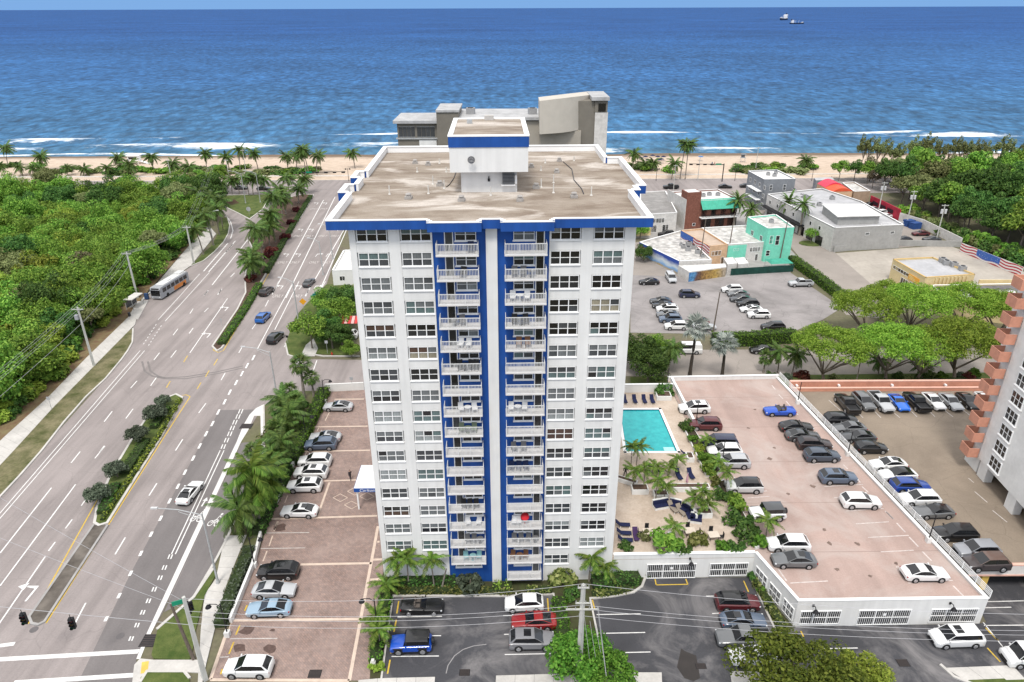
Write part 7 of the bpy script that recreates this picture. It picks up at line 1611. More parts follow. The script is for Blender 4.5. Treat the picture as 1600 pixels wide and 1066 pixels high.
planter(735, 175, 1.0, 1.6, 'white planter block at the hedge corner')
c = G(1036, 622, DZ); planter(1036, 622, 2.4, 1.8, 'white round-topped planter behind the pool', .8, lambda x, y: G(x, y, DZ))
def parasol(p, label, mat):
    e = empty('parasol', p, 0, label, 'parasol'); MB().cyl(0, 0, 0, 2.5, .03).cyl(0, 0, 0, .08, .3, n=12).build('pole', white_trim, e); MB().tube([(0, 0, 1.0), (0, 0, 1.5), (0, 0, 2.4)], [.2, .16, .04], 8).build('canopy', mat, e)
parasol(TB(545, 900), 'closed navy parasol behind the bushy shrub', navy); parasol(TB(703, 455), 'closed striped parasol with navy top by the loungers', M('striped_canvas', (.45, .25, .3), .8, .6, 6, stretch=(1, 1, .2)))
for x, y, lb in ((735, 915, 'cream square table beside the variegated shrub'), (965, 955, 'cream square table by the terrace hedge'), (330, 925, 'round glass table by the bare shrub')):
    e = empty('terrace_table', TB(x, y), .1, lb, 'table'); MB().cb(0, 0, .72, 1.3, 1.1, .06).build('top', M('cream_top', (.55, .48, .40), .7), e)
    for sx in (-.5, .5):
        for sy in (-.4, .4): MB().cb(sx, sy, .35, .05, .05, .7).build('leg', black_metal, e)
    for k, (dx, dy) in enumerate(((-1.0, .1), (1.0, 0), (0, .95))):
        ch = empty('patio_chair', TB(x, y)+Vector((dx, dy, 0)), math.atan2(-dx, dy) if False else math.atan2(dy, dx)-R(90), f'dark patio chair at the {lb}', 'chair', 'dark patio chairs'); MB().cb(0, 0, .42, .48, .48, .05).build('seat', trim_b, ch); MB().cb(0, .23, .72, .48, .05, .55).build('backrest', trim_b, ch)
        for sx in (-.2, .2):
            for sy in (-.2, .2): MB().cb(sx, sy, .21, .04, .04, .42).build('leg', trim_b, ch)
# balcony furniture
def chair_mesh(mat): return MB().cb(0, 0, .40, .55, .55, .08).cb(0, .26, .72, .55, .07, .62).cb(-.27, 0, .55, .05, .5, .05).cb(.27, 0, .55, .05, .5, .05).cb(-.24, -.24, .2, .05, .05, .4).cb(.24, -.24, .2, .05, .05, .4).cb(-.24, .24, .2, .05, .05, .4).cb(.24, .24, .2, .05, .05, .4).mesh('balcony_chair', mat)
CH = {k: chair_mesh(M('chair_'+k, c_, .7)) for k, c_ in (('white', (.7, .7, .7)), ('dark', (.03, .03, .032)), ('grey', (.16, .16, .165)), ('teal', (.22, .40, .42)), ('brown', (.18, .09, .05)), ('green', (.16, .20, .14)), ('navy', (.02, .03, .08)))}
TBL = {k: MB().cyl(0, 0, .66, .7, .38, n=12).cyl(0, 0, 0, .66, .04).cyl(0, 0, 0, .03, .22).mesh('balcony_table', M('chair_'+k, (1, 1, 1))) for k in CH}
side_n = ('door-left', 'window-left'); flo = lambda i: ['top', 'second', 'third', 'fourth', 'fifth', 'sixth', 'seventh', 'eighth', 'ninth', 'tenth', 'eleventh', 'twelfth', 'thirteenth', 'fourteenth', 'fifteenth', 'sixteenth', 'seventeenth'][i]
for sd, i, us, ck, tb in ((0, 0, (3.2,), 'navy', None), (0, 4, (1.9, 2.7), 'white', None), (0, 5, (1.8, 2.8, 3.4), 'dark', 2.3), (0, 7, (1.7, 3.1), 'white', 2.4), (0, 8, (1.7, 3.0), 'green', 2.35), (0, 12, (1.6, 2.3, 3.0), 'dark', None), (0, 13, (2.0, 3.2), 'white', None), (0, 14, (1.9, 2.6), 'grey', 3.3), (0, 15, (1.6, 3.1), 'teal', 2.4), (0, 3, (2.2,), 'grey', 1.4), (0, 1, (2.4,), 'dark', None),
                       (1, 1, (.9, 1.7), 'grey', 2.5), (1, 2, (.7, 2.1), 'white', 1.4), (1, 3, (.9, 2.0), 'dark', 1.5), (1, 4, (1.3, 2.2), 'brown', None), (1, 7, (.5, 1.9), 'white', 1.2), (1, 9, (.8, 1.8), 'grey', None), (1, 10, (.5, 1.3, 2.1), 'navy', None), (1, 13, (.8, 1.3), 'white', None), (1, 14, (.8, 1.6, 2.4), 'grey', 3.2), (1, 15, (.6, 2.1), 'brown', 1.4)):
    bx, by, fz = balc_pos[(sd, i)]
    nmb = 'bay towards the paver lot' if sd == 0 else 'bay towards the pool'
    for k, u in enumerate(us):
        o = inst('balcony_chair', CH[ck], None, tworld(bx+u, by+.72, fz), (0, 0, TA+rnd.uniform(-.3, .3)), 1.0); tag(o, f'{ck} chair on the {flo(i)} balcony down, {nmb}', 'chair', 'chairs on the tower balconies')
    if tb: o = inst('balcony_table', TBL[ck], None, tworld(bx+tb, by+.6, fz)); tag(o, f'{ck} table on the {flo(i)} balcony down, {nmb}', 'table', 'tables on the tower balconies')
bx, by, fz = balc_pos[(1, 13)]; MB().tube([(0, 0, 0), (0, 0, 1.0)], .03).tube([(0, 0, .95), (0, -.05, 1.12), (0, -.2, 1.3)], [.5, .42, .05], 10).build('red_parasol', M('parasol_red', (.5, .02, .03), .7), None, tworld(bx+2.0, by+.8, fz), label='small red parasol on a low balcony of the tower', cat='parasol')

# ---------------------------------------------------------------- people
def person(base, rz, shirt, pants, label, pose=0, s=1.0, hair=(.03, .02, .015), group=None):
    """one continuous skinned body; clothing as colour zones of the figure"""
    e = empty('person', base, rz, label, 'person', group, s)
    vs_ = [(0, 0, .95), (0, 0, 1.15), (0, .01, 1.40), (0, .01, 1.50), (0, .03, 1.62), (0, .03, 1.76), (.2, 0, 1.40), (.27, .05+pose*.1, 1.13), (.25, .15+pose*.2, .90), (-.2, 0, 1.40), (-.27, -.05-pose*.1, 1.13), (-.25, .05-pose*.2, .88), (.1, 0, .90), (.11, .05+.14*pose, .50), (.11, -.02+.18*pose, .08), (.11, .14+.18*pose, .03), (-.1, 0, .90), (-.11, .02-.12*pose, .50), (-.11, -.06-.28*pose, .10), (-.11, .09-.28*pose, .03)]
    es = [(0, 1), (1, 2), (2, 3), (3, 4), (4, 5), (2, 6), (6, 7), (7, 8), (2, 9), (9, 10), (10, 11), (0, 12), (12, 13), (13, 14), (14, 15), (0, 16), (16, 17), (17, 18), (18, 19)]
    rd = [.15, .14, .15, .06, .10, .085, .065, .05, .045, .065, .05, .045, .10, .07, .05, .045, .10, .07, .05, .045]
    me = bpy.data.meshes.new('body'); me.from_pydata(vs_, es, []); m, nt_, p_ = newmat('clothing')
    z = N(nt_, 'SeparateXYZ', {0: N(nt_, 'TexCoord').outputs['Object']}).outputs[2]
    nt_.links.new(ramp(nt_, math_(nt_, 'MULTIPLY', z, .5), [(.0, (.05, .04, .04)), (.05, pants), (.47, shirt), (.735, (.42, .26, .18)), (.845, hair)], 'CONSTANT'), p_.inputs['Base Color']); p_.inputs['Roughness'].default_value = .8
    me.materials.append(m); o = inst('body', me, e)
    sk_m = o.modifiers.new('skin', 'SKIN'); 
    for k, d_ in enumerate(me.skin_vertices[0].data if me.skin_vertices else []): d_.radius = (rd[k], rd[k])
    if not me.skin_vertices: pass
    o.modifiers.new('sub', 'SUBSURF').levels = 1; o.modifiers['sub'].render_levels = 1
    return o

person(G(548, 750)+Vector((0, 0, .01)), .6, (.03, .025, .03), (.05, .04, .045), 'person in dark clothes walking across the pavers', 1)
person(TB(105, 345), -.8, (.02, .02, .022), (.03, .028, .03), 'person in black walking on the terrace by the tower', 1)
for k, (x, y, c_) in enumerate(((1112, 262, (.05, .1, .2)), (1116, 262, (.3, .05, .05)), (252, 287, (.4, .4, .4)), (257, 287, (.05, .05, .06)), (1298, 283, (.08, .08, .1)))): person(G(x, y)+Vector((0, 0, .15 if y > 270 else .8)), k*1.3, c_, (.06, .06, .08), ('pair of tiny figures on the sand by the signal mast', 'pair of tiny figures on the sand by the signal mast', 'tiny figure in grey on the promenade path', 'tiny figure in black on the promenade path', 'tiny figure in dark clothes on the promenade')[k], 1, group='figures on the beach')
# ---------------------------------------------------------------- beach things and ships
def small_umbrella(p, mat, label, group):
    e = empty('beach_umbrella', p, rnd.uniform(0, 3), label, 'umbrella', group); MB().cyl(0, 0, 0, 2.1, .03).build('pole', white_trim, e); MB().tube([(0, 0, 1.9), (0, 0, 2.1), (0, 0, 2.35)], [1.2, .8, .05], 10, cap=False).build('canopy', mat, e)
for x, y in ((1001, 256), (1008, 254), (1019, 252), (1027, 254), (1033, 258), (1036, 254), (1012, 259), (1029, 259)): p = G(x, y); small_umbrella((p.x, p.y, .6), navy, 'dark beach umbrella on the sand beside the tower roof corner', 'dark beach umbrellas')
p = G(1094, 254); small_umbrella((p.x, p.y, .6), M('umbrella_blue', (.05, .15, .35), .8), 'blue beach umbrella on the sand by the tall palms', None); p = G(1160, 256); e = empty('lifeguard_chair', (p.x, p.y, .6), 0, 'small grey lifeguard chair on the open sand', 'chair')
for sx in (-.8, .8):
    for sy in (-.8, .8): MB().tube([(sx*1.2, sy*1.2, -.2), (sx, sy, 2.0)], .06).build('leg', grey_metal, e)
MB().cb(0, 0, 2.05, 2, 2, .15).build('platform', grey_metal, e); MB().cb(0, .5, 2.8, 1.6, .1, 1.2).cb(0, 0, 3.5, 2.2, 2.0, .12).build('cabin', graypaint, e)
p = G(212, 258); e = empty('lifeguard_tower', (p.x, p.y, .5), 0, 'white lifeguard hut with ramp on the sand', 'hut')
MB().cb(0, 0, 2.6, 4.5, 3.2, 2.0).build('cabin', white_trim, e); MB().cb(0, 0, 3.75, 5.6, 4.2, .25).build('roof', white_trim, e); MB().cb(0, -1.62, 2.7, 3.4, .05, .9).build('window', GL['black'], e); MB().add([(2.2, -1, 1.5), (2.2, 1, 1.5), (6.5, 1, 0), (6.5, -1, 0)], [(0, 1, 2, 3)]).build('ramp', white_trim, e)
for sx in (-2, 2):
    for sy in (-1.4, 1.4): MB().cyl(sx, sy, -.3, 1.6, .12).build('stilt', white_trim, e)
def ship(p, rz, L_, label):
    e = empty('cargo_ship', p, rz, label, 'ship', 'ships at anchor'); w_ = L_*.085; h_ = L_*.07; V = []; st = [(-.5, .8, 1.15), (-.42, 1, 1.0), (.3, 1, 1.0), (.43, .6, 1.2), (.5, .05, 1.4)]
    m_ = MB()
    for x, f, z in st: V += [(x*L_, -w_*f*.8, -.5), (x*L_, -w_*f, h_*z), (x*L_, w_*f, h_*z), (x*L_, w_*f*.8, -.5)]
    m_.add(V, [(4*i+k, 4*i+(k+1) % 4, 4*i+4+(k+1) % 4, 4*i+4+k) for i in range(4) for k in range(3)]+[(0, 1, 2, 3)]).build('hull', M('hull_dark', (.012, .02, .045), .5), e)
    MB().cb(-.33*L_, 0, h_*1.9, L_*.16, w_*1.7, h_*1.9).cb(-.33*L_, 0, h_*3.1, L_*.11, w_*1.9, h_*.7).build('superstructure', M('ship_white', (.7, .7, .7), .5), e); MB().cb(-.40*L_, 0, h_*3.6, L_*.05, w_*.5, h_*1.2).build('funnel', M('hull_dark', (1, 1, 1)), e)
    for x in (-.1, .12, .42): MB().cyl(x*L_, 0, h_, h_*(3.2 if x < .4 else 2.2), L_*.008, n=6).build('mast', M('ship_white', (1, 1, 1)), e)
    MB().cb(.36*L_, 0, h_*1.4, L_*.12, w_*1.2, h_*.5).build('forecastle', M('ship_white', (1, 1, 1)), e)
p = G(1224, 31.5, -.7); ship(p, R(235), p.length*15/1110*1.9, 'dark hulled ship with tall white bridge seen stern on'); p = G(1245, 37.5, -.7); ship(p, R(8), p.length*20/1110, 'smaller dark hulled ship lying broadside near the horizon')
# ---------------------------------------------------------------- planting
TV = [Tree(4.3, 3.6, 4.2, 34, 190, .21, 'hammock', 1+i, .2, zbias=.4) for i in range(4)]+[Tree(4.0, 3.2, 4.0, 32, 190, .21, 'lime', 7, .2, zbias=.4), Tree(4.4, 3.7, 4.3, 34, 190, .22, 'deep', 9, .22, zbias=.4)]
DRY = Tree(3.6, 2.8, 4.6, 24, 120, .21, 'brown', 71, .18, nl=8, rcl=.32)
OLV = [Tree(4.2, 3.4, 6.2, 28, 140, .27, 'olive', 15, .2), Tree(4.6, 3.6, 6.6, 30, 150, .28, 'hammock', 17, .2), Tree(4.4, 3.6, 6.4, 30, 150, .28, 'deep', 18, .2)]
CAS = [Tree(2.5, 5.2, 7.6, 26, 80, .24, 'olive', 22+i, .16, rcl=.26, squash=1.8, nl=9) for i in range(2)]
def inside(x, y, poly):
    c = False; j = len(poly)-1
    for i in range(len(poly)):
        (xi, yi), (xj, yj) = poly[i], poly[j]
        if (yi > y) != (yj > y) and x < (xj-xi)*(y-yi)/(yj-yi)+xi: c = not c
        j = i
    return c
TONE = {id(DRY): 'brownish half-bare', id(OLV[0]): 'olive green', id(OLV[2]): 'dark green', id(TV[5]): 'dark green', id(TV[4]): 'yellow green'}
def pxx(x, y): return 800+x/(y*_cp+(CAM_H-6)*_sp)*FPX
def forest(poly, step, kinds, weights, label, group, hs, zf=0.0, cap=300, name='broadleaf_tree'):
    xs_ = [p[0] for p in poly]; ys_ = [p[1] for p in poly]; n = 0; y = min(ys_); row = 0
    while y < max(ys_):
        x = min(xs_)+(step/2 if row % 2 else 0)
        while x < max(xs_):
            X, Y = x+rnd.uniform(-.33, .33)*step, y+rnd.uniform(-.33, .33)*step
            if inside(X, Y, poly) and n < cap and -70 < pxx(X, Y) < 1670:
                t = rnd.choices(kinds, weights)[0]; s = rnd.uniform(*hs)*(.72 if X > 90 and Y > 248 else 1); t.put(X, Y, zf, s, name=name, label=(TONE.get(id(t), 'bright green')+' '+label), group=group, sz=s*rnd.uniform(.85, 1.25)); n += 1
            x += step
        y += step*.87; row += 1
    return n
structure('forest_floor', MB().sheet([(-330, 80), (-97, 96)]+GP([(0, 655), (60, 602), (150, 515), (215, 452), (270, 392), (310, 358), (333, 318)])+[(-125, 258), (-330, 262)], -.01), soil)
lf = [(-112, 88), (-92, 92)]+[(p[0]+3.6, p[1]) for p in GP([(0, 640), (60, 590), (150, 500), (215, 440), (270, 385), (306, 350), (325, 318)])]+[(-135, 248), (-215, 262), (-235, 245), (-150, 130)]
nl_ = forest(lf, 6.3, TV+[DRY, OLV[0]], [5, 5, 5, 4, 3.4, 2.6, .45, 1.2], 'broadleaf tree in the dense coastal forest by the bus stop', 'trees of the forest beside the main road', (.68, 1.38))
rf_ = [tuple(G(*p)[:2]) for p in ((1410, 338), (1500, 378), (1597, 420))]+[(180, 160), (215, 190), (270, 262), (240, 286), (135, 282)]
rf_ = [(p[0]+3.5, p[1]+2) if i < 3 else p for i, p in enumerate(rf_)]
nr_ = forest(rf_, 7.2, OLV+[TV[4], DRY], [2.6, 4, 3.6, .6, .8], 'broadleaf tree in the dense forest beside the flag mural wall', 'trees of the forest behind the walls', (.95, 1.45))
for k in range(22):
    x, y = G(1345+k*13+rnd.uniform(-6, 6), 274+rnd.uniform(-3, 4))[:2]; CAS[k % 2].put(x, y+5, .3, rnd.uniform(.85, 1.25), name='beach_pine', label='wispy olive pine along the beach beyond the walled forest', group='wispy pines on the beach')
for k in range(14):
    x, y = G(1310+k*24, 283)[:2]; OLV[2 if k % 2 else 1].put(x, y, 0, rnd.uniform(.55, .8), name='broadleaf_tree', label='dark low tree at the beach edge behind the red canvas roof', group='low trees at the beach edge')
for i in range(70):      # understorey along the sidewalk side of the forest
    t = i/69; pts_ = [(-30, 668), (0, 645), (60, 595), (150, 505), (215, 445), (270, 388), (312, 350)]; q_ = t*(len(pts_)-1); k = min(len(pts_)-2, int(q_)); x = pts_[k][0]+(pts_[k+1][0]-pts_[k][0])*(q_-k); y = pts_[k][1]+(pts_[k+1][1]-pts_[k][1])*(q_-k)
    c = G(x, y); shrub(0, 0, rnd.choice(['hammock', 'hammock', 'deep', 'lime']), rnd.uniform(1.8, 3.4), 'leafy bush at the foot of the forest beside the leaf litter', 0, 'bushes at the forest edge', xy=(c.x+2.5-rnd.uniform(0, 4), c.y))
for i in range(34):
    t = i/33; x = 1405+t*190; y = 342+t*80; c = G(x, y); shrub(0, 0, rnd.choice(['hammock', 'deep', 'olive']), rnd.uniform(2.2, 3.8), 'leafy bush behind the white boundary wall and flag mural', 0, 'bushes behind the boundary walls', xy=(c.x+rnd.uniform(2.5, 5), c.y+rnd.uniform(2.5, 4)))
# umbrella trees along the lawn
UML = leafmat('umbrella_tree_leaves', (.085, .165, .02), (.215, .345, .042), (.37, .50, .08), .42)
UM = [Tree(7.4, 4.4, 5.8, 135, 125, .16, UML, 31+i, .30, rcl=.17, squash=.6, flat=True, nl=9, fork=.38) for i in range(2)]
for k, (x, y, s, lb) in enumerate(((1286, 599, 1.0, 'umbrella tree with pale forked trunk on the lawn behind the deck'), (1383, 596, 1.0, 'umbrella tree beside the dark feather palm on the lawn'), (1432, 596, .95, 'umbrella tree with forked trunk by the lawn shrubs'), (1490, 594, 1.08, 'umbrella tree with spreading limbs by the condominium'),
                                   (1345, 532, 1.0, 'umbrella tree across the side street by the cross street corner'), (1420, 528, 1.05, 'umbrella tree across the side street before the yellow shop'), (1500, 528, 1.05, 'umbrella tree across the side street before the dark roof'), (1555, 536, 1.0, 'umbrella tree across the side street by the condominium'), (1385, 500, .8, 'feathery umbrella tree beside the yellow shop'))):
    p = G(x, y); UM[k % 2].put(p.x, p.y, 0, s, name='umbrella_tree', label=lb, group='umbrella trees of the side street', sz=s*1.02)
def tr(t, px, py, s, label, name='broadleaf_tree', z=0.0, sz=None): p = G(px, py, z); return t.put(p.x, p.y, z, s, name=name, label=label, sz=sz)
tr(TV[5], 1012, 597, .85, 'dark round tree against the tower behind the pool'); tr(TV[0], 1030, 570, .8, 'green round tree beside the leaning palm'); tr(TV[5], 995, 575, .9, 'dark dense tree hugging the tower corner')
AIR = Tree(4.2, 2.8, 4.6, 22, 95, .24, 'hammock', 44, .15, rcl=.3, nl=7)
tr(AIR, 488, 545, 1.05, 'airy spreading tree on the corner grass by the junction'); tr(TV[1], 528, 512, .95, 'dense round tree behind the airy corner tree'); 
for x, y, s_, lb in ((505, 530, .8, 'dense dark tree between the airy corner tree and tower'), (520, 545, .7, 'low dense tree over the white car by the side street'), (540, 495, .95, 'tall dense tree against the tower edge by the cottage'), (508, 490, .75, 'round dense tree beside the right turn lane'), (535, 540, .6, 'bushy tree at the side street by the tower')): tr(TV[5] if s_ != .75 else TV[0], x, y, s_, lb)
tr(TV[2], 548, 470, .6, 'small tree beside the white cottage'); tr(TV[0], 549, 558, .45, 'low tree under the tower corner at the side street')
FB = Tree(2.6, 2.2, 2.2, 26, 170, .15, 'box', 51, .12, rcl=.34, fork=.4)
tr(FB, 903, 1056, 1.3, 'leafy green bush tree under the tall concrete pole', 'bush_tree'); tr(FB, 955, 1082, 1.1, 'leafy green bush beside the forecourt sidewalk', 'bush_tree')
BIGT = Tree(5.6, 3.0, 4.0, 40, 260, .17, leafmat('roadside_tree_leaves', (.04, .065, .010), (.11, .15, .022), (.19, .23, .04)), 53, .28, rcl=.30); tr(BIGT, 1240, 1112, 1.12, 'wide spreading tree over the parked cars at the kerb', 'roadside_tree')
LIM = Tree(3.0, 2.2, 2.6, 24, 200, .15, 'lime', 57, .16, rcl=.34); tr(LIM, 1340, 1098, 1.1, 'yellow green round tree at the forecourt entrance', 'roadside_tree')
TOP = Tree(1.5, 1.3, 1.7, 26, 120, .13, 'grey', 61, .07, rcl=.38, zbias=.6, nl=4)
for x, y, s, lb in ((256, 634, .85, 'grey green ball tree at the tip of the lower median'), (246, 658, 1.25, 'largest grey green ball tree on the lower median'), (215, 690, 1.1, 'grey green ball tree at mid length of the lower median'), (184, 745, 1.05, 'grey green ball tree near the broad end of the lower median'), (156, 783, 1.1, 'grey green ball tree by the stained median nose')): tr(TOP, x, y, s, lb, 'ball_tree', .16)
# hedges
hedge([(508, 616), (480, 676), (456, 728)], 1.8, 1.6, 'box', 'bright green hedge outside the far part of the lot wall'); hedge([(452, 736), (425, 790), (404, 838)], 1.5, 1.2, 'deep', 'dark green hedge outside the lot wall by the big palms'); hedge([(392, 862), (368, 920), (345, 982)], 1.5, 1.1, 'grey', 'grey green hedge between sidewalk and lot wall')
hedge([(604, 917), (660, 914), (712, 914)], 1.5, 1.3, 'deep', 'dark clipped hedge at the tower foot under the palms'); hedge([(618, 926), (700, 926), (800, 927)], .9, .6, 'variegated', 'low yellow green hedge edging the front lot', dens=26); hedge([(770, 922), (800, 921)], 1.0, .9, 'lime', 'short bright hedge under the white fin')
hedge([(925, 918), (960, 914), (998, 908)], 1.8, 1.3, 'deep', 'dark hedge at the tower foot by the forecourt'); hedge([(925, 931), (955, 929), (985, 922)], .8, .55, 'variegated', 'low yellow green hedge edging the forecourt', dens=26); hedge([(822, 926), (862, 925)], .9, .6, 'variegated', 'short yellow green hedge under the right balconies', dens=26)
hedge([(873, 940), (880, 1010), (888, 1056)], 1.6, .9, 'box', 'green hedge along the right edge of the front lot'); hedge([(604, 935), (592, 1000), (586, 1040)], 1.3, .8, 'box', 'green hedge strip between pavers and front lot')
hedge([(1180, 912), (1222, 985)], .9, .8, 'variegated', 'yellow green hedge along the garage side wall', dens=24)
hedge([(1112, 540), (1175, 538), (1240, 533)], 2.2, 2.6, 'box', 'tall clipped hedge between back lot and side street'); hedge([(1236, 410), (1275, 438), (1318, 472)], 2.4, 2.0, 'box', 'clipped hedge running along the cross street')
hedge([(1245, 602), (1350, 600), (1530, 596)], 1.0, .7, 'deep', 'low dark hedge along the coral wall')
hedge([(406, 446), (380, 490), (346, 540)], 1.6, .8, 'box', 'clipped green hedge on the tip of the planted median'); hedge([(486, 308), (452, 364), (416, 428)], 1.5, .8, 'deep', 'dark ground hedge along the planted median edge')
hedge([(282, 626), (250, 682), (160, 815)], .6, .6, 'lime', 'thin yellow green hedge along the lower median kerb', dens=26); hedge([(262, 640), (240, 672)], 1.3, .8, 'deep', 'dark hedge block between the ball trees'); hedge([(228, 690), (195, 742)], 1.7, .7, 'deep', 'longer dark hedge block on the lower median'); hedge([(182, 760), (160, 805)], 1.5, .7, 'deep', 'dark hedge block near the median nose')
# shrubs
for i, (x, y, k, s, lb) in enumerate(((735, 918, 'grey', 1.9, 'grey green thorny shrub under the left balconies'), (880, 915, 'variegated', 2.1, 'spiky pale green shrub right of the balconies'), (1008, 895, 'deep', .9, 'small dark shrub at the terrace wall foot'), (1180, 905, 'deep', 1.1, 'dark shrub at the garage wall corner'), (590, 1045, 'lime', 1.0, 'bright shrub beside the white utility box'), (893, 935, 'deep', 1.2, 'dark shrub at the corner of the front lot'), (1190, 925, 'box', .9, 'green shrub beside the garage wall openings'),
    (440, 655, 'deep', 1.9, 'dark shrub under the junction palms'), (452, 690, 'box', 2.0, 'green shrub under the junction palms beside the lot wall'), (432, 716, 'deep', 2.0, 'dark shrub below the round fan palm'), (425, 690, 'olive', 2.2, 'flowering olive shrub among the fan palms'), (412, 740, 'box', 1.6, 'green shrub at the edge of the parking bay'), (470, 640, 'deep', 1.8, 'dark shrub between hedge and fan palms'), (465, 700, 'lime', 1.3, 'yellow green shrub by the lot wall lamp'))): shrub(x, y, k, s, lb, .08)
for i, (x, y, k, s, lb) in enumerate(((1036, 617, 'deep', 1.9, 'dark clipped shrub in the planter behind the pool'), (1075, 672, 'deep', 1.5, 'dark round shrub at the head of the deck planter'), (1082, 690, 'box', 1.2, 'green shrub second along the deck planter'), (1092, 706, 'lime', 1.2, 'bright shrub third along the deck planter'), (1102, 722, 'box', 1.7, 'large green shrub below the white crossover'), (1112, 740, 'hammock', 1.7, 'green shrub at the lower end of the deck planter'), (1117, 757, 'variegated', 1.2, 'pale shrub where the two deck planters meet'), (1092, 765, 'box', .9, 'small green shrub in the long white planter'),
    (1130, 778, 'deep', 1.5, 'dark shrub at the head of the lower planter'), (1143, 795, 'hammock', 2.0, 'big green shrub beside the white off-road vehicle'), (1156, 818, 'deep', 1.9, 'big dark shrub in the lower planter'), (1168, 840, 'deep', 1.8, 'dark shrub near the terrace front wall'), (1186, 852, 'box', 1.5, 'bright shrub at the deck corner'), (1040, 855, 'hammock', 2.2, 'bushy green shrub by the closed navy parasol'), (1090, 850, 'variegated', 1.6, 'cream variegated shrub between the terrace tables'), (1070, 862, 'deep', 1.0, 'small dark shrub by the terrace front wall'), (980, 858, 'deep', 1.0, 'dark shrub at the tower end of the terrace'), (1008, 842, 'olive', 1.0, 'bare brownish shrub by the purple lounger'), (1128, 858, 'box', 1.2, 'green shrub in the front row of the terrace'), (1150, 858, 'deep', 1.2, 'dark shrub in the front row of the terrace'))): shrub(x, y, k, s, lb, DZ)
for i, (x, y, k, s) in enumerate(((447, 373, 'red', 2.0), (456, 350, 'red', 1.8), (425, 395, 'red', 2.2), (393, 438, 'red', 2.0), (463, 330, 'red', 1.8), (419, 402, 'red', 2.0))): shrub(x, y, k, s, 'dark red leafed shrub among the median palms', .16, 'red shrubs of the planted median')
for i, (x, y) in enumerate(((1440, 592), (1455, 588), (1470, 592), (1500, 590), (1512, 594), (1405, 593), (1418, 597), (1520, 588), (1230, 592), (1252, 590), (1205, 588), (1300, 592))): shrub(x, y, ('deep', 'olive', 'box', 'grey', 'red')[i % 5], rnd.uniform(1.0, 1.8), 'rounded lawn shrub under the umbrella trees', .05, 'lawn shrubs behind the decks')
for i in range(34):
    t = i/33; x = 185+t*300+rnd.uniform(-6, 6); c = G(x, 270+rnd.uniform(-3, 5)); e = shrub(0, 0, rnd.choice(['deep', 'olive', 'hammock']), rnd.uniform(3.0, 5.5), 'low green dune shrub between the promenade and left palms', .2, 'dune shrubs by the left palms', 2.2, xy=(c.x, max(c.y, 289.5)))
for i in range(26):
    x = rnd.choice([rnd.uniform(1152, 1262), rnd.uniform(985, 1058)]) if i % 4 else rnd.uniform(-20, 180); c = G(x, 268+rnd.uniform(-6, 5)); shrub(0, 0, rnd.choice(['deep', 'hammock', 'olive']), rnd.uniform(3, 5), 'low green dune shrub on the sand near the shops' if x > 900 else 'low green dune shrub on the sand beyond the forest', .3, 'dune shrubs by the shops' if x > 900 else 'dune shrubs beyond the forest', 2.4, xy=(c.x, max(c.y, 291)))
p = G(1266, 381); structure('planter_island', MB().prism([(p.x+3.2*math.cos(k*.52), p.y+2.6*math.sin(k*.52)) for k in range(12)], 0, .15), grass_m)
tr(AIR, 1266, 380, .62, 'small street tree in the oval planter before the commercial block', 'street_tree'); tr(TV[5], 1005, 408, .6, 'dark palm-like tree beside the ocean mural'); tr(TV[0], 1000, 372, .75, 'round tree beside the cream annex')
for i, (x, y, s_) in enumerate(((345, 300, .9), (330, 297, .8), (312, 296, .7), (302, 300, .75), (318, 306, .8))): p = G(x, y); (OLV[0] if i % 2 else OLV[1]).put(p.x, p.y, 0, s_, name='broadleaf_tree', label='loose roadside tree where the forest meets the beach road', group='loose trees at the forest corner')

# palms
def pp(kind, bx, by, cx_, cy_, label, z=0.0, group=None, s=1.0, fix=None, **k):
    b = G(bx, by, z); t = atY(cx_, cy_, b.y); h = max(1.6, min(14, t.z-z)) if fix is None else fix
    b.x = b.x*.45+t.x*.55
    return palm(kind, b, h, label, s, group=group, **k)
gm = 'palms of the planted median'
for i, (bx, by, cx_, cy_) in enumerate(((433, 378, 423, 340), (416, 390, 405, 362), (410, 412, 408, 366), (400, 432, 394, 408), (404, 428, 398, 402), (459, 323, 448, 284), (468, 318, 463, 298), (477, 303, 472, 284), (443, 342, 436, 312), (436, 360, 419, 318), (428, 385, 412, 358), (450, 335, 440, 302), (424, 372, 428, 345), (396, 440, 388, 415))): pp('coco', bx, by, cx_, cy_, 'coconut palm on the long planted median', .15, gm, 1.22)
gc = 'palms of the crescent verge'
for i, (bx, by, cx_, cy_) in enumerate(((334, 384, 325, 340), (319, 398, 310, 362), (350, 360, 340, 318), (343, 367, 336, 330), (326, 352, 331, 312), (318, 340, 316, 305))): pp('coco', bx, by, cx_, cy_, 'coconut palm beside the slip road', .1, gc, 1.15)
gi = 'palms along the triangular island'
for i, (bx, by, cx_, cy_) in enumerate(((362, 304, 360, 281), (373, 304, 372, 280), (394, 306, 393, 279), (403, 306, 400, 277), (388, 306, 386, 276), (410, 303, 412, 280), (352, 303, 346, 286))): pp('coco', bx, by, cx_, cy_, 'coconut palm between the triangular island and the beach road', 0, gi)
gb = 'palms on the left beach'
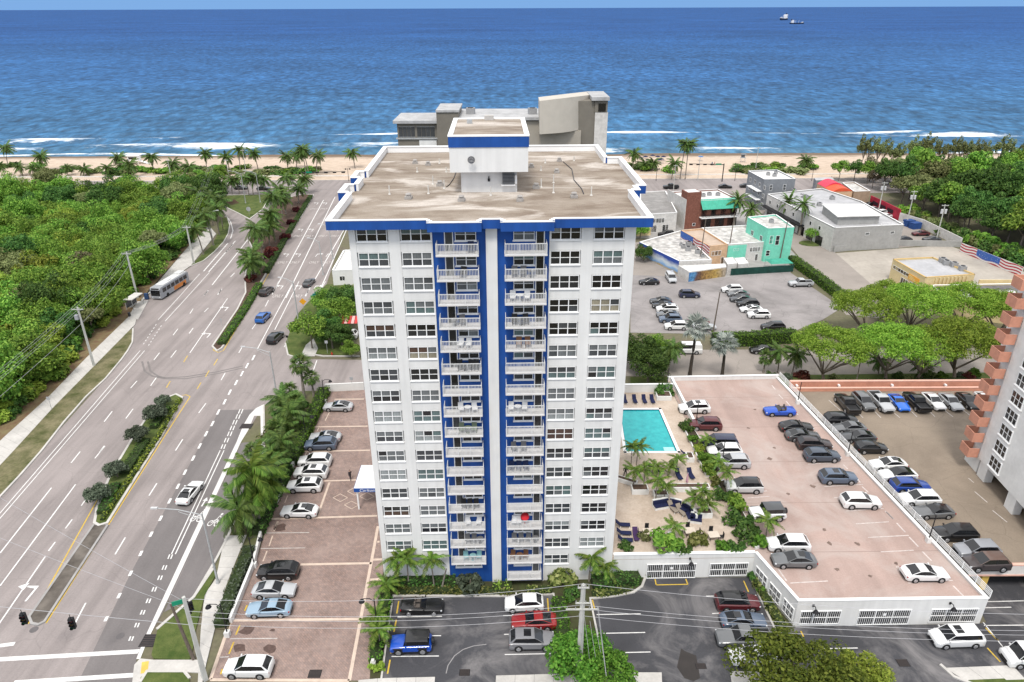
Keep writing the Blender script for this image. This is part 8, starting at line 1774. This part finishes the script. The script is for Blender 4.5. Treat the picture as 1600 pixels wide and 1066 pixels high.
for i, (bx, by, cx_, cy_) in enumerate(((325, 266, 318, 245), (360, 268, 355, 249), (375, 268, 372, 241), (404, 268, 400, 243), (452, 270, 447, 248), (464, 264, 461, 246), (484, 276, 478, 241), (496, 275, 492, 249), (556, 265, 552, 244), (13, 262, 6, 237), (70, 268, 65, 248), (188, 267, 184, 251), (240, 270, 237, 249), (276, 285, 270, 261), (300, 280, 297, 264), (207, 278, 204, 261), (480, 275, 474, 244))): pp('coco', bx, by, cx_, cy_, 'coconut palm on the sand before the surf left of the tower', .4, gb, 1.25)
for i, (x, y) in enumerate(((5, 258), (34, 260), (66, 263), (104, 261), (132, 263), (167, 261), (50, 262))): pp('coco', x, 276, x, y, 'coconut palm crown rising behind the dense forest', .2, 'palms behind the forest')
gr_ = 'palms on the right beach'
for i, (bx, by, cx_, cy_) in enumerate(((1066, 279, 1064, 236), (1068, 279, 1077, 237), (1019, 268, 1020, 257), (1008, 268, 1006, 258), (1050, 279, 1051, 259), (1256, 266, 1257, 253), (990, 268, 988, 246), (1440, 272, 1438, 245))): pp('coco', bx, by, cx_, cy_, 'coconut palm on the sand before the surf right of the tower', .4, gr_, 1.25)
gd = 'date palms along the cross street'
for i, (bx, by, cx_, cy_) in enumerate(((1148, 354, 1149, 320), (1172, 357, 1173, 332), (1228, 349, 1229, 320), (1248, 368, 1256, 327))): pp('date', bx, by, cx_, cy_, 'date palm with full round crown by the shops', 0, gd, 1.2)
for i, (kind, bx, by, cx_, cy_, lb, s) in enumerate((('sabal', 477, 622, 469, 583, 'tall fan palm with rounded crown by the side street', 1.3), ('sabal', 488, 621, 489, 592, 'shorter fan palm beside the tall one by the side street', 1.05), ('coco', 460, 662, 440, 628, 'leaning coconut palm before the junction corner', 1.05), ('sabal', 468, 660, 464, 632, 'fan palm behind the leaning coconut palm', 1.1), ('coco', 452, 690, 446, 662, 'coconut palm with red brown fronds in the strip', .9), ('sabal', 452, 640, 455, 612, 'fan palm at the strip end by the junction', 1.0),
    ('sabal', 399, 726, 393, 704, 'round fan palm overhanging the parking bay', 1.0), ('coco', 424, 760, 417, 724, 'coconut palm behind the round fan palm', 1.0), ('coco', 395, 826, 388, 757, 'big coconut palm arching over the sidewalk', 1.25), ('coco', 398, 820, 405, 772, 'coconut palm with yellowing fronds at the lot wall', 1.1), ('coco', 388, 838, 358, 806, 'low coconut palm reaching over the bicycle lane', 1.15), ('coco', 420, 745, 428, 705, 'coconut palm rising from the shrubs by the wall', .9), ('sabal', 436, 700, 432, 672, 'fan palm among the olive flowering shrubs', 1.1), ('coco', 410, 800, 412, 752, 'coconut palm squeezed between the big palm and the wall', 1.1), ('coco', 445, 680, 452, 645, 'coconut palm between two fan palms in the strip', 1.0), ('coco', 430, 735, 440, 690, 'slim coconut palm over the bright hedge', 1.0))): pp(kind, bx, by, cx_, cy_, lb, .08, 'palms of the strip beside the lot', s, col_y=('yellow' in lb or 'big' in lb))
for i, (bx, by, cx_, cy_, lb) in enumerate(((626, 919, 611, 878, 'left of three slender palms at the tower foot'), (634, 919, 640, 878, 'middle of three slender palms at the tower foot'), (681, 920, 674, 881, 'right of three slender palms at the tower foot'), (921, 908, 921, 877, 'slender palm at the tower corner by the forecourt'), (938, 906, 946, 886, 'lower slender palm at the tower corner by the forecourt'), (605, 930, 602, 916, 'small palm at the paver corner of the tower bed'), (588, 985, 587, 966, 'small palm by the bed lamp post'), (594, 1008, 592, 988, 'small palm by the blue off-road vehicle'))): pp('adon', bx, by, cx_, cy_, lb, .1, 'slender palms at the tower foot', 1.15)
e = empty('bare_trunk', G(690, 922)+Vector((0, 0, .05)), 0, 'bare leaning palm trunk at the tower foot', 'trunk'); MB().tube([(0, 0, 0), (.3, 0, 1.5), (.7, 0, 3.2)], [.13, .1, .08], 7).build('stem', bark_p, e)
for i, (bx, by, cx_, cy_, lb) in enumerate(((989, 727, 986, 695, 'slender palm cluster stem at the pool corner'), (993, 727, 998, 697, 'second slender palm at the pool corner'), (993, 764, 989, 733, 'slender palm in the planter near the tower'), (1005, 762, 1009, 731, 'right slender palm in the planter near the tower'), (1060, 740, 1056, 716, 'bright slender palm behind the navy loungers'), (1048, 744, 1040, 733, 'low slender palm behind the bench planter'), (1029, 784, 1023, 750, 'slender palm at the left end of the bench'), (1035, 784, 1041, 758, 'second slender palm at the left end of the bench'), (1085, 800, 1082, 775, 'slender palm behind the angled bench'), (1096, 804, 1100, 766, 'tall slender palm at the right end of the bench'), (1101, 806, 1106, 785, 'short slender palm at the right end of the bench'), (1051, 846, 1052, 820, 'slender palm by the closed navy parasol'), (1104, 700, 1105, 685, 'slender palm in front of the navy minivan'), (1122, 738, 1123, 720, 'slender palm in front of the silver crossover'), (1132, 768, 1139, 736, 'slender palm leaning by the pale silver crossover'), (1195, 838, 1203, 811, 'slender palm at the deck edge by the white vehicles'), (1024, 742, 1022, 728, 'low slender palm by the slanting planter'))): pp('adon', bx, by, cx_, cy_, lb, DZ, 'slender palms of the terrace', .95)
for i, (kind, bx, by, cx_, cy_, lb, s) in enumerate((('bism', 1076, 589, 1086, 525, 'silver fan palm behind the deck by the back lot', 1.2), ('bism', 1129, 589, 1133, 546, 'second silver fan palm behind the deck', 1.2), ('coco', 1037, 583, 1052, 540, 'leaning coconut palm between tree and silver palm', .9), ('sabal', 1195, 582, 1195, 558, 'small round fan palm on the lawn', .95), ('coco', 1218, 582, 1220, 540, 'coconut palm on the lawn by the round fan palm', .85), ('coco', 1238, 585, 1244, 547, 'coconut palm on the lawn before the umbrella trees', .85), ('coco', 1372, 586, 1379, 558, 'dark feather palm between umbrella tree trunks', .75), ('adon', 1341, 597, 1343, 563, 'thin dry palm between umbrella tree trunks', 1.3), ('coco', 1440, 588, 1440, 565, 'low feather palm among the lawn shrubs', .7))): pp(kind, bx, by, cx_, cy_, lb, .05, 'palms of the lawn behind the decks', s)
